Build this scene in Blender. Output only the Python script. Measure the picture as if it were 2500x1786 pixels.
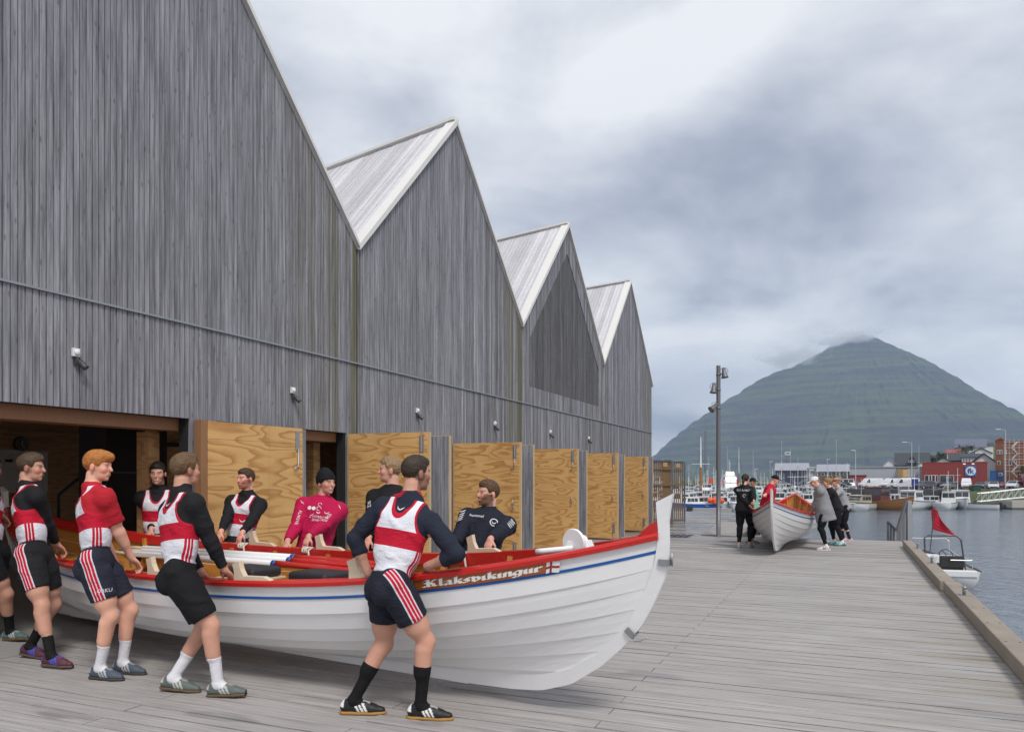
import bpy, bmesh, math, random
import numpy as np
from mathutils import Vector, Matrix, noise as mnoise
from mathutils.bvhtree import BVHTree
R = math.radians
random.seed(7)
SC = bpy.context.scene
for o in list(bpy.data.objects): bpy.data.objects.remove(o)
COL = SC.collection
# ---------------------------------------------------------------- camera
F = 1884.0; CH = 1.63; U0 = 1250.0; V0 = 1168.0
cam = bpy.data.cameras.new('camera'); camo = bpy.data.objects.new('camera', cam); COL.objects.link(camo)
camo.location = (0, 0, CH); camo.rotation_euler = (R(90), 0, 0)
cam.sensor_width = 36; cam.lens = 36 * F / 2500; cam.shift_y = (V0 - 893) / 2500
cam.clip_start = .05; cam.clip_end = 30000
SC.camera = camo
# ---------------------------------------------------------------- world
HAZE = 1.35e-4
SUN_EL, SUN_AZ = R(52), R(160)      # azimuth clockwise from +Y (the view direction)
W = bpy.data.worlds.new('World'); SC.world = W; W.use_nodes = True
def N(nt, t, ins=None, **pr):
    n = nt.nodes.new(t)
    for k, v in pr.items(): setattr(n, k, v)
    for k, v in (ins or {}).items():
        s = n.inputs[k]
        if isinstance(v, bpy.types.NodeSocket): nt.links.new(v, s)
        else:
            if hasattr(s.default_value, '__len__') and not hasattr(v, '__len__'): v = (v,) * len(s.default_value)
            if hasattr(s.default_value, '__len__') and len(s.default_value) == 4 and len(v) == 3: v = tuple(v) + (1,)
            s.default_value = v
    return n
def M(nt, op, a, b=0, c=None, clamp=False):
    ins = {0: a, 1: b}
    if c is not None: ins[2] = c
    return N(nt, 'ShaderNodeMath', ins, operation=op, use_clamp=clamp).outputs[0]
def VM(nt, op, a, b=None, out=0, **k):
    ins = {0: a}
    if b is not None: ins[1] = b
    ins.update(k)
    return N(nt, 'ShaderNodeVectorMath', ins, operation=op).outputs[out]
def RAMP(nt, fac, stops, interp='LINEAR'):
    n = N(nt, 'ShaderNodeValToRGB', {0: fac}); cr = n.color_ramp; cr.interpolation = interp
    while len(cr.elements) < len(stops): cr.elements.new(.5)
    for e, (p, c) in zip(cr.elements, stops):
        e.position = p; e.color = (c if hasattr(c, '__len__') else (c, c, c)) + ((1,) if not hasattr(c, '__len__') or len(c) == 3 else ())
    return n.outputs[0]
def MIX(nt, fac, a, b, mode='MIX'):
    n = N(nt, 'ShaderNodeMix', data_type='RGBA', blend_type=mode)
    for i, v in ((0, fac), (6, a), (7, b)):
        s = n.inputs[i]
        if isinstance(v, bpy.types.NodeSocket): nt.links.new(v, s)
        else: s.default_value = v if i == 0 else (tuple(v) + (1,) if len(v) == 3 else v)
    return n.outputs[2]
def NOISE(nt, vec, scale, detail=4, rough=.55, dist=0, dim='3D', out=0):
    ins = {'Scale': scale, 'Detail': detail, 'Roughness': rough, 'Distortion': dist}
    if vec is not None: ins['Vector'] = vec
    return N(nt, 'ShaderNodeTexNoise', ins, noise_dimensions=dim).outputs[out]
nt = W.node_tree; nt.nodes.clear()
sky = N(nt, 'ShaderNodeTexSky', sky_type='NISHITA', sun_disc=False, sun_elevation=SUN_EL, sun_rotation=SUN_AZ, air_density=1.2, dust_density=2.5)
gen = N(nt, 'ShaderNodeTexCoord').outputs['Generated']
sx = N(nt, 'ShaderNodeSeparateXYZ', {0: gen})
zz = M(nt, 'ADD', M(nt, 'MAXIMUM', sx.outputs[2], 0), .34)
cu = M(nt, 'DIVIDE', sx.outputs[0], zz); cv = M(nt, 'DIVIDE', sx.outputs[1], zz)
cvec = N(nt, 'ShaderNodeCombineXYZ', {0: cu, 1: cv, 2: 0.0}).outputs[0]
cvec = VM(nt, 'ADD', cvec, (7.7, 19.2, 12.1))
big = NOISE(nt, VM(nt, 'MULTIPLY', cvec, (.62, 1.0, 1)), .62, 3, .5, .35)
mid = NOISE(nt, VM(nt, 'MULTIPLY', cvec, (.8, 1.0, 1)), 1.7, 8, .52, .5)
cl = M(nt, 'ADD', M(nt, 'MULTIPLY', big, .50), M(nt, 'MULTIPLY', mid, .50))
hz = M(nt, 'MULTIPLY', M(nt, 'POWER', M(nt, 'SUBTRACT', 1, M(nt, 'MAXIMUM', sx.outputs[2], 0)), 14), .12)
lump = NOISE(nt, VM(nt, 'MULTIPLY', cvec, (.9, 1.0, 1)), 5.2, 6, .6, .3)
cl = M(nt, 'ADD', M(nt, 'ADD', cl, hz), M(nt, 'MULTIPLY', M(nt, 'SUBTRACT', lump, .5), .13))
ccol = RAMP(nt, cl, [(.36, (.205, .225, .29)), (.435, (.325, .35, .425)), (.50, (.55, .57, .625)), (.59, (.83, .835, .85))])
skc = N(nt, 'ShaderNodeVectorMath', {0: sky.outputs[0], 'Scale': .10}, operation='SCALE').outputs[0]
wc = MIX(nt, .92, skc, ccol)
bg = N(nt, 'ShaderNodeBackground', {0: wc, 1: .78})
N(nt, 'ShaderNodeOutputWorld', {0: bg.outputs[0]})
# ---------------------------------------------------------------- sun behind thin cloud
sl = bpy.data.lights.new('sun', 'SUN'); sl.energy = 1.5; sl.angle = R(15); sl.color = (1, .965, .92)
so = bpy.data.objects.new('sun', sl); COL.objects.link(so)
so.rotation_euler = (R(90) - SUN_EL, 0, -SUN_AZ + math.pi)
vs = SC.view_settings; vs.view_transform = 'Standard'; vs.look = 'None'; vs.exposure = .62; vs.gamma = 1; vs.use_curve_mapping = False
SC.cycles.volume_bounces = 2
# ---------------------------------------------------------------- helpers
def px(u, v, Y): return Vector(((u - U0) / F * Y, Y, CH + (V0 - v) / F * Y))
def gz(u, v, z=0): Y = (CH - z) * F / (v - V0); return Vector(((u - U0) / F * Y, Y, z))
FP0 = Vector((-2.556, 11.8, 0)); FD = Vector((.3974, .9176, 0)).normalized(); FN = Vector((FD.y, -FD.x, 0))
def fw(t, n, z): return FP0 + FD * t + FN * n + Vector((0, 0, z))
def tag(o, label=None, cat=None, group=None, kind=None):
    if label: o['label'] = label
    if cat: o['category'] = cat
    if group: o['group'] = group
    if kind: o['kind'] = kind
    return o
def empty(name, loc, label=None, cat=None, group=None, rz=0):
    o = bpy.data.objects.new(name, None); COL.objects.link(o); o.location = loc; o.rotation_euler = (0, 0, rz); o.empty_display_size = .1
    return tag(o, label, cat, group)
def copy_tree(o, parent=None):
    c = o.copy(); COL.objects.link(c)
    if parent is not None: c.parent = parent
    for ch in o.children: copy_tree(ch, c)
    return c
def link(name, me, mats, parent=None, smooth=False):
    if not isinstance(mats, (list, tuple)): mats = [mats]
    for m in mats: me.materials.append(m)
    if smooth: me.polygons.foreach_set('use_smooth', [True] * len(me.polygons))
    o = bpy.data.objects.new(name, me); COL.objects.link(o)
    if parent is not None: o.parent = parent
    return o
class MB:
    """collects faces; build() links them as one mesh object, shifted into the parent's frame when world=True"""
    def __init__(s): s.v = []; s.f = []; s.m = []; s.mi = 0
    def face(s, pts):
        b = len(s.v); s.v += [tuple(p) for p in pts]; s.f.append(tuple(range(b, b + len(pts)))); s.m.append(s.mi)
    def grid(s, rows, closed=False):
        b = len(s.v); n = len(rows[0])
        for r in rows: s.v += [tuple(p) for p in r]
        for i in range(len(rows) - 1):
            for j in range(n if closed else n - 1):
                k = (j + 1) % n
                s.f.append((b + i * n + j, b + i * n + k, b + (i + 1) * n + k, b + (i + 1) * n + j)); s.m.append(s.mi)
    def hexa(s, p):       # 8 points: bottom 0-3 (ccw seen from above), top 4-7
        b = len(s.v); s.v += [tuple(q) for q in p]
        for f in ((3, 2, 1, 0), (4, 5, 6, 7), (0, 1, 5, 4), (1, 2, 6, 5), (2, 3, 7, 6), (3, 0, 4, 7)):
            s.f.append(tuple(b + i for i in f)); s.m.append(s.mi)
    def box(s, x0, x1, y0, y1, z0, z1, fn=None):
        p = [(x0, y0, z0), (x1, y0, z0), (x1, y1, z0), (x0, y1, z0), (x0, y0, z1), (x1, y0, z1), (x1, y1, z1), (x0, y1, z1)]
        s.hexa([fn(*q) for q in p] if fn else p)
    def bar(s, a, b, w, h, up=(0, 0, 1)):
        a = Vector(a); b = Vector(b); d = (b - a).normalized(); up = Vector(up)
        if abs(d.dot(up)) > .98: up = Vector((1, 0, 0))
        x = d.cross(up).normalized() * w / 2; y = x.cross(d).normalized() * h / 2
        s.hexa([a - x - y, a + x - y, b + x - y, b - x - y, a - x + y, a + x + y, b + x + y, b - x + y])
    def tube(s, pts, r, n=8, caps=True, up=(0, 0, 1)):
        pts = [Vector(p) for p in pts]; m = len(pts); rr = r if hasattr(r, '__len__') else [r] * m
        rows = []; prev = None
        for i, p in enumerate(pts):
            d = (pts[min(i + 1, m - 1)] - pts[max(i - 1, 0)]).normalized()
            if prev is None:
                u = Vector(up)
                if abs(d.dot(u)) > .95: u = Vector((1, 0, 0))
                x = d.cross(u).normalized()
            else: x = (prev - d * prev.dot(d)).normalized()
            prev = x; y = x.cross(d)
            rows.append([p + (x * math.cos(2 * math.pi * k / n) + y * math.sin(2 * math.pi * k / n)) * rr[i] for k in range(n)])
        s.grid(rows, True)
        if caps: s.face(rows[0]); s.face(rows[-1][::-1])
    def lathe(s, prof, c=(0, 0, 0), ax=(0, 0, 1), n=16):
        c = Vector(c); ax = Vector(ax).normalized(); u = Vector((1, 0, 0)) if abs(ax.x) < .9 else Vector((0, 1, 0))
        x = ax.cross(u).normalized(); y = ax.cross(x)
        rows = [[c + ax * h + (x * math.cos(2 * math.pi * k / n) + y * math.sin(2 * math.pi * k / n)) * max(r, 1e-4) for k in range(n)] for r, h in prof]
        s.grid(rows, True); s.face(rows[0]); s.face(rows[-1][::-1])
    def prism(s, poly, off):
        off = Vector(off); a = [Vector(p) for p in poly]; b = [p + off for p in a]
        s.face(a[::-1]); s.face(b)
        for i in range(len(a)): j = (i + 1) % len(a); s.face([a[i], a[j], b[j], b[i]])
    def build(s, name, mats, parent=None, smooth=False, world=True, fix=True):
        me = bpy.data.meshes.new(name); vv = s.v
        if parent is not None and world:
            mw = wmat(parent).inverted(); vv = [tuple(mw @ Vector(p)) for p in s.v]
        me.from_pydata(vv, [], s.f); me.polygons.foreach_set('material_index', s.m)
        if fix:
            bm = bmesh.new(); bm.from_mesh(me); bmesh.ops.remove_doubles(bm, verts=bm.verts, dist=1e-5); bmesh.ops.recalc_face_normals(bm, faces=bm.faces); bm.to_mesh(me); bm.free()
        return link(name, me, mats, parent, smooth)
def wmat(o):
    m = Matrix.LocRotScale(o.location, o.rotation_euler, o.scale)
    return wmat(o.parent) @ m if o.parent else m
def bevel(o, w=.004, seg=1, ang=35):
    m = o.modifiers.new('bevel', 'BEVEL'); m.width = w; m.segments = seg; m.limit_method = 'ANGLE'; m.angle_limit = R(ang); return o
# ---------------------------------------------------------------- materials
MATS = {}
def newmat(name):
    m = bpy.data.materials.new(name); m.use_nodes = True; nt = m.node_tree; nt.nodes.clear()
    b = N(nt, 'ShaderNodeBsdfPrincipled'); o = N(nt, 'ShaderNodeOutputMaterial', {0: b.outputs[0]}); MATS[name] = m
    return m, nt, b
def setp(nt, b, **k):
    for n, v in k.items():
        s = b.inputs[n.replace('_', ' ')]
        if isinstance(v, bpy.types.NodeSocket): nt.links.new(v, s)
        else: s.default_value = (tuple(v) + (1,) if hasattr(v, '__len__') and len(v) == 3 and len(s.default_value) == 4 else v)
def island(nt): return N(nt, 'ShaderNodeNewGeometry').outputs['Random Per Island']
def bump(nt, b, h, strength=.3, dist=.01):
    n = N(nt, 'ShaderNodeBump', {'Height': h, 'Strength': strength, 'Distance': dist}); nt.links.new(n.outputs[0], b.inputs['Normal'])
def fcoord(nt):      # (t, n, z) along / out of the boathouse front, metres
    p = N(nt, 'ShaderNodeNewGeometry').outputs['Position']; q = VM(nt, 'SUBTRACT', p, tuple(FP0))
    t = VM(nt, 'DOT_PRODUCT', q, tuple(FD), out=1); n = VM(nt, 'DOT_PRODUCT', q, tuple(FN), out=1)
    z = N(nt, 'ShaderNodeSeparateXYZ', {0: p}).outputs[2]
    return N(nt, 'ShaderNodeCombineXYZ', {0: t, 1: n, 2: z}).outputs[0], t, n, z
def mat(name, col, rough=.55, var=.12, scale=9, isl=0, metal=0, bmp=.06, spec=.5, stretch=None, coat=0, detail=4):
    if name in MATS: return MATS[name]
    m, nt, b = newmat(name)
    tc = N(nt, 'ShaderNodeTexCoord').outputs['Object']
    v = VM(nt, 'MULTIPLY', tc, stretch) if stretch else tc
    nz = NOISE(nt, v, scale, detail, .6)
    f = M(nt, 'ADD', M(nt, 'MULTIPLY', nz, 2 * var), 1 - var)
    if isl:
        f = M(nt, 'MULTIPLY', f, M(nt, 'ADD', M(nt, 'MULTIPLY', island(nt), 2 * isl), 1 - isl))
    c = N(nt, 'ShaderNodeVectorMath', {0: tuple(col), 'Scale': f}, operation='SCALE').outputs[0]
    setp(nt, b, Base_Color=c, Roughness=M(nt, 'ADD', M(nt, 'MULTIPLY', nz, .25), max(rough - .12, .03)), Metallic=metal, Specular_IOR_Level=spec, Coat_Weight=coat)
    if bmp: bump(nt, b, nz, bmp, .01)
    return m
def glassmat(name, col=(.03, .035, .04), rough=.06):
    if name in MATS: return MATS[name]
    m, nt, b = newmat(name); nz = NOISE(nt, N(nt, 'ShaderNodeTexCoord').outputs['Object'], 2.0, 2)
    setp(nt, b, Base_Color=N(nt, 'ShaderNodeVectorMath', {0: col, 'Scale': M(nt, 'ADD', nz, .5)}, operation='SCALE').outputs[0], Roughness=rough, Specular_IOR_Level=.7)
    return m
# weathered vertical cladding
def wood_facade(name, base, dark, island_var=.22, algae=True, stk=.40):
    m, nt, b = newmat(name); v, t, n, z = fcoord(nt); il = island(nt)
    off = N(nt, 'ShaderNodeCombineXYZ', {0: 0.0, 1: 0.0, 2: M(nt, 'MULTIPLY', il, 37.0)}).outputs[0]
    g = VM(nt, 'ADD', VM(nt, 'MULTIPLY', v, (30, 30, 1.3)), off)
    n1 = NOISE(nt, g, 1.0, 6, .65)
    fine = NOISE(nt, VM(nt, 'MULTIPLY', g, (3.2, 3.2, 5)), 1.0, 3, .6)
    kn = N(nt, 'ShaderNodeTexVoronoi', {'Vector': VM(nt, 'ADD', VM(nt, 'MULTIPLY', v, (14, 14, 4.0)), off), 'Scale': 1.0}).outputs[0]
    knot = RAMP(nt, kn, [(.05, 1.0), (.17, 0.0)])
    patch = NOISE(nt, VM(nt, 'MULTIPLY', v, (1.0, 1.0, .35)), 1.1, 4, .55)
    streak = NOISE(nt, VM(nt, 'ADD', VM(nt, 'MULTIPLY', v, (5, 5, .22)), off), 1.0, 4, .6)
    c = MIX(nt, RAMP(nt, n1, [(.30, 0.0), (.68, 1.0)]), dark, base)
    c = N(nt, 'ShaderNodeVectorMath', {0: c, 'Scale': M(nt, 'ADD', M(nt, 'MULTIPLY', RAMP(nt, streak, [(.3, 0.0), (.7, 1.0)]), stk), 1 - stk * .55)}, operation='SCALE').outputs[0]
    f = M(nt, 'MULTIPLY', M(nt, 'ADD', M(nt, 'MULTIPLY', il, 2 * island_var), 1 - island_var), M(nt, 'ADD', M(nt, 'MULTIPLY', patch, .3), .85))
    f = M(nt, 'MULTIPLY', f, M(nt, 'ADD', M(nt, 'MULTIPLY', fine, .6), .70))
    c = N(nt, 'ShaderNodeVectorMath', {0: c, 'Scale': f}, operation='SCALE').outputs[0]
    c = MIX(nt, M(nt, 'MULTIPLY', knot, .6), c, (.045, .042, .045))
    if algae:
        # algae grows below the valleys and along the far verge of each gable
        ph = M(nt, 'FRACT', M(nt, 'DIVIDE', M(nt, 'SUBTRACT', t, .29 - 66.4), 6.64))
        near = RAMP(nt, ph, [(.0, 1.0), (.025, .0), (.70, .0), (.90, .7), (1.0, 1.0)])
        st = NOISE(nt, VM(nt, 'MULTIPLY', v, (9, 9, .12)), 1.0, 3, .6)
        am = M(nt, 'MULTIPLY', near, RAMP(nt, st, [(.46, 0.0), (.60, 1.0)]))
        c = MIX(nt, M(nt, 'MULTIPLY', am, .8), c, (.115, .105, .035))
    setp(nt, b, Base_Color=c, Roughness=.82, Specular_IOR_Level=.25)
    bump(nt, b, M(nt, 'ADD', n1, M(nt, 'MULTIPLY', fine, .4)), .35, .004)
    return m
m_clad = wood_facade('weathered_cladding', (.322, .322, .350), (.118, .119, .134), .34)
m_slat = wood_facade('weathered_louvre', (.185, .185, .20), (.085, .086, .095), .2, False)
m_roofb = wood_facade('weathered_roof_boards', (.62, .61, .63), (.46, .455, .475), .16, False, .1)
m_black = mat('flat_black', (.012, .012, .014), .8, .2)  # plain black; also the dark backing behind the board grooves
# plywood with cathedral grain
def plywood(name, c0, c1, k=1.0):
    m, nt, b = newmat(name); v, t, n, z = fcoord(nt); il = island(nt)
    off = N(nt, 'ShaderNodeCombineXYZ', {0: M(nt, 'MULTIPLY', il, 20.0), 1: M(nt, 'MULTIPLY', il, 9.0), 2: M(nt, 'MULTIPLY', il, 31.0)}).outputs[0]
    q = VM(nt, 'ADD', VM(nt, 'MULTIPLY', v, (.5, .75, 3.4)), off)
    q = VM(nt, 'ADD', q, VM(nt, 'MULTIPLY', N(nt, 'ShaderNodeTexNoise', {'Vector': VM(nt, 'MULTIPLY', v, (2, 2.5, 6)), 'Scale': 1.0, 'Detail': 3}).outputs[1], (.16, .16, .16)))
    big = NOISE(nt, q, .85, 2, .5)
    ring = M(nt, 'FRACT', M(nt, 'MULTIPLY', big, M(nt, 'ADD', M(nt, 'MULTIPLY', il, 9.0), 8.0)))
    fib = NOISE(nt, VM(nt, 'MULTIPLY', v, (8, 10, 160)), 1.0, 3, .6)
    pmask = None
    r2 = RAMP(nt, ring, [(0, 0.0), (.5, .2), (.86, 1.0), (.93, .9), (1.0, 0.0)])
    c = MIX(nt, r2, c0, c1)
    pat = NOISE(nt, VM(nt, 'MULTIPLY', v, (.8, .8, .8)), 1.6, 3)
    f = M(nt, 'MULTIPLY', M(nt, 'ADD', M(nt, 'MULTIPLY', fib, .35), .82), M(nt, 'ADD', M(nt, 'MULTIPLY', pat, .4), .8))
    f = M(nt, 'MULTIPLY', f, M(nt, 'ADD', M(nt, 'MULTIPLY', il, .16), .92))
    c = N(nt, 'ShaderNodeVectorMath', {0: c, 'Scale': f}, operation='SCALE').outputs[0]
    setp(nt, b, Base_Color=c, Roughness=.55, Specular_IOR_Level=.35); bump(nt, b, fib, .08, .002)
    return m
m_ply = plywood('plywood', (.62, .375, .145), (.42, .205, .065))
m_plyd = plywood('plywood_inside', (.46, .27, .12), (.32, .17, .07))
m_pine = mat('pine_edge', (.50, .36, .20), .6, .15, 6, .1, stretch=(4, 4, .6))
m_jamb = mat('brown_timber_jamb', (.26, .13, .06), .6, .2, 5, .1, stretch=(6, 6, .6))
m_flash = mat('pale_roof_flashing', (.70, .69, .66), .45, .06, 3)
m_zinc = mat('galvanised_steel', (.36, .37, .38), .42, .15, 14, 0, .75)
m_greysteel = mat('grey_painted_steel', (.155, .155, .165), .42, .08, 6, 0, .3)
m_darkmetal = mat('dark_grey_metal', (.05, .05, .055), .45, .1, 8)
m_whitepl = mat('white_plastic', (.72, .73, .72), .4, .04, 8)
m_black_r = mat('black_rubber', (.018, .018, .02), .6, .2, 20)
# deck
def deckmat(name):
    m, nt, b = newmat(name); v, t, n, z = fcoord(nt); il = island(nt)
    off = N(nt, 'ShaderNodeCombineXYZ', {0: M(nt, 'MULTIPLY', il, 53.0), 1: M(nt, 'MULTIPLY', il, 17.0), 2: 0.0}).outputs[0]
    g = VM(nt, 'ADD', VM(nt, 'MULTIPLY', v, (55, 1.3, 8)), off)
    n1 = NOISE(nt, g, 1.0, 6, .65)
    fine = NOISE(nt, VM(nt, 'MULTIPLY', g, (5, 4, 1)), 1.0, 3, .6)
    patch = NOISE(nt, VM(nt, 'MULTIPLY', v, (1.0, .55, 1)), 1.0, 4, .6)
    c = MIX(nt, RAMP(nt, n1, [(.22, 0.0), (.78, 1.0)]), (.175, .162, .155), (.49, .465, .45))
    f = M(nt, 'MULTIPLY', M(nt, 'ADD', M(nt, 'MULTIPLY', il, .62), .69), M(nt, 'ADD', M(nt, 'MULTIPLY', patch, .5), .75))
    f = M(nt, 'MULTIPLY', f, M(nt, 'ADD', M(nt, 'MULTIPLY', fine, .45), .78))
    c = N(nt, 'ShaderNodeVectorMath', {0: c, 'Scale': f}, operation='SCALE').outputs[0]
    # yellow-green algae towards the water side, damp stains
    al = M(nt, 'MULTIPLY', RAMP(nt, M(nt, 'DIVIDE', n, 9.0), [(.72, 0.0), (.92, 1.0)]), RAMP(nt, NOISE(nt, VM(nt, 'MULTIPLY', v, (5, .8, 1)), 1.0, 3), [(.45, 0.0), (.68, 1.0)]))
    c = MIX(nt, M(nt, 'MULTIPLY', al, .45), c, (.20, .165, .07))
    # rain water still standing near the boathouse corner
    wz = M(nt, 'MULTIPLY', RAMP(nt, M(nt, 'DIVIDE', t, 40.0), [(.22, 0.0), (.33, 1.0)]), RAMP(nt, M(nt, 'DIVIDE', n, 9.0), [(.38, 1.0), (.6, 0.0)]))
    wet = M(nt, 'MULTIPLY', wz, RAMP(nt, NOISE(nt, VM(nt, 'MULTIPLY', v, (1.4, .35, 1)), 1.0, 3), [(.42, 0.0), (.52, 1.0)]))
    sp = RAMP(nt, NOISE(nt, VM(nt, 'MULTIPLY', v, (2.4, .8, 1)), 1.0, 2), [(.655, 0.0), (.70, 1.0)])
    wet = M(nt, 'MAXIMUM', wet, M(nt, 'MULTIPLY', sp, .55))
    c = MIX(nt, M(nt, 'MULTIPLY', wet, .55), c, (.09, .09, .095))
    setp(nt, b, Base_Color=c, Roughness=M(nt, 'SUBTRACT', .72, M(nt, 'MULTIPLY', wet, .55)), Specular_IOR_Level=.4)
    bump(nt, b, M(nt, 'ADD', n1, M(nt, 'MULTIPLY', fine, .5)), M(nt, 'SUBTRACT', .4, M(nt, 'MULTIPLY', wet, .3)), .004)
    return m
m_deck = deckmat('weathered_deck')
m_beam = mat('weathered_kerb_timber', (.30, .255, .205), .75, .35, 3, .12, stretch=(1, 1, 3))
m_conc = mat('concrete', (.30, .29, .28), .85, .2, 4)
# ================================================================= SETTING
WZ = -3.4
# ---- water
m, nt, b = newmat('harbour_water')
p = N(nt, 'ShaderNodeNewGeometry').outputs['Position']
w1 = NOISE(nt, VM(nt, 'MULTIPLY', p, (1.0, .55, 1)), 1.5, 4, .6, .4)
w2 = NOISE(nt, VM(nt, 'MULTIPLY', p, (1.0, .6, 1)), .22, 3, .5)
setp(nt, b, Base_Color=(.12, .15, .18), Roughness=.12, Specular_IOR_Level=.55, IOR=1.33)
bump(nt, b, M(nt, 'ADD', w1, M(nt, 'MULTIPLY', w2, 1.2)), .6, .2)
m_water = m
mb = MB(); mb.face([(-1400, -60, WZ), (3900, -60, WZ), (3900, 5950, WZ), (-1400, 5950, WZ)])
tag(mb.build('water', m_water, fix=False), 'rippled grey harbour water', kind='structure')
# ---- deck: planks run out from the boathouse, joints line up every second board
deck = empty('deck', fw(0, 0, 0)); tag(deck, 'weathered timber deck in front of the boathouses', kind='structure')
PITCH, GAP = .16, .010
def deck_limits(t):
    if t < 12.75: return (0.02, 8.36)
    if t < 20.4: return (0.02, 4.15)
    return (-9, 4.15)
rest = MB(); drng = random.Random(3); cnt = 0
i0 = int(-8.6 / PITCH); i1 = int(29.2 / PITCH)
for i in range(i0, i1):
    t0 = i * PITCH; a, bq = deck_limits(t0 + .08)
    cuts = [a]
    for c in ([2.37, 5.52] if i % 2 else [4.07]):
        if a + .3 < c < bq - .3: cuts.append(c)
    c = -1.3
    while c > a + .3:
        cuts.append(c - (1.8 if i % 2 else 0)); c -= 3.6
    cuts = sorted(set([q for q in cuts if a <= q < bq])) + [bq]
    for n0, n1 in zip(cuts[:-1], cuts[1:]):
        if n1 - n0 < .05: continue
        dz = drng.uniform(-.003, .003); j = drng.choice([0, 0, .003, .006, .014])
        near = t0 < 7.4
        mb = MB() if near else rest
        mb.box(t0 + GAP / 2 + j, t0 + PITCH - GAP / 2, n0 + .004, n1 - .004, -.045, dz, fw)
        if near: mb.build('plank', m_deck, deck); cnt += 1
tag(rest.build('plank', m_deck, deck), kind='stuff')
mb = MB(); mb.box(-8.7, 12.7, .03, 8.33, -.5, -.06, fw); mb.box(12.702, 29.1, -9, 4.12, -.5, -.0605, fw)
mb.build('deck_joists', m_black, deck)
# timber quay wall under the deck edge (faces the slip)
mb = MB()
for k in range(0, 27):
    mb.box(12.72, 12.76, 4.2 + k * .16, 4.35 + k * .16, -3.8, -.08, fw)
for k in range(0, 100):
    mb.box(12.8 + k * .16, 12.95 + k * .16, 4.13, 4.17, -3.8, -.08, fw)
mb.build('quay_boards', m_deck, deck)
# ---- kerb beams along the deck edge
for (ta, tb, n0, col) in ((2.95, 10.9, 8.28, 0), (-2.95, 2.86, 8.32, 1), (-8.6, -2.97, 8.30, 0)):
    mb = MB(); mb.box(ta, tb, n0, n0 + .20, .004, .155, fw)
    o = mb.build('kerb_beam', m_beam); bevel(o, .012, 2)
    tag(o, {2.95: 'weathered kerb beam on the deck edge running up to the steel railing', -2.95: 'long weathered kerb beam with screw pairs beside the water', -8.6: 'brown kerb beam butting the screwed one at the deck edge'}[ta], 'kerb beam', 'kerb beams along the deck edge')
    mb2 = MB(); k = ta + .35
    while k < tb - .1:
        for dn in (.045, .155):
            mb2.lathe([(.0, 0), (.013, 0), (.013, .003), (0, .003)], fw(k, n0 + dn, .154), (0, 0, 1), 8)
        k += 1.0
    s = mb2.build('screw_heads', m_darkmetal); w = s.data; s.parent = o; s['kind'] = 'stuff'
# ---- mooring cleats
def cleat(p, label):
    e = empty('mooring_cleat', p, label, 'cleat', 'galvanised cleats on the kerb beams')
    mb = MB(); mb.box(-.07, .07, -.045, .045, 0, .008, lambda x, y, z: p + FD * x + FN * y + Vector((0, 0, z)))
    mb.build('base_plate', m_zinc, e)
    for s in (-.028, .028):
        mb = MB(); q = p + FD * s
        mb.lathe([(.017, 0.008), (.017, .085), (.026, .095), (.026, .11), (.012, .115)], q, n=12); mb.build('post', m_zinc, e, True)
    mb = MB(); mb.tube([p - FD * .07 + Vector((0, 0, .06)), p + FD * .07 + Vector((0, 0, .06))], .011); mb.build('cross_bar', m_zinc, e, True)
for (u, v, lb) in ((2354, 1452, 'galvanised mooring cleat on the long screwed kerb beam'), (2275, 1374, 'galvanised mooring cleat on the far kerb beam beside the boat with a red flag'), (2240, 1338, 'small galvanised mooring cleat on the far kerb beam near the steel railing')):
    q = gz(u, v, .155); cleat(q, lb)
# ---- mountain: stepped basalt cone, ~730 m
MY = 3900.0; mk = MY / F
pk = Vector(((2105 - U0) * mk, MY, 0)); PH = (V0 - 818) * mk
def prof(pts, r):
    for (r0, h0), (r1, h1) in zip(pts[:-1], pts[1:]):
        if r <= r1: return h0 + (h1 - h0) * (r - r0) / (r1 - r0)
    return pts[-1][1]
PL = [(r * .96, h) for r, h in [(0, 354), (40, 338), (77, 324), (121, 303), (196, 266), (231, 258), (262, 244), (300, 220), (341, 194), (416, 143), (451, 116), (482, 90), (510, 63), (575, 14), (640, -8), (4200, -30)]]
PR = [(0, 354), (28, 345), (55, 325), (120, 276), (205, 200), (228, 172), (300, 98), (350, 46), (410, 8), (490, -8), (4000, -30)]
PF = [(0, 354), (60, 318), (140, 275), (230, 205), (330, 135), (430, 78), (520, 35), (620, 2), (760, -12), (4000, -30)]
rows = []; NA, NR = 420, 150
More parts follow.
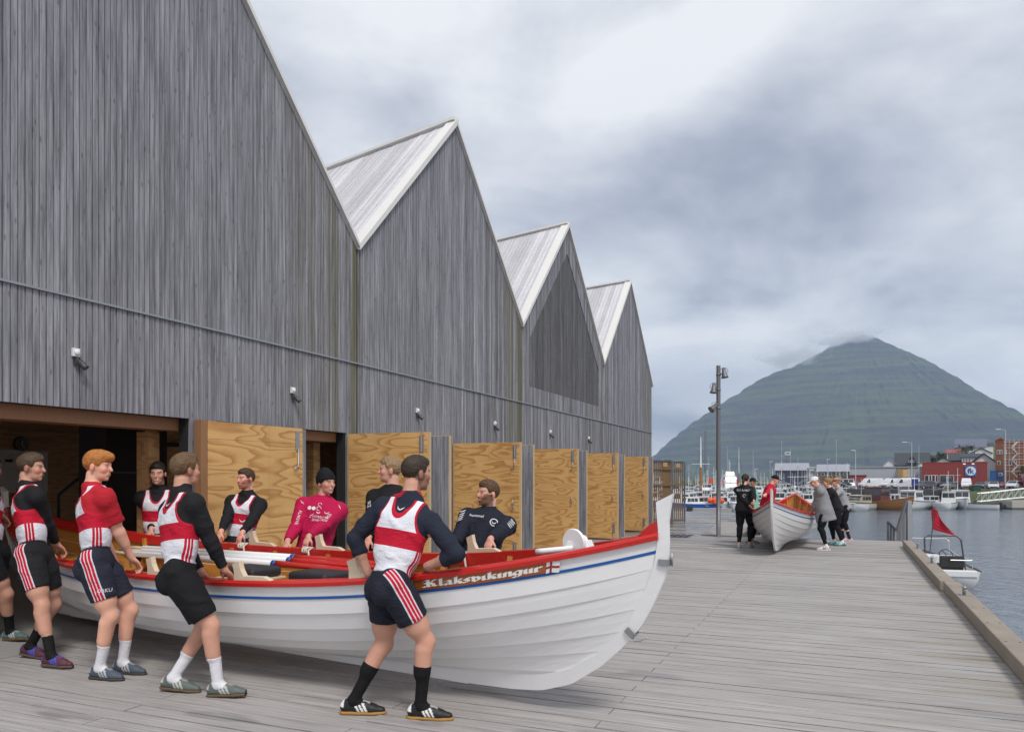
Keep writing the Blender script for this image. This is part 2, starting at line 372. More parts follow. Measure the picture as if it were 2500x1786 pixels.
for j in range(NR + 1):
    r = 700 * (j / NR) ** 1.02; row = []
    for i in range(NA):
        a = 2 * math.pi * i / NA; ca, sa = math.cos(a), math.sin(a)
        wl = max(-ca, 0) ** 2; wr = max(ca, 0) ** 2; wf = sa * sa
        nz = mnoise.fractal(Vector((ca * 2.2, sa * 2.2, r * .004)), 1.0, 2.0, 5)
        rr = r * (1 + .035 * nz)
        h = prof(PL, rr) * wl + prof(PR, rr) * wr + prof(PF, rr) * wf
        gul = mnoise.fractal(Vector((ca * 9 + 3, sa * 9, r * .0035)), .9, 2.1, 4)
        h += (-abs(gul) * 15 + 5) * min((r / 260) ** 1.6, 1) * wf
        # lava benches
        st = 21.0; warp = mnoise.noise(Vector((ca * 1.5, sa * 1.5, 4))) * 16 + mnoise.noise(Vector((ca * 5, sa * 5, 9))) * 5 + h * .03
        hh = (h + warp) / st; fl = math.floor(hh); fr = hh - fl; sm = fr ** 3 * (fr * (6 * fr - 15) + 10)
        amp = .72 * (.45 + .55 * (mnoise.noise(Vector((ca * 3 + fl * 7.3, sa * 3, fl * 1.7))) * .5 + .5))
        h2 = ((fl + sm) * st - warp)
        h = h * (1 - amp) + h2 * amp
        h += mnoise.fractal(Vector((r * ca * .03, r * sa * .03, 1)), .8, 2.0, 4) * 2.2
        row.append((pk.x + r * ca * mk, pk.y + r * sa * mk * 1.25, max(h, -6) * mk - 4))
    rows.append(row)
mb = MB(); mb.grid(rows, True)
m, nt, b = newmat('mountain_slopes')
g = N(nt, 'ShaderNodeNewGeometry'); nz_ = N(nt, 'ShaderNodeSeparateXYZ', {0: g.outputs['Normal']}).outputs[2]
pos = g.outputs['Position']
n1 = NOISE(nt, VM(nt, 'MULTIPLY', pos, (.006, .006, .03)), 1.0, 8, .65)
n2 = NOISE(nt, VM(nt, 'MULTIPLY', pos, (.0016, .0016, .045)), 1.0, 6, .62)
rock = M(nt, 'ADD', RAMP(nt, nz_, [(.56, .9), (.78, 0.0)]), RAMP(nt, n2, [(.46, 0.0), (.55, 1.0)]), clamp=True)
pz = N(nt, 'ShaderNodeSeparateXYZ', {0: pos}).outputs[2]
grass = MIX(nt, n1, (.030, .048, .020), (.105, .128, .05))
stone = MIX(nt, n1, (.018, .018, .024), (.06, .057, .065))
setp(nt, b, Base_Color=MIX(nt, rock, grass, stone), Roughness=.95, Specular_IOR_Level=.1)
bump(nt, b, n1, .9, 30.0)
o = mb.build('mountain', m, smooth=False); tag(o, 'steep green mountain with dark rock bands and its top in cloud', kind='structure')
# ================================================================= BOATHOUSES
ZV, ZP, ZS, ZL = 5.21, 8.53, 3.425, 2.33
GW = 6.64; TV = [-6.35 + GW * k for k in range(5)]
RD = Vector((-2430, 1884, 0)).normalized()        # ridge direction (skewed plan)
ZU = Vector((0, 0, 1))
OPEN = [(-5.95, -3.08), (-2.62, -.04), (.70, 3.38), (4.05, 6.72), (7.42, 10.06), (10.76, 13.42), (14.1, 16.75), (17.4, 19.85)]
def gab(t, k):
    tp = TV[k] + GW / 2 - .06
    return ZV + (ZP - ZV) * ((t - TV[k]) / (tp - TV[k]) if t < tp else (TV[k + 1] - t) / (TV[k + 1] - tp))
LOUV = [(7.42, 3.86), (7.42, 4.98), (10.19, 7.80), (13.15, 4.95), (13.15, 3.86)]
def louv_top(t):
    if t < 7.42 or t > 13.15: return None
    return 4.98 + (7.80 - 4.98) * (t - 7.42) / 2.77 if t < 10.19 else 7.80 + (4.95 - 7.80) * (t - 10.19) / 2.96
HL = ['tallest-looking grey timber boathouse with the white racing boat coming out of its doors', 'grey timber boathouse between the louvred gable and the one the racing boat leaves', 'grey timber boathouse with a dark louvred triangle in its gable', 'grey timber boathouse at the end of the row beside the slatted gates']
BP = .0700; brng = random.Random(11)
HOUSES = []
def fboard(mb, t0, t1, z0a, z0b, z1a, z1b, n0, n1):
    mb.hexa([fw(t0, n0, z0a), fw(t1, n0, z0b), fw(t1, n1, z0b), fw(t0, n1, z0a), fw(t0, n0, z1a), fw(t1, n0, z1b), fw(t1, n1, z1b), fw(t0, n1, z1a)])
for k in range(4):
    H = empty('boathouse', fw(TV[k] + GW / 2, -3, 0), HL[k], 'boathouse', 'row of gabled timber boathouses'); HOUSES.append(H)
    tp = TV[k] + GW / 2 - .06; joined = MB()
    nb = int(round(GW / BP))
    for i in range(nb):
        t0 = TV[k] + i * GW / nb + .006; t1 = TV[k] + (i + 1) * GW / nb - .006; tc = (t0 + t1) / 2
        if i == nb - 1: t1 -= .02
        if i == 0: t0 += .02
        dn = .022 + brng.uniform(-.003, .003)
        single = (k == 0 and t0 > -6.0) or (k == 1 and i < nb * .52)
        segs = []
        zl = .05
        for a, c in OPEN:
            if a - .02 < tc < c + .02: zl = ZL
        segs.append((zl, zl, ZS - .012, ZS - .012))
        lt = louv_top(tc) if k == 2 else None
        if lt is None: segs.append((ZS + .012, ZS + .012, gab(t0, k), gab(t1, k)))
        else:
            segs.append((ZS + .012, ZS + .012, 3.86, 3.86)); segs.append((louv_top(t0) or lt, louv_top(t1) or lt, gab(t0, k), gab(t1, k)))
        for s in segs:
            mb = MB() if single else joined
            fboard(mb, t0, t1, s[0], s[1], s[2], s[3], 0, dn)
            if single: mb.build('board', m_clad, H)
    if joined.v: tag(joined.build('board', m_clad, H), kind='stuff')
    # black backing that makes the grooves between boards look shaded + structural walls
    mb = MB()
    ops = [(a, c) for a, c in OPEN if TV[k] < (a + c) / 2 < TV[k + 1]]
    tt = [TV[k] + .001] + [x for p_ in ops for x in p_] + [TV[k + 1] - .001]
    mb.prism([fw(TV[k] + .002, -.004, ZL), fw(TV[k + 1] - .002, -.004, ZL), fw(TV[k + 1] - .002, -.004, ZV - .03), fw(tp, -.004, ZP - .03), fw(TV[k] + .002, -.004, ZV - .03)], -FN * .12)
    for j in range(0, len(tt), 2): mb.box(tt[j], tt[j + 1], -.124, -.004, .0, ZL - .002, fw)
    mb.build('dark_wall_backing', m_black, H)
    # lintel beams over the openings (warm timber soffit)
    for a, c in ops:
        mb = MB(); mb.box(a + .01, c - .01, -.42, -.13, ZL - .14, ZL + .04, fw); mb.build('lintel', m_jamb, H)
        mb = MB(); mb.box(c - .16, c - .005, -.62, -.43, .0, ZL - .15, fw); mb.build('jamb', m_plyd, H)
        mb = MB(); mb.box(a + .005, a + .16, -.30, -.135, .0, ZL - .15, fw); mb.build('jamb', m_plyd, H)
    # roof: board strips from valley to ridge, laid along the ridge
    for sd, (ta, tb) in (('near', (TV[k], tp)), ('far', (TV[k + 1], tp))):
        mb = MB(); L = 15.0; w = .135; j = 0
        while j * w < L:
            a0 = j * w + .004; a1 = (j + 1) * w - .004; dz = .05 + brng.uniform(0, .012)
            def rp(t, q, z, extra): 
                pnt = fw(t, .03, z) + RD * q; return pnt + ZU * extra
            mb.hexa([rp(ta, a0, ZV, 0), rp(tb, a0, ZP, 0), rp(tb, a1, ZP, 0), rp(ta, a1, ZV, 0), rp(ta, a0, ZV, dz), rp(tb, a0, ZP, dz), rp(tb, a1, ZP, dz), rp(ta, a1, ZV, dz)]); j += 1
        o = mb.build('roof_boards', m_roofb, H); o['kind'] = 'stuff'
        mb = MB()
        mb.hexa([fw(ta, -.05, ZV - .12), fw(tb, -.05, ZP - .12), fw(tb, -.05, ZP - .12) + RD * 15, fw(ta, -.05, ZV - .12) + RD * 15,
                 fw(ta, -.05, ZV - .005), fw(tb, -.05, ZP - .005), fw(tb, -.05, ZP - .005) + RD * 15, fw(ta, -.05, ZV - .005) + RD * 15])
        mb.build('roof_deck', m_black, H)
        # verge flashing
        hgt = .075 if sd == 'near' else .04
        dv = Vector((0, 0, 1))
        mb = MB()
        A0 = fw(ta, -.05, ZV + .062); A1 = fw(ta, .085, ZV + .062); B0 = fw(tb, -.05, ZP + .062); B1 = fw(tb, .085, ZP + .062)
        if sd == 'near':
            e = RD * .10
            mb.hexa([A0 + e - ZU * .002, A1 - ZU * hgt, B1 - ZU * hgt * 1.3, B0 + e - ZU * .002, A0 + e + ZU * .03, A1 + ZU * .03, B1 + ZU * .03, B0 + e + ZU * .03])
        else:
            mb.hexa([A0 - ZU * .002, A1 - ZU * hgt, B1 - ZU * hgt * 1.3, B0 - ZU * .002, A0 + ZU * .03, A1 + ZU * .03, B1 + ZU * .03, B0 + ZU * .03])
        mb.build('verge_flashing', m_flash, H)
    mb = MB(); mb.bar(fw(tp, .06, ZP + .10), fw(tp, .06, ZP + .10) + RD * 15, .16, .05); mb.build('ridge_cap', m_flash, H)
    # slim metal drip rail
    mb = MB(); mb.box(TV[k] + .003, TV[k + 1] - .003, -.002, .045, ZS - .011, ZS + .011, fw); mb.build('drip_rail', m_zinc, H)
    # valley seam batten
    mb = MB(); mb.box(TV[k + 1] - .03, TV[k + 1] - .004, .0, .012, .05, ZV - .05, fw); mb.build('seam_batten', m_slat, H)
    # side/back shell
    mb = MB()
    if k == 3:
        mb.hexa([fw(TV[4] - .1, -.13, 0), fw(TV[4] - .005, -.13, 0), fw(TV[4] - .005, -.13, 0) + RD * 14.5, fw(TV[4] - .1, -.13, 0) + RD * 14.5, fw(TV[4] - .1, -.13, ZV), fw(TV[4] - .005, -.13, ZV), fw(TV[4] - .005, -.13, ZV) + RD * 14.5, fw(TV[4] - .1, -.13, ZV) + RD * 14.5])
        mb.build('side_wall', m_clad, H); mb = MB()
    q = RD * 14.2
    mb.prism([fw(TV[k], -.2, 0) + q, fw(TV[k + 1] - .11, -.2, 0) + q, fw(TV[k + 1] - .11, -.2, ZV - .13) + q, fw(tp, -.2, ZP - .16) + q, fw(TV[k], -.2, ZV - .13) + q], RD * .12)
    mb.build('back_wall', m_clad, H)
    if 0 < k < 3:
        mb = MB(); mb.hexa([fw(TV[k + 1] - .06, -.2, 0), fw(TV[k + 1] + .06, -.2, 0), fw(TV[k + 1] + .06, -.2, 0) + q * .985, fw(TV[k + 1] - .06, -.2, 0) + q * .985, fw(TV[k + 1] - .06, -.2, ZV - .14), fw(TV[k + 1] + .06, -.2, ZV - .14), fw(TV[k + 1] + .06, -.2, ZV - .14) + q * .985, fw(TV[k + 1] - .06, -.2, ZV - .14) + q * .985])
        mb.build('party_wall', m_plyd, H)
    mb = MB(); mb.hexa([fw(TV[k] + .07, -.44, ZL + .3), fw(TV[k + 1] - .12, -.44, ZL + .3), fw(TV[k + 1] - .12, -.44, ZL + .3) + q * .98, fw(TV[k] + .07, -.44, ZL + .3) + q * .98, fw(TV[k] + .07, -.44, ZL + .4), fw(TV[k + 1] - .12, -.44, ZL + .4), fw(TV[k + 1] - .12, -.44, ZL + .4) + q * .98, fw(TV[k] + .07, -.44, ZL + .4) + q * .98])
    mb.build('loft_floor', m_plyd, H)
    mb = MB(); mb.hexa([fw(TV[k] + .003, -.02, -.3), fw(TV[k + 1] - .003, -.02, -.3), fw(TV[k + 1] - .003, -.02, -.3) + q, fw(TV[k] + .003, -.02, -.3) + q, fw(TV[k] + .003, -.02, -.004), fw(TV[k + 1] - .003, -.02, -.004), fw(TV[k + 1] - .003, -.02, -.004) + q, fw(TV[k] + .003, -.02, -.004) + q])
    mb.build('floor_slab', m_conc, H)
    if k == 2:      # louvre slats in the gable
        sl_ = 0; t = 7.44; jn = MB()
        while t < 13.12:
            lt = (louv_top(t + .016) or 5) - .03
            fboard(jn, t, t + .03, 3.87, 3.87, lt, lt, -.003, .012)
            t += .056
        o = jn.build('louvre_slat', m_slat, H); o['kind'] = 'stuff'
    if k == 3:
        pass
# plank partition inside the first house, behind the white racing boat
ih = HOUSES[0]
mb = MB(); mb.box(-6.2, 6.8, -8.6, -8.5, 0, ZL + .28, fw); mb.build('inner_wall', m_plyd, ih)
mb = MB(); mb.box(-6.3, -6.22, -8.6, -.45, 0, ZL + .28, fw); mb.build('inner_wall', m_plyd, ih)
E_ = empty('dark_filler', fw(-2.4, -1.8, 0), 'tall black cupboard added to darken the space just inside the wide doorway', 'filler')  # black box added to make this part of the interior dark
mb = MB(); mb.box(-2.86, -1.9, -2.1, -1.6, 0.0, 2.55, fw); mb.build('filler_body', m_black, E_)
for z in (.9, 1.7): mb = MB(); mb.box(-2.86, -1.9, -1.598, -1.585, z, z + .02, fw); mb.build('filler_strip', m_darkmetal, E_)
mb = MB(); mb.tube([fw(-2.4, -1.57, 1.0), fw(-2.4, -1.57, 1.25)], .012, 6); mb.build('handle', m_zinc, E_)
# ---- door leaves
def sheet(mb, t0, t1, n0, n1, z0, z1): mb.box(t0, t1, n0, n1, z0, z1, fw)
def ironmongery(D, t, n, s):
    for (z, hgt) in ((2.16, .15), (.33, .15)):
        mb = MB(); mb.box(t - .008, t, n - .035, n + .035, z - hgt, z + hgt * .7, fw)
        mb.tube([fw(t - .02, n, z - hgt * .9), fw(t - .02, n, z + hgt * .6)], .014, 6)
        mb.build('bolt_plate', m_zinc, D)
        mb = MB(); a = fw(t - .022, n, z - hgt); mb.tube([a, a - ZU * .16, a - ZU * .185 - FN * .02, a - ZU * .19 - FN * .075], .009, 6); mb.build('bolt_hook', m_zinc, D, True)
    mb = MB(); a = fw(t, n - .02, 1.24); mb.tube([a - FD * .002, a - FD * .045, a - FD * .045 - ZU * .17, a - FD * .002 - ZU * .17], .009, 6); mb.build('handle', m_zinc, D, True)
LW = 1.43
for hi, t in enumerate([-.02, 3.42, 6.76, 10.10, 13.46]):
    k = min(int((t - .5 - TV[0]) / GW), 3)
    D = empty('door', fw(t, .05, 0)); D.parent = HOUSES[k]; D.location = D.location - HOUSES[k].location
    z0, z1 = (.04, 2.31); sp = [.93, .93, .93, .98, .70][hi]; vs_ = [.0, .78, .0, .30, 1.13][hi]
    cells = []
    zt = 2.08
    cells = [(z0, sp), (sp, zt), (zt, z1)]
    for (a, c) in cells:
        cols = [(.03, LW - .03)] if vs_ == 0 or (a, c) == cells[0] and hi != 1 else [(.03, vs_), (vs_, LW - .03)]
        for (n0, n1) in cols:
            mb = MB(); sheet(mb, t, t + .012, .05 + n0 + .0015, .05 + n1 - .0015, a + .0015, c - .0015); mb.build('plywood_sheet', m_ply, D)
    mb = MB(); sheet(mb, t + .013, t + .07, .05, .05 + LW, z0, z1); mb.build('door_frame', m_pine, D)
    mb = MB(); j = 0
    while j * .07 + .066 < LW: sheet(mb, t + .072, t + .09, .05 + j * .07, .05 + j * .07 + .063, z0 + .02, z1 - .02); j += 1
    o = mb.build('outer_cladding', m_clad, D); o['kind'] = 'stuff'
    ironmongery(D, t, LW - .07, 1)
    # partner leaf of the next opening, cladding towards us
    t2 = t + .70; k2 = min(int((t2 - TV[0]) / GW), 3)
    D = empty('door', fw(t2, .05, 0)); D.parent = HOUSES[k2]; D.location = D.location - HOUSES[k2].location
    for j in range(20):
        mb = MB(); sheet(mb, t2 - .09, t2 - .072, .05 + j * .0715, .05 + j * .0715 + .0655, z0 + .01, z1 - .03); mb.build('cladding_board', m_clad, D)
    mb = MB(); sheet(mb, t2 - .07, t2 - .014, .05, .05 + LW, z0, z1 - .02); mb.build('door_frame', m_pine, D)
    mb = MB(); sheet(mb, t2 - .013, t2, .052, .048 + LW, z0 + .002, z1 - .022); mb.build('plywood_sheet', m_ply, D)
# leaf folded right back against the wall beside the big opening
D = empty('door', fw(-3.1, .1, 0)); D.parent = HOUSES[0]; D.location = D.location - HOUSES[0].location
def fold(t, n, z):     # leaf frame: t 0..1.62 along, n 0 = outer face
    a = R(3.5); return fw(-2.93, .17, 0) + FD * (t * math.cos(a)) + FN * (n + t * math.sin(a)) + ZU * z
for (a, c, z0, z1) in ((0.0, .98, .93, 2.1), (.98, 1.6, .93, 2.1), (0.0, .98, 2.1, 2.31), (.98, 1.6, 2.1, 2.31), (0.0, 1.6, .04, .93)):
    mb = MB(); mb.box(a + .0015, c - .0015, -.012, 0, z0 + .0015, z1 - .0015, fold); mb.build('plywood_sheet', m_ply, D)
mb = MB(); mb.box(-.002, 1.602, -.07, -.013, .04, 2.31, fold); mb.build('door_frame', m_jamb, D)
mb = MB(); mb.box(-.10, -.005, -.10, -.002, .04, 2.315, fold); mb.build('edge_post', m_jamb, D)
mb = MB(); mb.box(1.61, 1.70, -.09, -.03, .04, 2.30, fold); mb.build('edge_board', m_clad, D)
for z in (2.13, .35):
    mb = MB(); mb.box(1.46, 1.53, .001, .01, z - .12, z + .14, fold); mb.build('bolt_plate', m_zinc, D)
    mb = MB(); a = fold(1.5, .02, z - .1); mb.tube([a, a - ZU * .22, a - ZU * .25 - FD * .03, a - ZU * .26 - FD * .09], .01, 6); mb.build('bolt_hook', m_zinc, D, True)
mb = MB(); a = fold(1.50, .0, 1.3); mb.tube([a + FN * .002, a + FN * .05, a + FN * .05 - ZU * .2, a + FN * .002 - ZU * .2], .011, 6); mb.build('handle', m_zinc, D, True)
# ---- slatted timber gates on the last bay
m_gate = mat('brown_slats', (.23, .145, .075), .65, .25, 5, .2, stretch=(5, 5, .7))
for (t, lab, nn0, nn1) in ((17.25, 'brown slatted timber gate leaf beside the last plywood door', .05, 1.46), (19.3, 'brown slatted timber gate leaf with gaps in front of the marina', .12, 1.50)):
    G = empty('slatted_gate', fw(t, .05, 0), lab, 'gate', 'slatted gates of the last bay')
    ns = 17
    for j in range(ns):
        n0 = nn0 + .06 + j * (nn1 - nn0 - .12) / ns
        mb = MB(); mb.box(t, t + .025, n0, n0 + .042, .03, 2.26, fw); mb.build('slat', m_gate, G)
    for z in (.06, .52, 1.38, 1.95):
        mb = MB(); mb.box(t - .047, t - .002, nn0 + .05, nn1 - .05, z, z + .05, fw); mb.build('rail', m_gate, G)
    for n0 in (nn0, nn1 - .05):
        mb = MB(); mb.box(t - .05, t + .06, n0, n0 + .048, .02, 2.27, fw); mb.build('post', m_gate if n0 == nn0 else m_slat, G)
    mb = MB(); mb.box(t - .05, t + .03, nn0 + .05, nn1 - .05, 2.262, 2.285, fw); mb.build('cap', m_slat, G)
    mb = MB(); mb.box(t - .056, t - .049, nn1 - .33, nn1 - .18, 2.05, 2.2, fw); mb.build('block', m_pine, G)
# ---- wall spotlights
def spot(t, z, lab):
    E_ = empty('wall_spotlight', fw(t, .03, z), lab, 'spotlight', 'spotlights on the boathouse front')
    K = .64; f = lambda x, n, zz: fw(t + x * K, .024 + (n - .045) * K, z + zz * K)
    mb = MB(); mb.box(-.06, .06, .045, .10, -.02, .11, f); bevel(mb.build('junction_box', m_whitepl, E_), .006, 2)
    mb = MB(); mb.lathe([(.05 * K, 0), (.05 * K, .012 * K), (.035 * K, .03 * K), (0, .035 * K)], f(0, .10, .045), FN, 14); mb.build('sensor_dome', m_whitepl, E_, True)
    mb = MB(); mb.tube([f(0, .06, -.02), f(0, .06, -.07)], .009, 8); mb.box(-.02, .03, .046, .10, -.15, -.07, f); mb.build('bracket', m_darkmetal, E_)
    ax = (FN * .62 + FD * .35 - ZU * .75).normalized(); c = f(.045, .11, -.10)
    mb = MB(); mb.lathe([(a_ * K, b_ * K) for a_, b_ in [(.030, -.03), (.045, -.02), (.047, .10), (.050, .13), (.044, .132), (.04, .12), (0, .118)]], c, ax, 16); mb.build('lamp_head', m_darkmetal, E_, True)
    mb = MB(); mb.lathe([(0, .1185 * K), (.038 * K, .1185 * K), (.038 * K, .121 * K), (0, .121 * K)], c, ax, 14); mb.build('lens', m_greysteel, E_)
for (u, v, lb) in ((178, 868, 'wall spotlight with white sensor box above the wide open doorway'), (709, 958, 'wall spotlight above the dark gap beside the plywood door folded back'), (1014, 1006, 'wall spotlight above the door behind the man in a navy top'), (1204, 1036, 'wall spotlight above the bearded man, left of the louvred house'), (1340, 1056, 'wall spotlight under the louvred gable, first of the two'), (1434, 1071, 'wall spotlight under the louvred gable near the last boathouse')):
    r = (u - U0) / F; t = (2.556 + 11.8 * r) / (.3974 - .9176 * r); Y = 11.8 + .9176 * t
    spot(t, CH + (V0 - v) / F * Y, lb)
# ---- things inside the first boathouse
wb = fw(-5.2, -6.95, 1.4)
def inn(t, n, z): return fw(t, n, z)
# ================================================================= ROWING BOATS
def hullpaint(name, col, rough=.28):
    m, nt, b = newmat(name); tc = N(nt, 'ShaderNodeTexCoord').outputs['Object']
    nz = NOISE(nt, VM(nt, 'MULTIPLY', tc, (1.5, 1.5, 4)), 2.0, 5, .6); sc = NOISE(nt, VM(nt, 'MULTIPLY', tc, (3, 3, 40)), 3.0, 3, .7)
    scuff = RAMP(nt, sc, [(.70, 0.0), (.76, .35)])
    c = N(nt, 'ShaderNodeVectorMath', {0: col, 'Scale': M(nt, 'ADD', M(nt, 'MULTIPLY', nz, .12), .93)}, operation='SCALE').outputs[0]
    setp(nt, b, Base_Color=MIX(nt, scuff, c, tuple(x * .72 for x in col)), Roughness=M(nt, 'ADD', rough - .05, M(nt, 'MULTIPLY', nz, .2)), Specular_IOR_Level=.5)
    bump(nt, b, nz, .05, .01); return m
m_hull = hullpaint('white_hull_paint', (.80, .80, .81)); m_red = hullpaint('red_gunwale_paint', (.52, .022, .018), .22); m_blue = hullpaint('blue_stripe_paint', (.012, .10, .36), .3)
m_hull2 = hullpaint('off_white_hull_paint', (.66, .66, .65), .35)
m_varn, nt, b = newmat('varnished_pine')
tc = N(nt, 'ShaderNodeTexCoord').outputs['Object']; gr = NOISE(nt, VM(nt, 'MULTIPLY', tc, (1.2, 14, 14)), 2.0, 5, .6, .6); kn = RAMP(nt, N(nt, 'ShaderNodeTexVoronoi', {'Vector': VM(nt, 'MULTIPLY', tc, (2.2, 6, 6)), 'Scale': 1.0}).outputs[0], [(.04, 1.0), (.1, 0.0)])
setp(nt, b, Base_Color=MIX(nt, M(nt, 'MULTIPLY', kn, .6), MIX(nt, gr, (.42, .16, .025), (.62, .30, .065)), (.18, .06, .015)), Roughness=.3, Coat_Weight=.25)
m_raww = mat('raw_pale_wood', (.64, .52, .38), .6, .15, 5, .1, stretch=(2, 8, 8))
m_mahog = mat('varnished_mahogany', (.30, .085, .02), .25, .25, 3, 0, 0, .03, stretch=(1, 1, 8), coat=.3)
m_wlet = mat('white_lettering', (.78, .77, .74), .5, .03)
m_rope = mat('white_rope', (.62, .57, .50), .85, .2, 40)
m_oar = hullpaint('white_oar_paint', (.78, .78, .78), .3)
BOW = [(3.3, .135), (3.87, .255), (4.13, .435), (4.29, .59), (4.42, .76), (4.486, .905), (4.54, 1.04), (4.582, 1.265)]
MID = [(.022, .125), (.21, .155), (.40, .20), (.565, .27), (.68, .36), (.76, .47), (.80, .60), (.82, .8407)]
OUT = [(3.0, .05), (3.38, .06), (3.64, .085), (3.89, .165), (4.127, .324), (4.30, .481), (4.44, .642), (4.528, .794), (4.60, .951), (4.635, 1.075), (4.644, 1.227), (4.644, 1.347), (4.661, 1.459), (4.682, 1.538)]
INN = [(3.0, .160), (3.379, .182), (3.64, .206), (3.877, .275), (4.127, .43), (4.354, .665), (4.486, .913), (4.55, 1.08), (4.582, 1.273), (4.574, 1.40), (4.57, 1.482)]
PEX = [1.5, 1.55, 1.6, 1.7, 1.85, 2.0, 2.15, 2.3]
def hp(a, i, side, off=0):
    """hull point: a -1 stern .. 1 bow, i node 0..7 (may be fractional), side -1 near / 1 far"""
    i = max(0, min(7, i)); i0 = min(int(i), 6); w = i - i0
    es = BOW[i0][0] * (1 - w) + BOW[i0 + 1][0] * w; ez = BOW[i0][1] * (1 - w) + BOW[i0 + 1][1] * w
    my = MID[i0][0] * (1 - w) + MID[i0 + 1][0] * w; mz = MID[i0][1] * (1 - w) + MID[i0 + 1][1] * w
    p = PEX[i0] * (1 - w) + PEX[i0 + 1] * w; q = abs(a)
    y = (my - .02) * (1 - q ** p) + .02
    z = mz + (ez - mz) * q ** 2.6
    if a < 0: es *= .86      # shorter run aft
    return Vector((a * es, side * (y + off), z))
def rowing_boat(name, label, root_loc, rz, roll, paint, scale=1.0, full=True, group=None):
    B = empty(name, root_loc, label, 'boat', group); B.rotation_euler = (roll, 0, rz); B.scale = (scale,) * 3
    NS = 41; A = [math.sin(math.pi / 2 * (-1 + 2 * j / (NS - 1))) * .3 + .7 * (-1 + 2 * j / (NS - 1)) for j in range(NS)]
    def bl(mb, nm, mats, par=None, smooth=False): return mb.build(nm, mats, par or B, smooth, world=False)
    for side in (-1, 1):
        for i in range(7):
            mb = MB(); T = .014
            rows_o = []; rows_i = []
            for a in A:
                fade = 1 - abs(a) ** 8
                lo = hp(a, i, side, (.012 if i else 0) * fade); hi = hp(a, i + 1, side, -.001); md = hp(a, i + .5, side, (.010) * fade)
                if i: lo = lo - Vector((0, 0, .012 * fade))
                rows_o.append([lo, md, hi]); rows_i.append([Vector((p.x, p.y - side * min(T, abs(p.y) * .6), p.z)) for p in (lo, md, hi)])
            mb.mi = 0; mb.grid(rows_o); mb.grid([[o[0], n_[0]] for o, n_ in zip(rows_o, rows_i)]); mb.grid([[o[2], n_[2]] for o, n_ in zip(rows_o, rows_i)])
            mb.mi = 1; mb.grid(rows_i)
            bl(mb, 'strake', [paint, m_varn])
        # gunwale: outer red rubbing rail + cap, inner red rail
        mb = MB(); rows = []
        for a in A:
            g = hp(a, 7, side); w = .034; iy = max(abs(g.y) - .055, .004)
            rows.append([Vector((g.x, side * y, g.z + z)) for y, z in ((abs(g.y) + .004, -.032), (abs(g.y) + .03, -.029), (abs(g.y) + .034, .0), (abs(g.y) + .02, .018), (iy, .018), (iy, .0), (abs(g.y) - .004 if abs(g.y) > .02 else iy, -.002))])
        mb.grid(rows, True); mb.face(rows[0]); mb.face(rows[-1][::-1]); o = bl(mb, 'gunwale', m_red)
        mb = MB(); rows = []
        for a in A[3:-3]:
            g = hp(a, 7, side); iy = max(abs(g.y) - .058, .006)
            rows.append([Vector((g.x, side * y, g.z + z)) for y, z in ((iy, .014), (iy, -.085), (iy + .022, -.085), (iy + .022, .0))])
        mb.grid(rows, True); mb.face(rows[0]); mb.face(rows[-1][::-1]); bl(mb, 'inner_rail', m_red)
        # painted stripe
        mb = MB(); rows = []
        for a in A[1:]:
            rows.append([hp(a, x, side, .0145 * (1 - abs(a) ** 8) + .003) for x in (6.45, 6.50, 6.545)])
        mb.grid(rows); bl(mb, 'painted_stripe', m_blue)
        for rix in range(11):
            a = -.86 + 1.72 * rix / 10; mb = MB()
            pts = [hp(a, j, side, -.050) for j in np.linspace(1.2, 6.9, 14)]
            for p0_, p1_ in zip(pts[:-1], pts[1:]): mb.bar(p0_, p1_, .045, .045, (1, 0, 0))
            bl(mb, 'rib', m_varn)
    # keel + stems
    prof = OUT; inn = INN
    mb = MB(); th = .032
    ring = [(-x, z) for x, z in OUT[::-1]] + OUT; ringi = [(-x, z) for x, z in INN[::-1]] + INN
    def resample(pts, n):
        L = [0]
        for p, q in zip(pts[:-1], pts[1:]): L.append(L[-1] + math.hypot(q[0] - p[0], q[1] - p[1]))
        out = []
        for k in range(n):
            d = L[-1] * k / (n - 1); j = max(i for i in range(len(L)) if L[i] <= d + 1e-9); j = min(j, len(pts) - 2); w = (d - L[j]) / (L[j + 1] - L[j]); out.append((pts[j][0] * (1 - w) + pts[j + 1][0] * w, pts[j][1] * (1 - w) + pts[j + 1][1] * w))
        return out
    # straight keel
    mb.box(-2.58, 3.0, -th, th, .05, .160)
    bl(mb, 'keel', paint)
    for sgn in (1, -1):
        mb = MB(); ro = resample(OUT, 40); ri = resample(INN, 40)
        kx = 1 if sgn > 0 else .86
        rows = [[Vector((sgn * kx * o[0], y, o[1])) if k < 2 else Vector((sgn * kx * i_[0], y, i_[1])) for k, y in ((0, -th * .55), (1, th * .55), (2, th), (3, -th))] for o, i_ in zip(ro, ri)]
        mb.grid(rows, True); mb.face(rows[0]); mb.face(rows[-1][::-1]); bl(mb, 'stem' if sgn > 0 else 'stern_post', paint)
    # thwarts, floor
    for k in range(8):
        a = -.70 + 1.40 * k / 7; g = hp(a, 5.4, 1); mb = MB(); mb.box(g.x - .11, g.x + .11, -g.y + .03, g.y - .03, g.z - .012, g.z + .02); bl(mb, 'thwart', m_varn)
    for y in (-.24, -.12, 0, .12, .24):
        mb = MB(); L_ = 1.9 - 3 * abs(y); mb.box(-L_, L_, y - .055, y + .055, .225, .245); bl(mb, 'floor_board', m_varn)
    return B
TH = .5533; BX = Vector((-2.8748, 7.5758, 0))
KB = .97      # carried clear of the deck
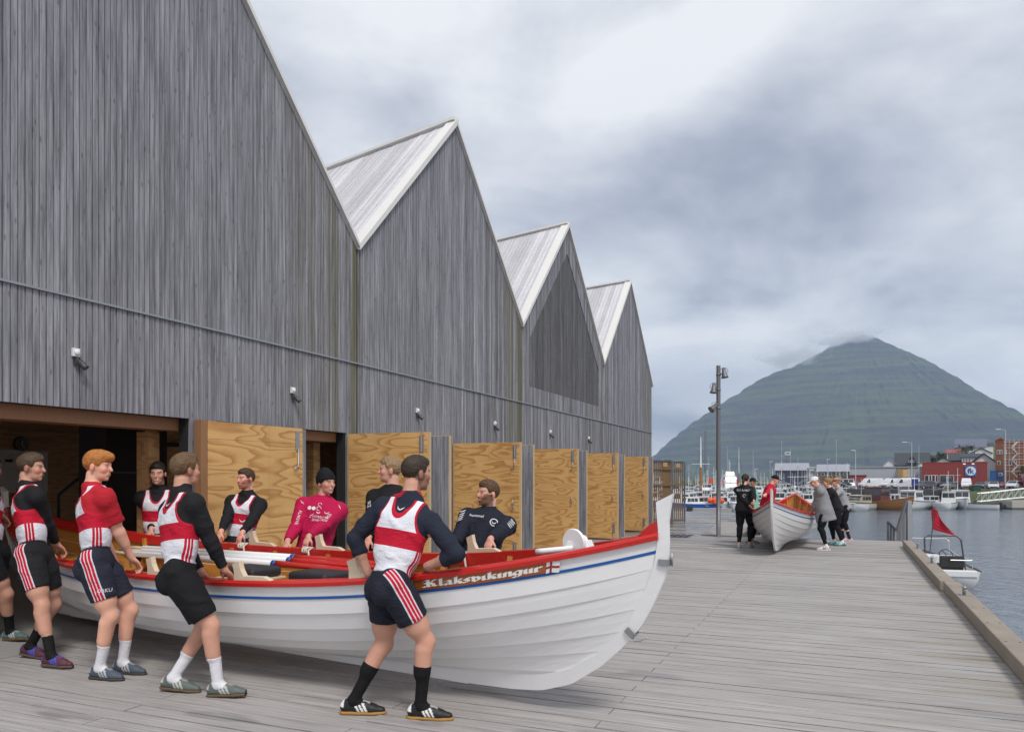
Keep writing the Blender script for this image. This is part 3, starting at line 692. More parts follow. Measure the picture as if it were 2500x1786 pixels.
boat = rowing_boat('rowing_boat', 'long white clinker racing boat with red gunwale carried by the crew in singlets', Vector((BX.x * KB, BX.y * KB, CH * (1 - KB))), -TH, .0688, m_hull, KB)
BMW = wmat(boat)
def bw(p): return BMW @ Vector(p)
def proj(p): return (U0 + F * p[0] / p[1], V0 - F * (p[2] - CH) / p[1])
def gun_at(u, side):
    """gunwale parameter whose picture column is u"""
    best = None
    for k in range(2001):
        a = -.97 + 1.94 * k / 2000; w = bw(hp(a, 7, side)); e = abs(proj(w)[0] - u)
        if w.y > 1 and (best is None or e < best[0]): best = (e, a)
    return best[1]
def bpart(mb, nm, mt, smooth=False): return mb.build(nm, mt, boat, smooth, world=False)
# thole blocks: pale upright with a long tail
def thole(a, side):
    mb = MB(); g = hp(a, 7, side); g2 = hp(a + .02, 7, side); d = (g2 - g).normalized(); y = Vector((0, side, 0)); z = Vector((0, 0, 1)); o = g + z * .019 - y * .014
    P = lambda x, zz, yy: o + d * x + z * zz + y * yy
    prof = [(-.075, 0), (-.07, .07), (-.085, .13), (-.015, .152), (.0, .085), (.03, .032), (.24, .028), (.31, .0)]
    mb.prism([P(x, zz, -.022) for x, zz in prof], y * .044); bpart(mb, 'thole_block', m_raww)
for u in (375, 590, 875): thole(gun_at(u, -1), -1)
for u in (465, 627, 790, 1162): thole(gun_at(u, 1), 1)
# name board with hand-cut blackletter
a0, a1 = gun_at(1015, -1), gun_at(1338, -1)
def band(mb, aa, ab, i_lo, i_hi, off, n=14):
    rows = []
    for k in range(n + 1):
        a = aa + (ab - aa) * k / n
        rows.append([hp(a, i_lo, -1, off), hp(a, i_hi, -1, off)])
    mb.grid(rows)
ILO, IHI = 6.55, 6.875
mb = MB(); rows = []
for k in range(19):
    a = a0 + (a1 - a0) * k / 18
    rows.append([hp(a, ILO, -1, .012), hp(a, ILO, -1, .024), hp(a, IHI, -1, .024), hp(a, IHI, -1, .012)])
mb.grid(rows, True); mb.face(rows[0]); mb.face(rows[-1][::-1])
nbd = bpart(mb, 'name_board', m_mahog); nbd['label'] = 'varnished name board lettered in white blackletter'
# strokes on a 0..1 (x height .62) grid, drawn with a broad nib at 40 degrees
LET = {
 'K': (.86, [[(.30, 1.0), (.30, .10), (.42, .0)], [(.05, .80), (.16, .98), (.30, .90)], [(.02, .08), (.16, .0), (.30, .10)], [(.34, .52), (.56, .72), (.62, .96), (.74, .88)], [(.40, .54), (.60, .34), (.64, .10), (.80, .04)], [(.10, .55), (.30, .50)]]),
 'l': (.34, [[(.08, .92), (.17, 1.0), (.17, .12), (.28, .02)]]),
 'a': (.52, [[(.08, .52), (.24, .64), (.38, .54), (.38, .10), (.50, .02)], [(.38, .36), (.14, .30), (.08, .14), (.20, .02), (.38, .12)]]),
 'k': (.56, [[(.08, .92), (.17, 1.0), (.17, .06), (.24, .0)], [(.18, .36), (.38, .62), (.48, .54)], [(.20, .36), (.40, .26), (.42, .10), (.54, .02)]]),
 's': (.46, [[(.40, .56), (.26, .64), (.10, .50), (.34, .26), (.30, .08), (.16, .0), (.06, .10)]]),
 'v': (.54, [[(.04, .70), (.14, .60), (.14, .14), (.28, .0), (.44, .16), (.44, .48), (.26, .64)]]),
 'i': (.30, [[(.06, .54), (.15, .62), (.15, .10), (.26, .02)]]),
 'n': (.54, [[(.06, .54), (.14, .62), (.14, .0)], [(.14, .48), (.32, .64), (.42, .54), (.42, .10), (.52, .02)]]),
 'g': (.54, [[(.44, .60), (.20, .62), (.10, .46), (.10, .18), (.24, .04), (.42, .16)], [(.44, .62), (.42, .0), (.36, -.20), (.18, -.26), (.06, -.16)]]),
 'u': (.54, [[(.06, .54), (.14, .62), (.14, .12), (.26, .02), (.42, .14)], [(.36, .56), (.42, .62), (.42, .10), (.52, .02)]]),
 'r': (.44, [[(.06, .54), (.15, .62), (.15, .06), (.24, .0)], [(.17, .46), (.32, .64), (.42, .52)]]),
}
word = 'Klaksvikingur'; tw = sum(LET[c][0] for c in word); mb = MB(); x = 0
def nb(xx, yy):     # letter plane -> hull side; xx 0..1 along, yy 0..1 of cap height
    a = a0 + (a1 - a0) * (.075 + .895 * xx); return hp(a, ILO + (IHI - ILO) * (.25 + .66 * yy), -1, .0262)
nib = Vector((.10, .075))
for c in word:
    w, sts = LET[c]
    for st in sts:
        for p, q in zip(st[:-1], st[1:]):
            P0 = Vector(p); P1 = Vector(q)
            quad = [P0 - nib, P0 + nib, P1 + nib, P1 - nib]
            if abs((P1 - P0).cross(nib)) < .012: d = Vector((-.3, .6)).normalized() * .016; quad = [P0 - nib - d, P1 + nib - d, P1 + nib + d, P0 - nib + d]
            mb.face([nb((x + v_.x) / tw, v_.y) for v_ in quad])
    x += w
bpart(mb, 'name_lettering', m_wlet)['kind'] = 'stuff'
# small painted flag after the name
mb = MB(); fa, fb = gun_at(1339, -1), gun_at(1372, -1)
def fl(x, y): return hp(fa + (fb - fa) * x, 6.52 + .34 * y + .02 * math.sin(x * 5), -1, .0215)
m_flagw = m_wlet; m_flagr = mat('flag_red', (.30, .02, .035), .5); m_flagb = mat('flag_blue', (.02, .09, .40), .5)
mb.mi = 0; mb.grid([[fl(x / 8, y / 4) for y in range(5)] for x in range(9)])
mb.mi = 1
def lay(x0, x1, y0, y1, e):
    mb.grid([[fl(x0 + (x1 - x0) * k / 4, y) + Vector((0, -e, 0)) for y in (y0, y1)] for k in range(5)])
lay(0, 1, .40, .60, .002); lay(.28, .44, 0, 1, .0022)
bpart(mb, 'painted_flag', [m_flagw, m_flagr])
# line reel in the bow
g = hp(.84, 7, 1); c = Vector((3.98, .0, 1.13)); ax = Vector((.25, 1, 0)).normalized()
mb = MB()
for o_ in (-.05,): mb.lathe([(.0, -.012), (.096, -.012), (.1, -.006), (.1, .006), (.096, .012), (0, .012)], c + ax * o_ + Vector((0, 0, .06)), ax, 28)
mb.lathe([(.045, -.04), (.045, .05)], c + Vector((0, 0, .06)), ax, 16); rl = bpart(mb, 'line_reel', m_hull, False)
mb = MB(); h0 = c - ax * .09 + Vector((.02, 0, .03)); mb.tube([h0, h0 + Vector((-.22, -.04, -.028)), h0 + Vector((-.27, -.04, -.03))], [.018, .022, .020], 10); bpart(mb, 'reel_handle', m_hull, True)
mb = MB(); mb.prism([Vector((3.80, -.06, .86)), Vector((4.16, -.06, .98)), Vector((4.05, -.06, 1.20)), Vector((3.92, -.06, 1.20))], (0, .12, 0)); bpart(mb, 'reel_stand', m_hull)
mb = MB(); mb.prism([Vector((4.24, -.10, 1.135)), Vector((4.55, -.012, 1.265)), Vector((4.55, .012, 1.265)), Vector((4.24, .10, 1.135))], (0, 0, .022)); bpart(mb, 'fore_deck', m_red)
mb = MB(); mb.prism([Vector((4.44, -.05, 1.255)), Vector((4.577, -.03, 1.27)), Vector((4.577, -.03, 1.36)), Vector((4.52, -.04, 1.33))], (0, .07, 0)); bpart(mb, 'breasthook', m_red)
# steel brackets on the stem
for (s_, z_, ang, hook) in ((4.625, 1.085, 0, 0), (4.37, .585, -.75, 1)):
    mb = MB(); ca, sa = math.cos(ang), math.sin(ang)
    f = lambda x, y, z: Vector((s_ + (x * ca - z * sa) * .62, y, z_ + (x * sa + z * ca) * .62))
    mb.box(-.075, .035, -.040, -.0335, -.035, .035, f); mb.box(-.075, .035, .0335, .040, -.035, .035, f); mb.box(.036, .043, -.04, .04, -.035, .035, f)
    bpart(mb, 'stem_bracket', m_zinc)
    mb = MB()
    if hook: mb.tube([f(.044, -.03, -.02), f(.075, -.03, -.03), f(.12, -.03, .02), f(.15, -.03, .12)], .005, 6)
    else: mb.tube([f(.055, 0, -.04), f(.055, 0, .10)], .007, 8)
    bpart(mb, 'bracket_pin', m_zinc, True)
# ---- oars lying in the boat
def oar(x0, x1, y0, y1, z0, z1, label, blade=1):
    p0 = bw((x0, y0, z0)); p1 = bw((x1, y1, z1)); E_ = empty('oar', p0, label, 'oar', 'oars lying in the white racing boat')
    d = (p1 - p0).normalized(); L = (p1 - p0).length
    mb = MB(); mb.tube([p0, p0 + d * .45], [.018, .020], 10); mb.build('handle', m_raww, E_, True)
    mb = MB(); mb.bar(p0 + d * .45, p0 + d * (.45 + 1.1), .055, .06); bevel(mb.build('loom', m_oar, E_), .012, 2)
    mb = MB(); mb.tube([p0 + d * 1.5, p0 + d * (L - 1.45)], [.036, .034], 12); mb.build('shaft', m_oar, E_, True)
    mb = MB(); mb.tube([p0 + d * (L - 1.45), p0 + d * (L - 1.40)], [.036, .036], 12); mb.build('blue_band', m_blue, E_, True)
    mb = MB(); q = p0 + d * (L - 1.40); sd = d.cross(ZU).normalized()
    rows = []
    for k in range(10):
        w = k / 9; ww = .034 + (.055) * min(1, w * 2.2); hh = .034 * (1 - w) + .009 * w
        c_ = q + d * (1.40 * w); rows.append([c_ + sd * ww * math.cos(t_) + ZU * hh * math.sin(t_) for t_ in [2 * math.pi * j / 12 for j in range(12)]])
    mb.grid(rows, True); mb.face(rows[0]); mb.face(rows[-1][::-1]); mb.build('blade', m_red, E_, True)
OL = 'white oar with red blade in the racing boat, %s, %s'
for k, (x0, x1, y0, y1, z0, z1, lb) in enumerate(((-2.5, 1.95, .42, .28, .73, .80, ('far side', 'innermost')), (-2.4, 2.05, .50, .40, .75, .82, ('far side', 'middle one')), (-2.5, 2.0, .58, .50, .77, .83, ('far side', 'beside the gunwale')),
        (-2.6, 1.2, -.50, -.40, .69, .68, ('near side', 'beside the gunwale')), (-2.5, 1.1, -.42, -.30, .69, .68, ('near side', 'middle one')), (-2.7, 1.15, -.32, -.20, .69, .68, ('near side', 'innermost')))):
    oar(x0, x1, y0, y1, z0, z1, OL % lb)
# ---- black seat pads on the thwarts
m_pad = mat('black_seat_fabric', (.02, .021, .026), .6, .2, 20)
for (u, v, Y, lb) in ((612, 1392, 6.88, 'black seat pad on a thwart of the racing boat amidships'), (782, 1404, 6.55, 'rolled black seat pad lying in the racing boat by the red blades')):
    c = px(u, v, Y); E_ = empty('seat_pad', c - ZU * .05, lb, 'seat pad')
    hd = Vector((math.cos(TH), -math.sin(TH), 0)); sd = Vector((hd.y, -hd.x, 0))
    f = lambda x, y, z: c + hd * x + sd * y + ZU * z
    mb = MB(); mb.box(-.22, .22, -.17, .17, -.05, .04, f); o = mb.build('cushion', m_pad, E_); bevel(o, .035, 4)
    mb = MB(); mb.box(-.24, .24, -.19, .19, -.065, -.051, f); mb.build('base', m_raww, E_)
# ---- rope lashings on the far rail
for (u, lb) in ((601, 'white rope lashing on the far gunwale beside the bearded man in a singlet'), (757, 'white rope lashing on the far gunwale beside the man in a red sweater'), (1132, 'white rope lashing between the hands of the bearded man in a navy top')):
    a = gun_at(u, 1); g = hp(a, 7, 1); pts = []; rg = random.Random(u)
    c = g + Vector((0, -.03, 0))
    for k in range(26):
        t_ = k / 25 * 2 * math.pi * 3.2; pts.append(bw(c + Vector((.05 * (k / 25 - .5) * 2 + rg.uniform(-.006, .006), .052 * math.cos(t_), .03 * math.sin(t_) + .0))))
    pts += [bw(c + Vector((.07, -.06, .01))), bw(c + Vector((.09, -.075, -.06))), bw(c + Vector((.10, -.07, -.16)))]
    mb = MB(); mb.tube(pts, .009, 6); o = mb.build('rope_lashing', m_rope, None, True); tag(o, lb, 'rope')
# ---- the women's boat
b2d = Vector((.433, 1, 0)).normalized(); b2b = Vector((5.62, 16.5, 0)); S2 = .93
boat2 = rowing_boat('rowing_boat', 'white clinker boat with thin blue stripe held by six women', b2b + b2d * (3.75 * S2) + ZU * .0, math.atan2(-b2d.y, -b2d.x), .0, m_hull2, S2)
mb = MB(); rg = random.Random(4)
W2 = wmat(boat2)
pts = [W2 @ (hp(.93, 7, 1) + Vector((0, 0, .03)))]
for k in range(14): pts.append(W2 @ (hp(.93 - .03 * k, 7, 1) + Vector((0, .03 * math.sin(k * 1.7), .03 - .06 * abs(math.sin(k * .9))))))
pts += [W2 @ (hp(.58, 7, 1) + Vector((0, .05, -.15))), W2 @ (hp(.57, 7, 1) + Vector((0, .05, -.45)))]
mb.tube(pts, .012, 6); o = mb.build('bow_line', mat('pink_red_rope', (.42, .05, .08), .8), None, True); tag(o, 'thin red bow line draped over the gunwale of the women\'s boat', 'rope')
# ================================================================= PEOPLE
# Bodies and clothes are grown as distance fields and meshed with surface nets, so limbs flow into the trunk.
def lin(r, g, b): return tuple(((x / 255) / 12.92 if x < 10 else ((x / 255 + .055) / 1.055) ** 2.4) for x in (r, g, b))
def vcmat(name, rough, sss=0, spec=.4, bscale=90, bstr=.12, var=.1):
    m, nt, b = newmat(name); a = N(nt, 'ShaderNodeAttribute', attribute_name='Col').outputs[0]; tc = N(nt, 'ShaderNodeTexCoord').outputs['Object']
    nz = NOISE(nt, tc, bscale, 3, .6); bigz = NOISE(nt, tc, 7, 3, .55)
    f = M(nt, 'ADD', M(nt, 'MULTIPLY', bigz, 2 * var), 1 - var)
    setp(nt, b, Base_Color=N(nt, 'ShaderNodeVectorMath', {0: a, 'Scale': f}, operation='SCALE').outputs[0], Roughness=rough, Specular_IOR_Level=spec)
    if sss: setp(nt, b, Subsurface_Weight=sss, Subsurface_Radius=(.012, .005, .003))
    wr = NOISE(nt, VM(nt, 'MULTIPLY', tc, (1, 1, 1.6)), 16, 3, .55, .8)
    bump(nt, b, M(nt, 'ADD', M(nt, 'MULTIPLY', nz, .15), wr), bstr, .03); return m
m_skin = vcmat('skin', .48, 0, .4, 140, .10, .16); m_cloth = vcmat('fabric', .8, 0, .2, 260, .38, .10); m_hair = vcmat('hair', .6, 0, .35, 150, .6, .25); m_shoe = vcmat('shoe_leather', .55, 0, .4, 120, .1, .1)
def kitmat(name, kind):
    m, nt, b = newmat(name); a = N(nt, 'ShaderNodeSeparateColor', {0: N(nt, 'ShaderNodeAttribute', attribute_name='Col').outputs[0]}); tc = N(nt, 'ShaderNodeTexCoord').outputs['Object']; r_, g_, b_ = a.outputs
    W_, R_ = tuple(lin(222, 222, 230)), tuple(lin(190, 22, 50))
    near = lambda v, c, w: M(nt, 'LESS_THAN', M(nt, 'ABSOLUTE', M(nt, 'SUBTRACT', v, c)), w)
    st = M(nt, 'MAXIMUM', M(nt, 'MAXIMUM', near(g_ if kind else b_, -.027, .0085), near(g_ if kind else b_, -.003, .0085)), near(g_ if kind else b_, .021, .0085))
    if kind == 0:
        band = near(r_, .28, .055); trim = M(nt, 'MULTIPLY', M(nt, 'GREATER_THAN', g_, -.011), M(nt, 'GREATER_THAN', r_, .3)); s2 = M(nt, 'MULTIPLY', st, M(nt, 'LESS_THAN', r_, .25))
        c = MIX(nt, M(nt, 'MAXIMUM', M(nt, 'MAXIMUM', band, trim), s2), W_, R_)
    else:
        on = M(nt, 'MULTIPLY', near(g_, -.003, .042), M(nt, 'GREATER_THAN', b_, .04))
        base = MIX(nt, 0.0, tuple(kind), tuple(kind)); c = MIX(nt, on, base, MIX(nt, st, tuple(x * .85 for x in W_), R_))
    bigz = NOISE(nt, tc, 7, 3, .55); wr = NOISE(nt, VM(nt, 'MULTIPLY', tc, (1, 1, 2.2)), 14, 4, .6, 1.2); nz = NOISE(nt, tc, 260, 3, .6)
    setp(nt, b, Base_Color=N(nt, 'ShaderNodeVectorMath', {0: c, 'Scale': M(nt, 'ADD', M(nt, 'MULTIPLY', bigz, .2), .9)}, operation='SCALE').outputs[0], Roughness=.75, Specular_IOR_Level=.25)
    bump(nt, b, M(nt, 'ADD', M(nt, 'MULTIPLY', nz, .1), wr), .45, .03); return m
m_kit = kitmat('singlet_fabric', 0); KITS = {}
class Field:
    def __init__(s, lo, hi, h):
        s.o = np.array(lo, np.float32); s.h = h; s.n = np.ceil((np.array(hi) - np.array(lo)) / h).astype(int) + 1
        s.ax = [s.o[i] + h * np.arange(s.n[i], dtype=np.float32) for i in range(3)]
    def new(s): return np.full(s.n, .2, np.float32)
    def sl(s, lo, hi):
        r = []
        for i in range(3):
            a = max(0, int((lo[i] - s.o[i]) / s.h)); b = min(s.n[i], int((hi[i] - s.o[i]) / s.h) + 2); r.append(slice(a, max(b, a)))
        return tuple(r)
    def xyz(s, sl): return s.ax[0][sl[0]][:, None, None], s.ax[1][sl[1]][None, :, None], s.ax[2][sl[2]][None, None, :]
    def merge(s, A, sl, d, k):
        a = A[sl]
        if a.size == 0: return
        if k <= 0: A[sl] = np.minimum(a, d); return
        h = np.clip(.5 + .5 * (d - a) / k, 0, 1); A[sl] = d + (a - d) * h - k * h * (1 - h)
    def cone(s, A, a, b, ra, rb, k=.02):
        a = np.array(a, np.float32); b = np.array(b, np.float32); r = max(ra, rb) + k + .05
        sl = s.sl(np.minimum(a, b) - r, np.maximum(a, b) + r); x, y, z = s.xyz(sl)
        ba = b - a; L2 = float(ba @ ba) + 1e-9
        px_, py_, pz_ = x - a[0], y - a[1], z - a[2]
        t = np.clip((px_ * ba[0] + py_ * ba[1] + pz_ * ba[2]) / L2, 0, 1)
        d = np.sqrt((px_ - t * ba[0]) ** 2 + (py_ - t * ba[1]) ** 2 + (pz_ - t * ba[2]) ** 2) - (ra + (rb - ra) * t)
        s.merge(A, sl, d, k)
    def ell(s, A, c, ax, r, k=.02):
        c = np.array(c, np.float32); ax = np.array(ax, np.float32); m = max(r) + k + .05
        sl = s.sl(c - m, c + m); x, y, z = s.xyz(sl); x = x - c[0]; y = y - c[1]; z = z - c[2]
        q = [(x * ax[i][0] + y * ax[i][1] + z * ax[i][2]) / r[i] for i in range(3)]
        k0 = np.sqrt(q[0] ** 2 + q[1] ** 2 + q[2] ** 2); k1 = np.sqrt((q[0] / r[0]) ** 2 + (q[1] / r[1]) ** 2 + (q[2] / r[2]) ** 2) + 1e-6
        s.merge(A, sl, k0 * (k0 - 1) / k1, k)
def surfnets(A, o, h):
    s = A < 0; nx, ny, nz = A.shape
    cor = [(i, j, k) for i in (0, 1) for j in (0, 1) for k in (0, 1)]
    cnt = np.zeros((nx - 1, ny - 1, nz - 1), np.int8)
    for i, j, k in cor: cnt += s[i:nx - 1 + i, j:ny - 1 + j, k:nz - 1 + k]
    act = (cnt > 0) & (cnt < 8); idx = np.argwhere(act)
    if len(idx) == 0: return np.zeros((0, 3)), np.zeros((0, 4), int)
    vals = {c: A[idx[:, 0] + c[0], idx[:, 1] + c[1], idx[:, 2] + c[2]] for c in cor}
    acc = np.zeros((len(idx), 3)); n = np.zeros(len(idx))
    for a in cor:
        for d in range(3):
            if a[d] == 0:
                b = tuple(1 if e == d else a[e] for e in range(3)); va, vb = vals[a], vals[b]; cr = (va < 0) != (vb < 0)
                t = np.where(cr, va / np.where(va == vb, 1, va - vb), 0); p = np.repeat(np.array([a], float), len(idx), 0); p[:, d] += t
                acc[cr] += p[cr]; n[cr] += 1
    V = np.array(o) + h * (idx + acc / n[:, None])
    lab = np.full(act.shape, -1, np.int32); lab[act] = np.arange(len(idx)); Q = []
    for d in range(3):
        e1, e2 = [(1, 2), (2, 0), (0, 1)][d]
        a = [slice(None)] * 3; b = [slice(None)] * 3; a[d] = slice(0, -1); b[d] = slice(1, None)
        for e in (e1, e2): a[e] = slice(1, -1); b[e] = slice(1, -1)
        sa = s[tuple(a)]; cr = sa != s[tuple(b)]; P = np.argwhere(cr); neg = sa[cr]
        P[:, e1] += 1; P[:, e2] += 1
        def g(o1, o2):
            q = P.copy(); q[:, e1] += o1; q[:, e2] += o2; return lab[q[:, 0], q[:, 1], q[:, 2]]
        quad = np.stack([g(-1, -1), g(0, -1), g(0, 0), g(-1, 0)], 1); quad[~neg] = quad[~neg][:, ::-1]; Q.append(quad)
    Q = np.concatenate(Q); return V, Q[(Q >= 0).all(1)]
def vmesh(name, V, Q, cols, m, parent):
    me = bpy.data.meshes.new(name); o = np.array(parent.location if parent.parent is None else wmat(parent).translation)
    me.vertices.add(len(V)); me.vertices.foreach_set('co', (V - o).astype(np.float32).ravel())
    me.loops.add(Q.size); me.loops.foreach_set('vertex_index', Q.astype(np.int32).ravel())
    me.polygons.add(len(Q)); me.polygons.foreach_set('loop_start', np.arange(0, Q.size, 4, dtype=np.int32)); me.polygons.foreach_set('loop_total', np.full(len(Q), 4, np.int32))
    me.update(calc_edges=True); me.validate()
    if cols is not None and len(me.vertices) == len(V):
        at = me.color_attributes.new('Col', 'FLOAT_COLOR', 'POINT'); at.data.foreach_set('color', np.c_[cols, np.ones(len(V))].astype(np.float32).ravel())
    return link(name, me, m, parent, True)
def nrm(v): v = np.array(v, float); return v / (np.linalg.norm(v) + 1e-9)
def ydir(deg): return np.array([math.sin(R(deg)), math.cos(R(deg)), 0.])      # compass: 0 = away from the camera, 90 = right
def ik(a, t, l1, l2, pole):
    a = np.array(a, float); t = np.array(t, float); d = t - a; L = np.linalg.norm(d); mx = (l1 + l2) * .998
    if L > mx: t = a + d / L * mx; d = t - a; L = mx
    u = d / L; x = (l1 * l1 - l2 * l2 + L * L) / (2 * L); hgt = math.sqrt(max(l1 * l1 - x * x, 0))
    p = np.array(pole, float); p = nrm(p - u * (p @ u)); return a + u * x + p * hgt, t
def lay_noise(V, sc, seed=0): return np.array([mnoise.noise(Vector((v[0] * sc + seed, v[1] * sc, v[2] * sc))) for v in V])
WHITE = np.array(lin(226, 226, 232)); REDC = np.array(lin(196, 22, 52)); NAVY = np.array((.012, .014, .024)); BLACK = np.array((.009, .009, .0105))
def person(sp):
    S = sp.get('S', 1.0); fem = sp.get('fem', False); h = sp.get('vox', .0075); g = np.array
    pel = g(sp['pel'], float); neck = g(sp['neck'], float)
    up = nrm(neck - pel)
    cf = ydir(sp['cf']); cf = nrm(cf - up * (cf @ up)); cr = np.cross(cf, up)
    pf = ydir(sp.get('pf', sp['cf'])); pu = nrm(up * .6 + g([0, 0, 1.]) * .5); pf = nrm(pf - pu * (pf @ pu)); pr = np.cross(pf, pu)
    hfv = ydir(sp['hf']); pit = R(sp.get('hp', 0)); hf = nrm(hfv * math.cos(pit) + g([0, 0, math.sin(pit)])); hu = nrm(g([0, 0, 1.]) - hf * hf[2] + np.cross(hf, [0, 0, 1]) * sp.get('tilt', 0)); hu = nrm(hu - hf * (hu @ hf)); hr = np.cross(hf, hu)
    tl = np.linalg.norm(neck - pel) / .56        # torso stretch
    sw = (.168 if fem else .188) * S; hwid = (.095 if fem else .088) * S
    T = lambda x, y, z: pel + cr * x * S + cf * y * S + up * z * tl
    Pv = lambda x, y, z: pel + pr * x * S + pf * y * S + pu * z * S
    hc = neck + hu * .165 * S + hf * .030 * S + up * .01
    Hh = lambda x, y, z: hc + (hr * x + hf * y + hu * z) * S
    sh = {s: neck - up * (.078 if fem else .092) * tl + cr * sw * s + up * sp.get('shr', {}).get(s, 0) + cf * sp.get('shf', {}).get(s, 0) for s in (-1, 1)}
    hip = {s: Pv(hwid / S * s, 0, -.01) for s in (-1, 1)}
    ua, fa, th, sn = .295 * S, .262 * S, .435 * S, .425 * S
    el = {}; wr = {}; kn = {}; an = {}
    for s in (-1, 1):
        tgt, pole = sp['hands'][s]; e, w = ik(sh[s], tgt, ua, fa, pole); el[s] = e; wr[s] = w
        fp, fyaw, fpit = sp['feet'][s]; fd = ydir(fyaw)
        ank = g(fp, float) + g([0, 0, .085 * S]) + fd * (-.05 * S)
        if fpit: ank = ank + g([0, 0, max(math.sin(R(-fpit)), 0) * .16]) 
        k_, a_ = ik(hip[s], ank, th, sn, pf * 1.0 + pr * s * sp.get('kout', .18)); kn[s] = k_; an[s] = a_
    allp = g([hc, pel] + [q[s] for q in (sh, el, wr, kn, an) for s in (-1, 1)])
    lo = allp.min(0) - .22; hi = allp.max(0) + .22; lo[2] = max(lo[2], min(an[-1][2], an[1][2]) - .13)
    Fd = Field(lo, hi, h); I3 = (cr, cf, up); IP = (pr, pf, pu)
    # ---- trunk
    TO = Fd.new(); k = .045 * S; bk = sp.get('bulk', 1.0)
    f = 1.0
    if fem:
        Fd.ell(TO, Pv(0, -.005, .01), IP, g([.172, .115, .12]) * S * bk, k); Fd.ell(TO, T(0, .0, .19), I3, g([.125 * bk, .092 * bk, .14]) * S, k); Fd.ell(TO, T(0, 0, .36), I3, g([.145 * bk, .102, .18]) * S, k)
        for s in (-1, 1): Fd.ell(TO, T(.068 * s, .075, .35), I3, g([.062, .055, .062]) * S, .03)
    else:
        Fd.ell(TO, Pv(0, 0, .01), IP, g([.158, .108, .125]) * S, k); Fd.ell(TO, T(0, .0, .19), I3, g([.150, .104, .15]) * S, k); Fd.ell(TO, T(0, -.003, .37), I3, g([.172, .115, .185]) * S, k)
        for s in (-1, 1): Fd.ell(TO, T(.078 * s, .072, .405), I3, g([.082, .045, .065]) * S, .03); Fd.cone(TO, T(.13 * s, -.035, .42), T(.10 * s, -.02, .20), .06 * S, .05 * S, .04)
    for s in (-1, 1):
        Fd.ell(TO, Pv(.078 * s, -.062, -.045), IP, g([.080, .078, .092]) * S * (1.08 if fem else 1) * bk, .05)
        Fd.cone(TO, neck - up * .02, sh[s] - up * .012, .058 * S, .050 * S, .04); Fd.cone(TO, neck + up * .02 - cf * .012, sh[s] * .55 + neck * .45 + up * .008, .036 * S, .030 * S, .04)
        Fd.cone(TO, T(.10 * s, .0, .42), sh[s] - up * .03, .075 * S, .055 * S, .04)
    # ---- arms, legs
    AR = {}; HA = {}; LG = {}
    am = 1.0 if not fem else .84
    for s in (-1, 1):
        A = Fd.new(); Fd.ell(A, sh[s] + cr * s * .012 - up * .012, I3, g([.056, .059, .070]) * S * am, .04)
        ud = nrm(el[s] - sh[s]); fdn = nrm(wr[s] - el[s])
        Fd.cone(A, sh[s], el[s], .056 * S * am, .043 * S * am, .03); Fd.cone(A, sh[s] + ud * .10 * S, sh[s] + ud * .20 * S, .055 * S * am, .050 * S * am, .03)
        Fd.cone(A, el[s], wr[s], .041 * S * am, .0275 * S * am, .02); Fd.cone(A, el[s] + fdn * .03 * S, el[s] + fdn * .12 * S, .043 * S * am, .036 * S * am, .03); AR[s] = A
        B = Fd.new(); hd = nrm(sp.get('hdir', {}).get(s, fdn)); pn = g(sp.get('palm', {}).get(s, -cr * s), float); pn = nrm(pn - hd * (pn @ hd)); ws = np.cross(hd, pn)
        Fd.cone(B, wr[s] - fdn * .03, wr[s] + hd * .01, .027 * S * am, .027 * S * am, .015)
        Fd.ell(B, wr[s] + hd * .05 * S, (ws, hd, pn), g([.040, .052, .019]) * S * am, .015)
        for q, ln in zip((-.030, -.010, .010, .029), (.066, .076, .072, .056)):
            b0 = wr[s] + hd * .088 * S + ws * q * S; cu = sp.get('curl', 1.0)
            b1 = b0 + nrm(hd * 1.0 + pn * .55 * cu) * ln * .55 * S; b2 = b1 + nrm(hd * (.9 - .75 * cu) + pn * 1.0 * cu) * ln * .6 * S
            Fd.cone(B, b0 - hd * .02, b1, .0098 * S, .009 * S, .006); Fd.cone(B, b1, b2, .009 * S, .0078 * S, .004)
        ts = sp.get('thumb', {}).get(s, 1)
        t0 = wr[s] + hd * .025 * S + ws * ts * .030 * S; t1 = t0 + nrm(hd * .7 + ws * ts * .6 + pn * .4) * .042 * S; Fd.cone(B, t0, t1, .0125 * S, .0105 * S, .01); Fd.cone(B, t1, t1 + nrm(hd * .8 + pn * .6) * .034 * S, .0105 * S, .008 * S, .005)
        HA[s] = B
        C = Fd.new(); td = nrm(kn[s] - hip[s]); sd = nrm(an[s] - kn[s]); kf = nrm(pf - td * (pf @ td)); sf = nrm(pf - sd * (pf @ sd)); lat = np.cross(td, kf)
        lm = 1.0 if not fem else 1.06
        Fd.cone(C, hip[s] - td * .02, kn[s], .096 * S * lm, .056 * S, .03); Fd.cone(C, hip[s] + td * .10 * S + kf * .022 * S, hip[s] + td * .30 * S + kf * .012 * S, .080 * S * lm, .070 * S, .05); Fd.cone(C, hip[s] + td * .10 * S - kf * .02 * S, hip[s] + td * .3 * S - kf * .012, .076 * S * lm, .062 * S, .05)
        Fd.ell(C, kn[s] + kf * .012 * S, (np.cross(sd, sf), sf, sd), g([.045, .044, .055]) * S, .04)
        Fd.cone(C, kn[s], an[s], .046 * S, .034 * S, .03)
        for ww in (-.014, .014): Fd.cone(C, kn[s] + sd * .06 * S - sf * .018 * S + pr * ww, kn[s] + sd * .20 * S - sf * .016 * S + pr * ww, .042 * S, .032 * S, .045)
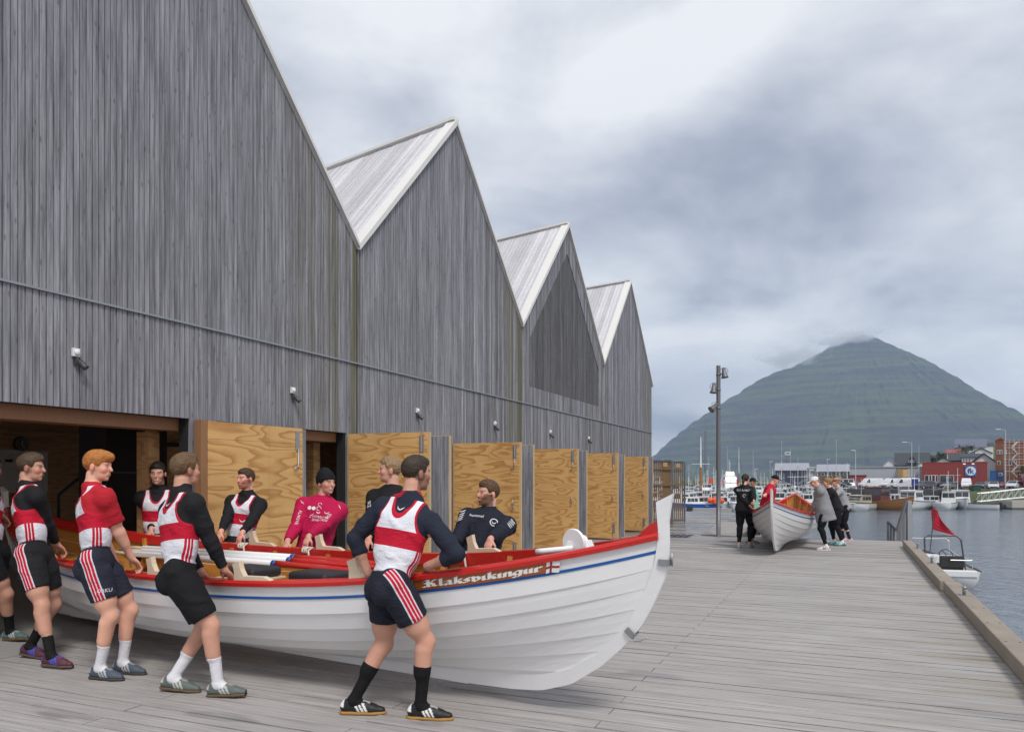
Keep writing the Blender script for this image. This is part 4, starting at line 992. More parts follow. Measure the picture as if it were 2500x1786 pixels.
        fp, fyaw, fpit = sp['feet'][s]; fd = ydir(fyaw); fd = nrm(fd * math.cos(R(fpit)) + g([0, 0, math.sin(R(fpit))])); fu = nrm(np.cross(np.cross(fd, [0, 0, 1]), fd)); fr = np.cross(fd, fu)
        Fd.cone(C, an[s], an[s] + fd * .09 * S - fu * .04 * S, .036 * S, .030 * S, .02); LG[s] = (C, td, kf, fd, fu, fr)
    # ---- head
    HD = Fd.new(); IH = (hr, hf, hu); fs = .93 if fem else 1.0
    Fd.cone(HD, neck - up * .04, Hh(0, -.03, -.075), (.047 if fem else .062) * S, (.044 if fem else .056) * S, .02)
    Fd.ell(HD, Hh(0, -.014, .032), IH, g([.077, .098, .090]) * S * fs, .02); Fd.ell(HD, Hh(0, .030, -.028), IH, g([.060, .064, .085]) * S * fs, .025)
    Fd.ell(HD, Hh(0, .040, -.078), IH, g([.047, .046, .034]) * S * fs, .02); Fd.ell(HD, Hh(0, .074, -.098), IH, g([.021, .017, .016]) * S, .012)
    Fd.cone(HD, Hh(0, .088, .014), Hh(0, .108, -.026), .008 * S, .0125 * S, .008); Fd.ell(HD, Hh(0, .078, .022), IH, g([.048, .016, .012]) * S, .012)
    for s in (-1, 1):
        Fd.ell(HD, Hh(.038 * s, .058, -.024), IH, g([.024, .027, .028]) * S, .015); Fd.ell(HD, Hh(.079 * s * fs, -.012, -.014), IH, g([.009, .019, .031]) * S, .006)
        for zz in (-.056, -.066): Fd.cone(HD, Hh(-.018, .088, zz), Hh(.018, .088, zz), .0075 * S, .0075 * S, .004)
    fg = sp.get('grp')
    root = empty('person', (pel[0], pel[1], min(sp['feet'][-1][0][2], sp['feet'][1][0][2])), sp['label'], 'person', sp.get('group'))
    # ---- body
    BD = TO.copy()
    def sm(A, B, k):
        hh = np.clip(.5 + .5 * (B - A) / k, 0, 1); return B + (A - B) * hh - k * hh * (1 - hh)
    for s in (-1, 1): BD = sm(BD, sm(AR[s], HA[s], .01), .03); BD = sm(BD, LG[s][0], .04)
    BD = sm(BD, HD, .02); V, Q = surfnets(BD, Fd.o, h)
    skin = g(lin(*sp.get('skin', (214, 160, 136)))); cols = np.tile(skin, (len(V), 1)); L = V - hc; lx, ly, lz = (L @ hr) / S, (L @ hf) / S, (L @ hu) / S; inh = (np.abs(lx) < .1) & (np.abs(ly) < .14) & (lz > -.13) & (lz < .15)
    hairc = g(sp.get('hairc', (.06, .035, .018)))
    def paint(mask, c, w=1.0): cols[mask] = cols[mask] * (1 - w) + g(c) * w
    ck = inh & (np.hypot(np.abs(lx) - .04, lz + .03) < .025) & (ly > .04); paint(ck, skin * [1.1, .72, .68], .6); paint(inh & (np.abs(lx) > .07) & (np.abs(lz + .014) < .035), skin * [1.1, .7, .66], .5); paint(inh & (ly > .10) & (np.abs(lz + .025) < .014), skin * [1.1, .75, .7], .5)
    if sp.get('stub', 0): paint(inh & (lz < .05) & (ly < .03) & (lz > -.05) & (np.abs(lx) > .05), hairc, sp['stub'])
    if sp.get('beard', 0): paint(inh & (((lz < -.042) & (ly > -.02)) | ((np.abs(lx) > .052) & (ly > -.0) & (lz < -.005))) & ~((np.abs(lx) < .02) & (np.abs(lz + .061) < .008)) & (lz > -.12) , sp.get('beardc', hairc), sp['beard'])
    ey = inh & (np.hypot((np.abs(lx) - .031) * 1.0, (lz - .002) * 1.9) < .0145) & (ly > .05); paint(ey, skin * .42, .6)
    paint(inh & (np.abs(np.abs(lx) - .032) < .02) & (np.abs(lz - .024) < .0065) & (ly > .05), hairc * .8, .7)
    paint(inh & (np.abs(lx) < .023) & (np.abs(lz + .061) < .007) & (ly > .07), skin * [.80, .40, .40], .8)
    if sp.get('smile'): paint(inh & (np.abs(lx) < .018) & (np.abs(lz + .061) < .0045) & (ly > .07), (.75, .72, .68), .8)
    for s in (-1, 1):
        dk = np.linalg.norm(V - kn[s], axis=1) < .065; paint(dk, skin * [1.0, .82, .78], .2)
        dh = np.linalg.norm(V - wr[s], axis=1) < .17; dh &= ((V - wr[s]) @ nrm(wr[s] - el[s])) > .0; paint(dh, skin * [1.02, .82, .8], .45)
    vmesh('body', V, Q, cols, m_skin, root)
    TC = lambda V: (((V - pel) @ cr) / S, ((V - pel) @ cf) / S, ((V - pel) @ up) / tl)
    def garment(name, A, colf, m=m_cloth, wr_=.0):
        V, Q = surfnets(A, Fd.o, h)
        if len(V) == 0: return None
        c = colf(V); o = vmesh(name, V, Q, c, m, root)
        nn = np.zeros(len(V) * 3, np.float32); o.data.vertex_normals.foreach_get('vector', nn); nn = nn.reshape(-1, 3)
        D = V - pel; x, y, z = D @ cr, D @ cf, D @ up; ph = sp['pel'][0] * 7
        w = np.sin(34 * z + 2.6 * np.sin(11 * x + ph) + 2.2 * np.sin(10 * y + 1) + ph) + .7 * np.sin(58 * z + 21 * x + 3 * np.sin(13 * y + ph)) + .6 * np.sin(41 * x - 30 * z + 2.5 * np.sin(16 * z + ph))
        d = np.clip(w / 1.6, -.2, 1.2) ** 2 * .0052 * sp.get('fold', 1.0)
        V2 = V + nn * d[:, None]; o.data.vertices.foreach_set('co', (V2 - np.array(root.location)).astype(np.float32).ravel()); o.data.update()
        return o
    X, Yy, Z = Fd.xyz((slice(None),) * 3)
    def lc(o, d): return (X - o[0]) * d[0] + (Yy - o[1]) * d[1] + (Z - o[2]) * d[2]
    def shirt(name, off, slv, col, zlo=-.03, collar=0, loose=0, colf=None, cuff=None):
        A = TO.copy()
        if loose: Fd.cone(A, T(0, 0, .40), T(0, 0, zlo + .04), (.13 if fem else .145) * S, (.15 + loose) * S, .05)
        A = np.maximum(A - off - loose * .15, -(lc(pel, up) - zlo * tl)) if True else A
        A = np.maximum(A, lc(neck + up * .035, up))
        for s in (-1, 1):
            tot = ua + fa; q = slv * tot
            if q > 0:
                if q <= ua: o, d = sh[s] + nrm(el[s] - sh[s]) * q, nrm(el[s] - sh[s])
                else: o, d = el[s] + nrm(wr[s] - el[s]) * (q - ua), nrm(wr[s] - el[s])
                B = np.maximum(AR[s] - off - (.007 if loose or slv < .5 else .002), lc(o, d)); A = sm(A, B, .036)
        if collar: B = Fd.new(); Fd.cone(B, neck - up * .02, neck + nrm(hc - neck) * collar, .066 * S * (.85 if fem else 1), .060 * S * (.85 if fem else 1), .01); B = np.maximum(B - off * .5, lc(neck + nrm(hc - neck) * collar, nrm(hc - neck))); A = sm(A, B, .02)
        col = g(col)
        def cfn(V):
            c = np.tile(col, (len(V), 1))
            return colf(V, c) if colf else c
        return garment(name, A, cfn)
    def bottoms(name, off, frac, col, ztop=.12, stripes=0, loose=0, stripec=REDC):
        A = np.maximum(TO - off, lc(pel, up) - ztop * tl)
        for s in (-1, 1):
            C, td = LG[s][0], LG[s][1]; tot = th + sn; q = frac * tot
            if q <= th: o, d = hip[s] + td * q, td
            else: sd_ = nrm(an[s] - kn[s]); o, d = kn[s] + sd_ * (q - th), sd_
            B = np.maximum(C - off - loose, lc(o, d)); A = sm(A, B, .012)
        col = g(col)
        def cfn(V):
            c = np.tile(col, (len(V), 1))
            if stripes:
                c = np.zeros((len(V), 3)); c[:, 2] = -1
                for s in (-1, 1):
                    td = LG[s][1]; lat = nrm(pr * s - td * ((pr * s) @ td)); D = V - hip[s]; cc = D @ nrm(np.cross(td, lat)); la = D @ lat; sel = ((V - pel) @ pr) * s >= 0
                    c[sel, 1] = cc[sel] / S; c[sel, 2] = la[sel] / S
            return c
        if stripes:
            key = tuple(np.round(col, 4))
            if key not in KITS: KITS[key] = kitmat('striped_shorts_fabric', tuple(float(x) for x in col))
            return garment(name, A, cfn, KITS[key])
        return garment(name, A, cfn)
    def singlet(off=.012, white=WHITE, red=REDC, band=(.225, .335), zlo=.10):
        A = np.maximum(TO - off, -(lc(pel, up) - zlo * tl)); x = lc(pel, cr) / S; y = lc(pel, cf) / S; z = lc(pel, up) / tl
        ax_ = np.abs(x); arm = -np.sqrt(((ax_ - .212) / .082) ** 2 + ((z - .50) / .185) ** 2) + 1.0; arm = arm * .08
        A = np.maximum(A, arm)
        A = np.maximum(A, (z - .545) * tl)
        scf = (1 - np.sqrt((x / .078) ** 2 + ((z - .58) / .155) ** 2)) * .08; scb = (1 - np.sqrt((x / .074) ** 2 + ((z - .59) / .15) ** 2)) * .08
        sc = np.where(y > 0, scf, scb); A = np.maximum(A, sc)
        def cfn(V):
            a, b, c_ = TC(V); arm_ = (1 - np.sqrt(((np.abs(a) - .212) / .082) ** 2 + ((c_ - .50) / .185) ** 2)) * .08; sc_ = (1 - np.sqrt((a / .078) ** 2 + ((c_ - .58) / .155) ** 2)) * .08
            return np.stack([c_, np.maximum(arm_, sc_), np.where(np.abs(a) > .075, b + .015, 1.0)], 1)
        return garment('singlet', A, cfn, m_kit)
    for it in sp['wear']:
        {'shirt': shirt, 'bottoms': bottoms, 'singlet': singlet}[it[0]](*it[1], **it[2]) if len(it) > 2 else None
    # ---- socks + shoes
    for s in (-1, 1):
        C, td, kf, fd, fu, fr = LG[s]; sd_ = nrm(an[s] - kn[s]); so_ = sp.get('sock')
        if so_:
            A = np.maximum(C - .005, -lc(an[s] - sd_ * so_[1] * S, sd_)); c_ = g(so_[0])
            V, Q = surfnets(A, Fd.o, h)
            if len(V): vmesh('sock', V, Q, np.tile(c_, (len(V), 1)), m_cloth, root)
        sc_, st_, sol = sp['shoe']; A = Fd.new(); B = Fd.new(); base = an[s] - fu * .085 * S
        P = lambda y, x, z: base + fd * y * S + fr * x * S + fu * z * S
        for (y0, y1, r0, r1, z0, z1) in ((-.055, .05, .034, .036, .045, .045), (.04, .130, .037, .039, .040, .032), (.12, .195, .039, .026, .031, .026)):
            Fd.cone(A, P(y0, 0, z0), P(y1, 0, z1), r0 * S, r1 * S, .02)
        Fd.cone(A, P(-.045, 0, .06), P(-.03, 0, .085), .036 * S, .036 * S, .02); Fd.cone(A, P(0, 0, .08), P(.09, 0, .055), .034 * S, .032 * S, .02)
        A = np.maximum(A, -(lc(base, fu) - .020 * S)); A = np.maximum(A, lc(base, fu) - .098 * S)
        V, Q = surfnets(A, Fd.o, h)
        if len(V):
            c = np.tile(g(sc_), (len(V), 1)); D = V - base; yy = (D @ fd) / S; xx = np.abs(D @ fr) / S; zz = (D @ fu) / S
            for q in (.035, .062, .089): c[(np.abs(yy - q - (zz - .045) * -.55) < .0085) & (xx > .022) & (zz < .08)] = st_
            c[(yy < -.055) & (zz > .055)] = g(st_)
            c[(xx < .016) & (yy > .03) & (yy < .12) & (zz > .06)] = g(sc_) * .5 + g(st_) * .5
            so2 = vmesh('shoe', V, Q, c, m_shoe, root)
        for (y0, y1, r0, r1) in ((-.058, .05, .037, .037), (.04, .14, .038, .043), (.13, .20, .042, .030)):
            Fd.cone(B, P(y0, 0, .012), P(y1, 0, .012), r0 * S, r1 * S, .02)
        B = np.maximum(np.maximum(B, lc(base, fu) - .022 * S), -lc(base, fu) + .001)
        V, Q = surfnets(B, Fd.o, h)
        if len(V): vmesh('sole', V, Q, np.tile(g(sol), (len(V), 1)), m_shoe, so2)
    # ---- hair and hats
    hs = sp.get('hair', 'short'); x = lc(hc, hr) / S; y = lc(hc, hf) / S; z = lc(hc, hu) / S
    def headcap(name, off, pts, col, m, extra=None, bumpy=0):
        A = Fd.new(); Fd.ell(A, Hh(0, -.014, .032), IH, (g([.077, .098, .090]) * fs) * S, .01)
        line = np.interp(y, [p[0] for p in pts], [p[1] for p in pts]); A = A - off * S * (np.clip((z - line) / .06, .25, 1.0) if m is m_hair else 1.0)
        if extra: extra(A)
        A = np.maximum(A, (line - z) * .8 * S); A[(np.abs(x) > .2) | (np.abs(y) > .26) | (np.abs(z) > .34)] = .2
        V, Q = surfnets(A, Fd.o, h)
        if len(V) == 0: return
        if bumpy: V = V + lay_noise(V, 60, 3)[:, None] * bumpy * nrm(hu) 
        n_ = lay_noise(V, 45, 9); c = g(col) * (1 + .35 * n_[:, None]); vmesh(name, V, Q, np.clip(c, 0, 1), m, root)
    if hs == 'short': headcap('hair', sp.get('hoff', .010), [(-.12, -.075), (-.07, -.065), (-.035, -.035), (-.02, .01), (.005, .012), (.02, -.012), (.034, -.012), (.05, .048), (.10, .072)], hairc, m_hair, lambda A: Fd.ell(A, Hh(0, .022, .080), IH, g([.052, .074, .042 + sp.get('top', 0)]) * S, .025), .004)
    if hs == 'mop': headcap('hair', .013, [(-.13, -.07), (-.07, -.065), (-.035, -.04), (-.02, .012), (.005, .012), (.02, -.02), (.04, -.015), (.055, .035), (.12, .046)], hairc, m_hair, lambda A: Fd.ell(A, Hh(0, .040, .078), IH, g([.066, .080, .050]) * S, .03), .006)
    if hs == 'beanie': headcap('beanie', .016, [(-.13, -.035), (.0, -.015), (.06, .035), (.12, .045)], sp['hatc'], m_cloth, lambda A: Fd.ell(A, Hh(0, -.035, .075), IH, g([.068, .08, .085]) * S, .03), .002)
    if hs in ('cap', 'ponycap'):
        def brim(A): Fd.ell(A, Hh(0, .115, .058), IH, g([.068, .075, .010]) * S, .01)
        headcap('cap', .014, [(-.13, .01), (.0, .02), (.06, .045), (.12, .045)], sp['hatc'], m_cloth, brim)
    if hs == 'band': headcap('hair', .014, [(-.13, -.09), (-.03, -.05), (.02, .0), (.07, .05), (.12, .07)], hairc, m_hair, None, .004); 
    if hs in ('pony', 'ponycap', 'bun', 'band', 'bob'):
        A = Fd.new()
        if hs != 'band': Fd.ell(A, Hh(0, -.022, .03), IH, g([.085, .105, .100]) * S, .01); A = np.maximum(A, (np.interp(y, [-.13, -.02, .03, .1], [-.06, -.045, .02, .085]) - z) * S)
        if hs == 'ponycap' or hs == 'pony': Fd.cone(A, Hh(0, -.11, .02), Hh(0, -.135, -.07), .022 * S, .028 * S, .02); Fd.cone(A, Hh(0, -.135, -.07), Hh(.01, -.12, -.22), .028 * S, .01 * S, .02)
        if hs in ('bun', 'band'): Fd.ell(A, Hh(0, -.115, .045), IH, g([.032, .034, .034]) * S, .015)
        A[(np.abs(x) > .2) | (np.abs(y) > .26) | (np.abs(z) > .34)] = .2
        V, Q = surfnets(A, Fd.o, h)
        if len(V): n_ = lay_noise(V, 45, 9); vmesh('hair', V, Q, np.clip(hairc * (1 + .4 * n_[:, None]), 0, 1), m_hair, root)
    if hs == 'band':
        A = Fd.new(); Fd.ell(A, Hh(0, -.014, .032), IH, (g([.077, .098, .090]) * fs + .019) * S, .01); A = np.maximum(A, np.abs(z - .055 + .35 * np.clip(-y, -.1, .1) * 0) - .022); A[(np.abs(x) > .2) | (np.abs(y) > .26) | (np.abs(z) > .34)] = .2
        V, Q = surfnets(A, Fd.o, h); vmesh('headband', V, Q, np.tile(g(sp['hatc']), (len(V), 1)), m_cloth, root)
    return dict(root=root, T=T, cr=cr, cf=cf, up=up, S=S, el=el, wr=wr, sh=sh, hip=hip, kn=kn, pr=pr, LG=LG)
# ---------------------------------------------------------------- the crew
NV = np.array([math.sin(TH), math.cos(TH), 0]); HV = np.array([math.cos(TH), -math.sin(TH), 0])
def grip(u, side, dz=.07, out=.03):
    p = np.array(bw(hp(gun_at(u, side), 7, side))); return p + np.array([0, 0, dz]) + NV * side * out
CREW_N = 'crew carrying the racing boat on its near side'; CREW_F = 'crew carrying the racing boat on its far side'
def P3(u, v, Y): return np.array(px(u, v, Y))
def G3(u, Y, z=0.): return np.array([(u - U0) / F * Y, Y, z])
down = np.array([0, 0, -1.])
def nearman(label, pel, neck, cf, pf, hf, hpit, feet, hands, **k):
    hd = {s: nrm(NV * .75 + down * .7) for s in (-1, 1)}
    d = dict(label=label, group=CREW_N, pel=pel, neck=neck, cf=cf, pf=pf, hf=hf, hp=hpit, feet=feet, hands=hands, hdir=hd, palm={s: nrm(down * .8 - NV * .3) for s in (-1, 1)}, skin=(198, 148, 126)); d.update(k); return person(d)
def farman(label, pel, neck, cf, hf, hpit, hands, feet=None, **k):
    hd = {s: nrm(-NV * .55 + down * .85) for s in (-1, 1)}; pel = np.array(pel)
    rt = np.cross(ydir(cf), [0, 0, 1]); feet = feet or {s: (np.array([pel[0], pel[1], 0]) + rt * .17 * s + ydir(cf) * .05, cf + 12 * s, 0) for s in (-1, 1)}
    d = dict(label=label, group=CREW_F, pel=pel, neck=neck, cf=cf, pf=cf, hf=hf, hp=hpit, feet=feet, hands=hands, hdir=hd, palm={s: nrm(down * .8 + NV * .3) for s in (-1, 1)}, skin=(204, 156, 136), sock=((.02, .02, .02), .15), shoe=((.03, .03, .035), (.5, .5, .5), (.1, .08, .06))); d.update(k); return person(d)
FPR = NV * 1.0 + np.array([-.55, 0, -.1]); FPL = NV * 1.0 + np.array([.55, 0, -.1])
GUM = (.36, .19, .045)
SH = NAVY * 1.25
red_collar = lambda P_: (lambda V, c: c)
PEOPLE = {}
# near side, from the bow aft
def m1col(V, c):
    n_ = np.array(P3(1003, 1213, 5.44)); d = np.linalg.norm(V - n_, axis=1); c[(d < .125) & (V[:, 2] > n_[2] - .055)] = (.36, .015, .03)
    return c
PEOPLE['M1'] = nearman('man in red-collared navy top and white singlet striding beside the lettered bow, black socks', P3(953, 1424, 5.27), P3(1003, 1216, 5.38), 22, 62, 50, -4,
    {1: (G3(1044, 5.24), 98, 0), -1: (G3(880, 5.36), 92, 0)}, {1: (grip(1048, -1, .06), np.array([.9, -.5, -.1])), -1: (grip(905, -1, .05), np.array([-1, -.1, .05]))},
    wear=[('shirt', ('undershirt', .006, .74, NAVY * 1.6), dict(collar=.055, colf=m1col)), ('bottoms', ('shorts', .008, .30, SH), dict(stripes=1, loose=.004, ztop=.09)), ('singlet', (), dict(zlo=.06))],
    shr={1: -.045, -1: .01}, hairc=(.04, .026, .017), hoff=.004, stub=.55, beard=.5, sock=((.008, .008, .009), .27), shoe=((.012, .013, .016), (.75, .75, .75), GUM), S=1.02)
PEOPLE['M2'] = nearman('man in black high-neck top and knee-length black shorts at the near gunwale, white socks', P3(438, 1403, 5.86), P3(444, 1203, 5.98), 40, 74, 36, 0,
    {1: (G3(548, 5.78), 98, 4), -1: (G3(437, 5.92), 96, -4)}, {1: (grip(560, -1, .07), np.array([.3, -1, -.4])), -1: (grip(500, -1, .07), np.array([-.5, .8, -.4]))},
    wear=[('shirt', ('undershirt', .007, .95, BLACK * 1.7), dict(collar=.075)), ('bottoms', ('shorts', .010, .415, BLACK * 1.2), dict(loose=.006, ztop=.10)), ('singlet', (), dict(zlo=.07))],
    hairc=(.13, .075, .035), hoff=.011, stub=.5, top=.012, sock=((.66, .66, .70), .20), shoe=((.10, .125, .115), (.46, .47, .42), (.12, .075, .04)), S=1.03)
PEOPLE['M3'] = nearman('red-haired man in red t-shirt and singlet reaching a bare arm to the near gunwale', P3(238, 1374, 6.33), P3(226, 1188, 6.46), 52, 84, 88, -6,
    {-1: (G3(312, 6.46), 105, 0), 1: (G3(256, 6.28), 104, 0)}, {1: (grip(338, -1, .07), np.array([.2, -1, -.5])), -1: (grip(292, -1, .07), np.array([-.3, .8, -.5]))},
    wear=[('shirt', ('tshirt', .008, .40, (.44, .018, .03)), dict(collar=.03, loose=.0, zlo=.13)), ('bottoms', ('shorts', .008, .335, SH * 1.3), dict(stripes=1, loose=.004)), ('singlet', (), dict())],
    shr={1: -.035, -1: -.01}, shf={1: .05, -1: .0}, hairc=(.42, .155, .035), hair='mop', skin=(222, 168, 144), sock=((.66, .66, .70), .19), shoe=((.065, .085, .115), (.42, .43, .45), (.05, .045, .04)), S=1.03)
PEOPLE['M4'] = nearman('brown-haired man in black sleeves and singlet by the whiteboard, maroon and blue shoes', P3(84, 1358, 6.86), P3(64, 1188, 7.0), 58, 92, 78, -4,
    {1: (G3(137, 6.66), 106, 0), -1: (G3(84, 7.02), 104, -6)}, {1: (grip(158, -1, .07), np.array([.2, -1, -.5])), -1: (grip(128, -1, .07), np.array([-.3, .8, -.5]))},
    wear=[('shirt', ('undershirt', .007, .95, BLACK * 1.7), dict(collar=.06)), ('bottoms', ('shorts', .008, .33, BLACK * 1.5), dict(stripes=1, loose=.004)), ('singlet', (), dict())],
    shr={1: -.04, -1: -.01}, shf={1: .06, -1: .0}, hairc=(.075, .045, .025), hoff=.010, stub=.4, top=.012, sock=((.012, .012, .013), .17), shoe=((.10, .028, .045), (.05, .10, .55), (.10, .07, .05)), S=1.03)
PEOPLE['M5'] = nearman('man in black shorts half out of sight inside the doorway, teal shoes', P3(-22, 1350, 7.62), P3(-34, 1186, 7.74), 62, 95, 95, -4,
    {1: (G3(34, 7.78), 106, 6), -1: (G3(-55, 7.9), 104, 0)}, {1: (grip(34, -1, .07), np.array([.2, -1, -.5])), -1: (grip(5, -1, .07), np.array([-.3, .8, -.5]))},
    wear=[('shirt', ('undershirt', .007, .62, BLACK * 1.7), dict(collar=.05)), ('bottoms', ('shorts', .008, .33, BLACK * 1.5), dict(loose=.004)), ('singlet', (), dict())],
    hairc=(.075, .045, .025), sock=((.012, .012, .013), .20), shoe=((.09, .16, .155), (.5, .5, .48), (.16, .09, .04)), S=1.02)
# far side
def fy(u, add): return float(bw(hp(gun_at(u, 1), 7, 1)).y) + add
Y1 = 9.02
PEOPLE['F1'] = farman('smiling dark-haired man in singlet standing in the doorway by the yellow board', P3(388, 1325, Y1), P3(388, 1192, Y1), 172, 168, -7, {1: (grip(364, 1), FPR), -1: (grip(402, 1), FPL)},
    wear=[('shirt', ('undershirt', .007, .95, BLACK * 1.5), dict(collar=.06)), ('bottoms', ('shorts', .008, .33, BLACK * 1.5), {}), ('singlet', (), {})], hairc=(.02, .014, .011), hoff=.012, top=.01, smile=1, S=1.04)
GY = ('GY', [round(float(bw(hp(gun_at(u, 1), 7, 1)).y), 2) for u in (276, 358, 385, 565)], [proj(bw(hp(gun_at(u, 1), 7, 1)))[1] for u in (276, 358, 515)])
Y2 = fy(565, .48)
PEOPLE['F2'] = farman('bearded man in singlet and black sleeves leaning back before the folded plywood door', P3(577, 1335, Y2), P3(606, 1205, Y2 + .12), 196, 214, -2, {1: (grip(530, 1), FPR), -1: (grip(578, 1), FPL)},
    wear=[('shirt', ('undershirt', .007, .95, BLACK * 1.5), dict(collar=.05)), ('bottoms', ('shorts', .008, .33, BLACK * 1.5), dict(stripes=1)), ('singlet', (), {})], hairc=(.06, .03, .016), beard=.65, beardc=(.22, .075, .03), hoff=.006, stub=.3, skin=(220, 160, 140), S=1.0)
Y3 = fy(740, .50)
PEOPLE['F3'] = farman('man in crimson printed sweater and black beanie holding the far gunwale', P3(765, 1345, Y3), P3(790, 1217, Y3 + .12), 176, 128, -4, {1: (grip(697, 1), FPR), -1: (grip(732, 1), FPL)},
    wear=[('shirt', ('sweater', .012, .97, (.45, .008, .065)), dict(collar=.03, loose=.012, zlo=-.08)), ('bottoms', ('shorts', .008, .33, BLACK * 1.5), {})], hair='beanie', hatc=(.010, .011, .014), hairc=(.05, .03, .02), smile=1, S=1.03)
Y4 = fy(910, .46)
PEOPLE['F4'] = farman('fair-haired man in black jacket looking along the boathouses behind the far gunwale', P3(945, 1335, Y4), P3(958, 1192, Y4 + .05), 205, 262, 2, {1: (grip(893, 1), FPR), -1: (grip(915, 1), FPL)},
    wear=[('shirt', ('tshirt', .006, .3, (.5, .03, .05)), dict(collar=.025)), ('shirt', ('jacket', .014, .96, BLACK * 1.4), dict(loose=.012, zlo=-.08)), ('bottoms', ('shorts', .008, .33, BLACK * 1.5), {})], hairc=(.26, .17, .09), hoff=.007, stub=.25, top=.014, S=1.04)
Y5 = fy(1140, .50)
PEOPLE['F5'] = farman('bearded man in navy half-zip top leaning back from the far gunwale', P3(1162, 1372, Y5), P3(1196, 1250, Y5 + .20), 188, 236, 2, {1: (grip(1104, 1), FPR), -1: (grip(1175, 1), FPL)},
    wear=[('shirt', ('top', .010, .96, NAVY * 1.15), dict(collar=.055, loose=.006, zlo=-.06)), ('bottoms', ('shorts', .008, .33, NAVY), {})], hairc=(.085, .045, .02), beard=.8, hoff=.009, top=.008, smile=1, S=1.0)
# ---------------------------------------------------------------- the women round the second boat
WG = 'women holding the second boat'
def woman(label, u, v, cf, hf, hands, Y=None, lean=(0, 0), **k):
    Y = Y or CH * F / (v - V0); p = G3(u, Y); S = k.pop('S', .95); rt = np.cross(ydir(cf), [0, 0, 1])
    st = k.pop('stride', .0); pel = p + [0, 0, .93 * S]; neck = p + [0, 0, (.93 + .52) * S] + ydir(cf) * lean[0] + rt * lean[1]
    feet = {s: (p + rt * .10 * s + ydir(cf) * st * s, cf + 10 * s, 0) for s in (-1, 1)}
    d = dict(label=label, group=WG, pel=pel, neck=neck, cf=cf, pf=cf, hf=hf, hp=k.pop('hp', -8), feet=feet, hands=hands, fem=k.pop('fem', True), S=S, vox=.0125, skin=(220, 168, 146), shoe=((.6, .6, .6), (.3, .3, .3), (.7, .7, .7))); d.update(k); PEOPLE[label] = person(d)
W2 = wmat(boat2)
def g2(a, side): return np.array(W2 @ hp(a, 7, side)) + [0, 0, .06]
LEG = BLACK * 1.1
woman('woman in black printed jacket and leggings seen from behind at the second boat', 1818, 1337, 30, 40, {1: (g2(.66, -1), [.3, -1, -.5]), -1: (g2(.54, -1), [-1, .3, -.5])}, wear=[('shirt', ('jacket', .012, .96, BLACK * 1.6), dict(collar=.05, loose=.03, zlo=-.06)), ('bottoms', ('leggings', .008, .93, LEG), {})], hair='pony', hairc=(.03, .018, .012), shoe=((.55, .55, .56), (.4, .45, .6), (.7, .7, .7)), stride=.12, S=1.0, bulk=1.17)
woman('woman in mint top and navy cap between the black jacket and the red sweater', 1836, 1327, 130, 165, {1: (g2(.50, -1), [-1, -.4, -.5]), -1: (g2(.40, -1), [-.6, .6, -.5])}, wear=[('shirt', ('top', .012, .9, (.22, .50, .42)), dict(collar=.03, loose=.015, zlo=-.1)), ('bottoms', ('leggings', .006, .93, LEG), {})], hair='cap', hatc=(.012, .016, .03), hairc=(.35, .24, .12), shoe=((.3, .3, .28), (.5, .5, .5), (.6, .6, .6)), smile=1)
woman('person in red sweater and black cap bending over the second boat', 1872, 1313, 110, 95, {1: (g2(.16, -1), [-.4, -1, -.5]), -1: (g2(.06, -1), [-.4, .6, -.5])}, lean=(.12, .0), wear=[('shirt', ('sweater', .014, .95, (.47, .012, .04)), dict(collar=.03, loose=.02, zlo=-.08)), ('bottoms', ('leggings', .010, .93, LEG), {})], hair='cap', hatc=(.01, .01, .012), hairc=(.03, .02, .015), hp=-25, S=1.0, fem=False)
def hood(V, c): return c
woman('woman in grey hoodie and white cap bending over the second boat\'s gunwale', 2012, 1342, 290, 282, {-1: (g2(.42, 1), [.2, -1, -.3]), 1: (g2(.35, 1), [.6, .6, -.5])}, lean=(.10, 0), wear=[('shirt', ('hoodie', .018, .96, (.24, .245, .26)), dict(collar=.06, loose=.05, zlo=-.27)), ('bottoms', ('leggings', .006, .93, LEG), {})], bulk=1.1, hair='cap', hatc=(.70, .70, .72), hairc=(.20, .13, .07), hp=-30, S=.98, sock=((.7, .7, .72), .16), shoe=((.66, .64, .64), (.28, .03, .06), (.7, .7, .7)), tilt=.0)
woman('woman in black t-shirt between the grey hoodie and the headband', 2042, 1331, 285, 278, {-1: (g2(.16, 1), [.2, -1, -.3]), 1: (g2(.10, 1), [.6, .6, -.5])}, lean=(.16, 0), wear=[('shirt', ('tshirt', .012, .38, BLACK * 1.6), dict(collar=.02, loose=.012, zlo=-.08)), ('bottoms', ('leggings', .006, .93, LEG), {})], hair='bun', hairc=(.27, .16, .07), shoe=((.05, .30, .34), (.6, .6, .6), (.05, .05, .05)), sock=((.7, .7, .72), .12), stride=.08)
woman('woman in grey top and red headband holding the stern half of the second boat', 2062, 1320, 285, 285, {-1: (g2(-.08, 1), [.2, -1, -.3]), 1: (g2(-.14, 1), [.6, .6, -.5])}, lean=(.16, 0), wear=[('shirt', ('top', .012, .5, (.30, .30, .32)), dict(collar=.02, loose=.012, zlo=-.08)), ('bottoms', ('leggings', .006, .72, LEG), {})], hair='band', hatc=(.40, .06, .10), hairc=(.36, .25, .13), shoe=((.62, .45, .45), (.5, .1, .15), (.6, .6, .6)), sock=((.02, .02, .022), .2), stride=.06)
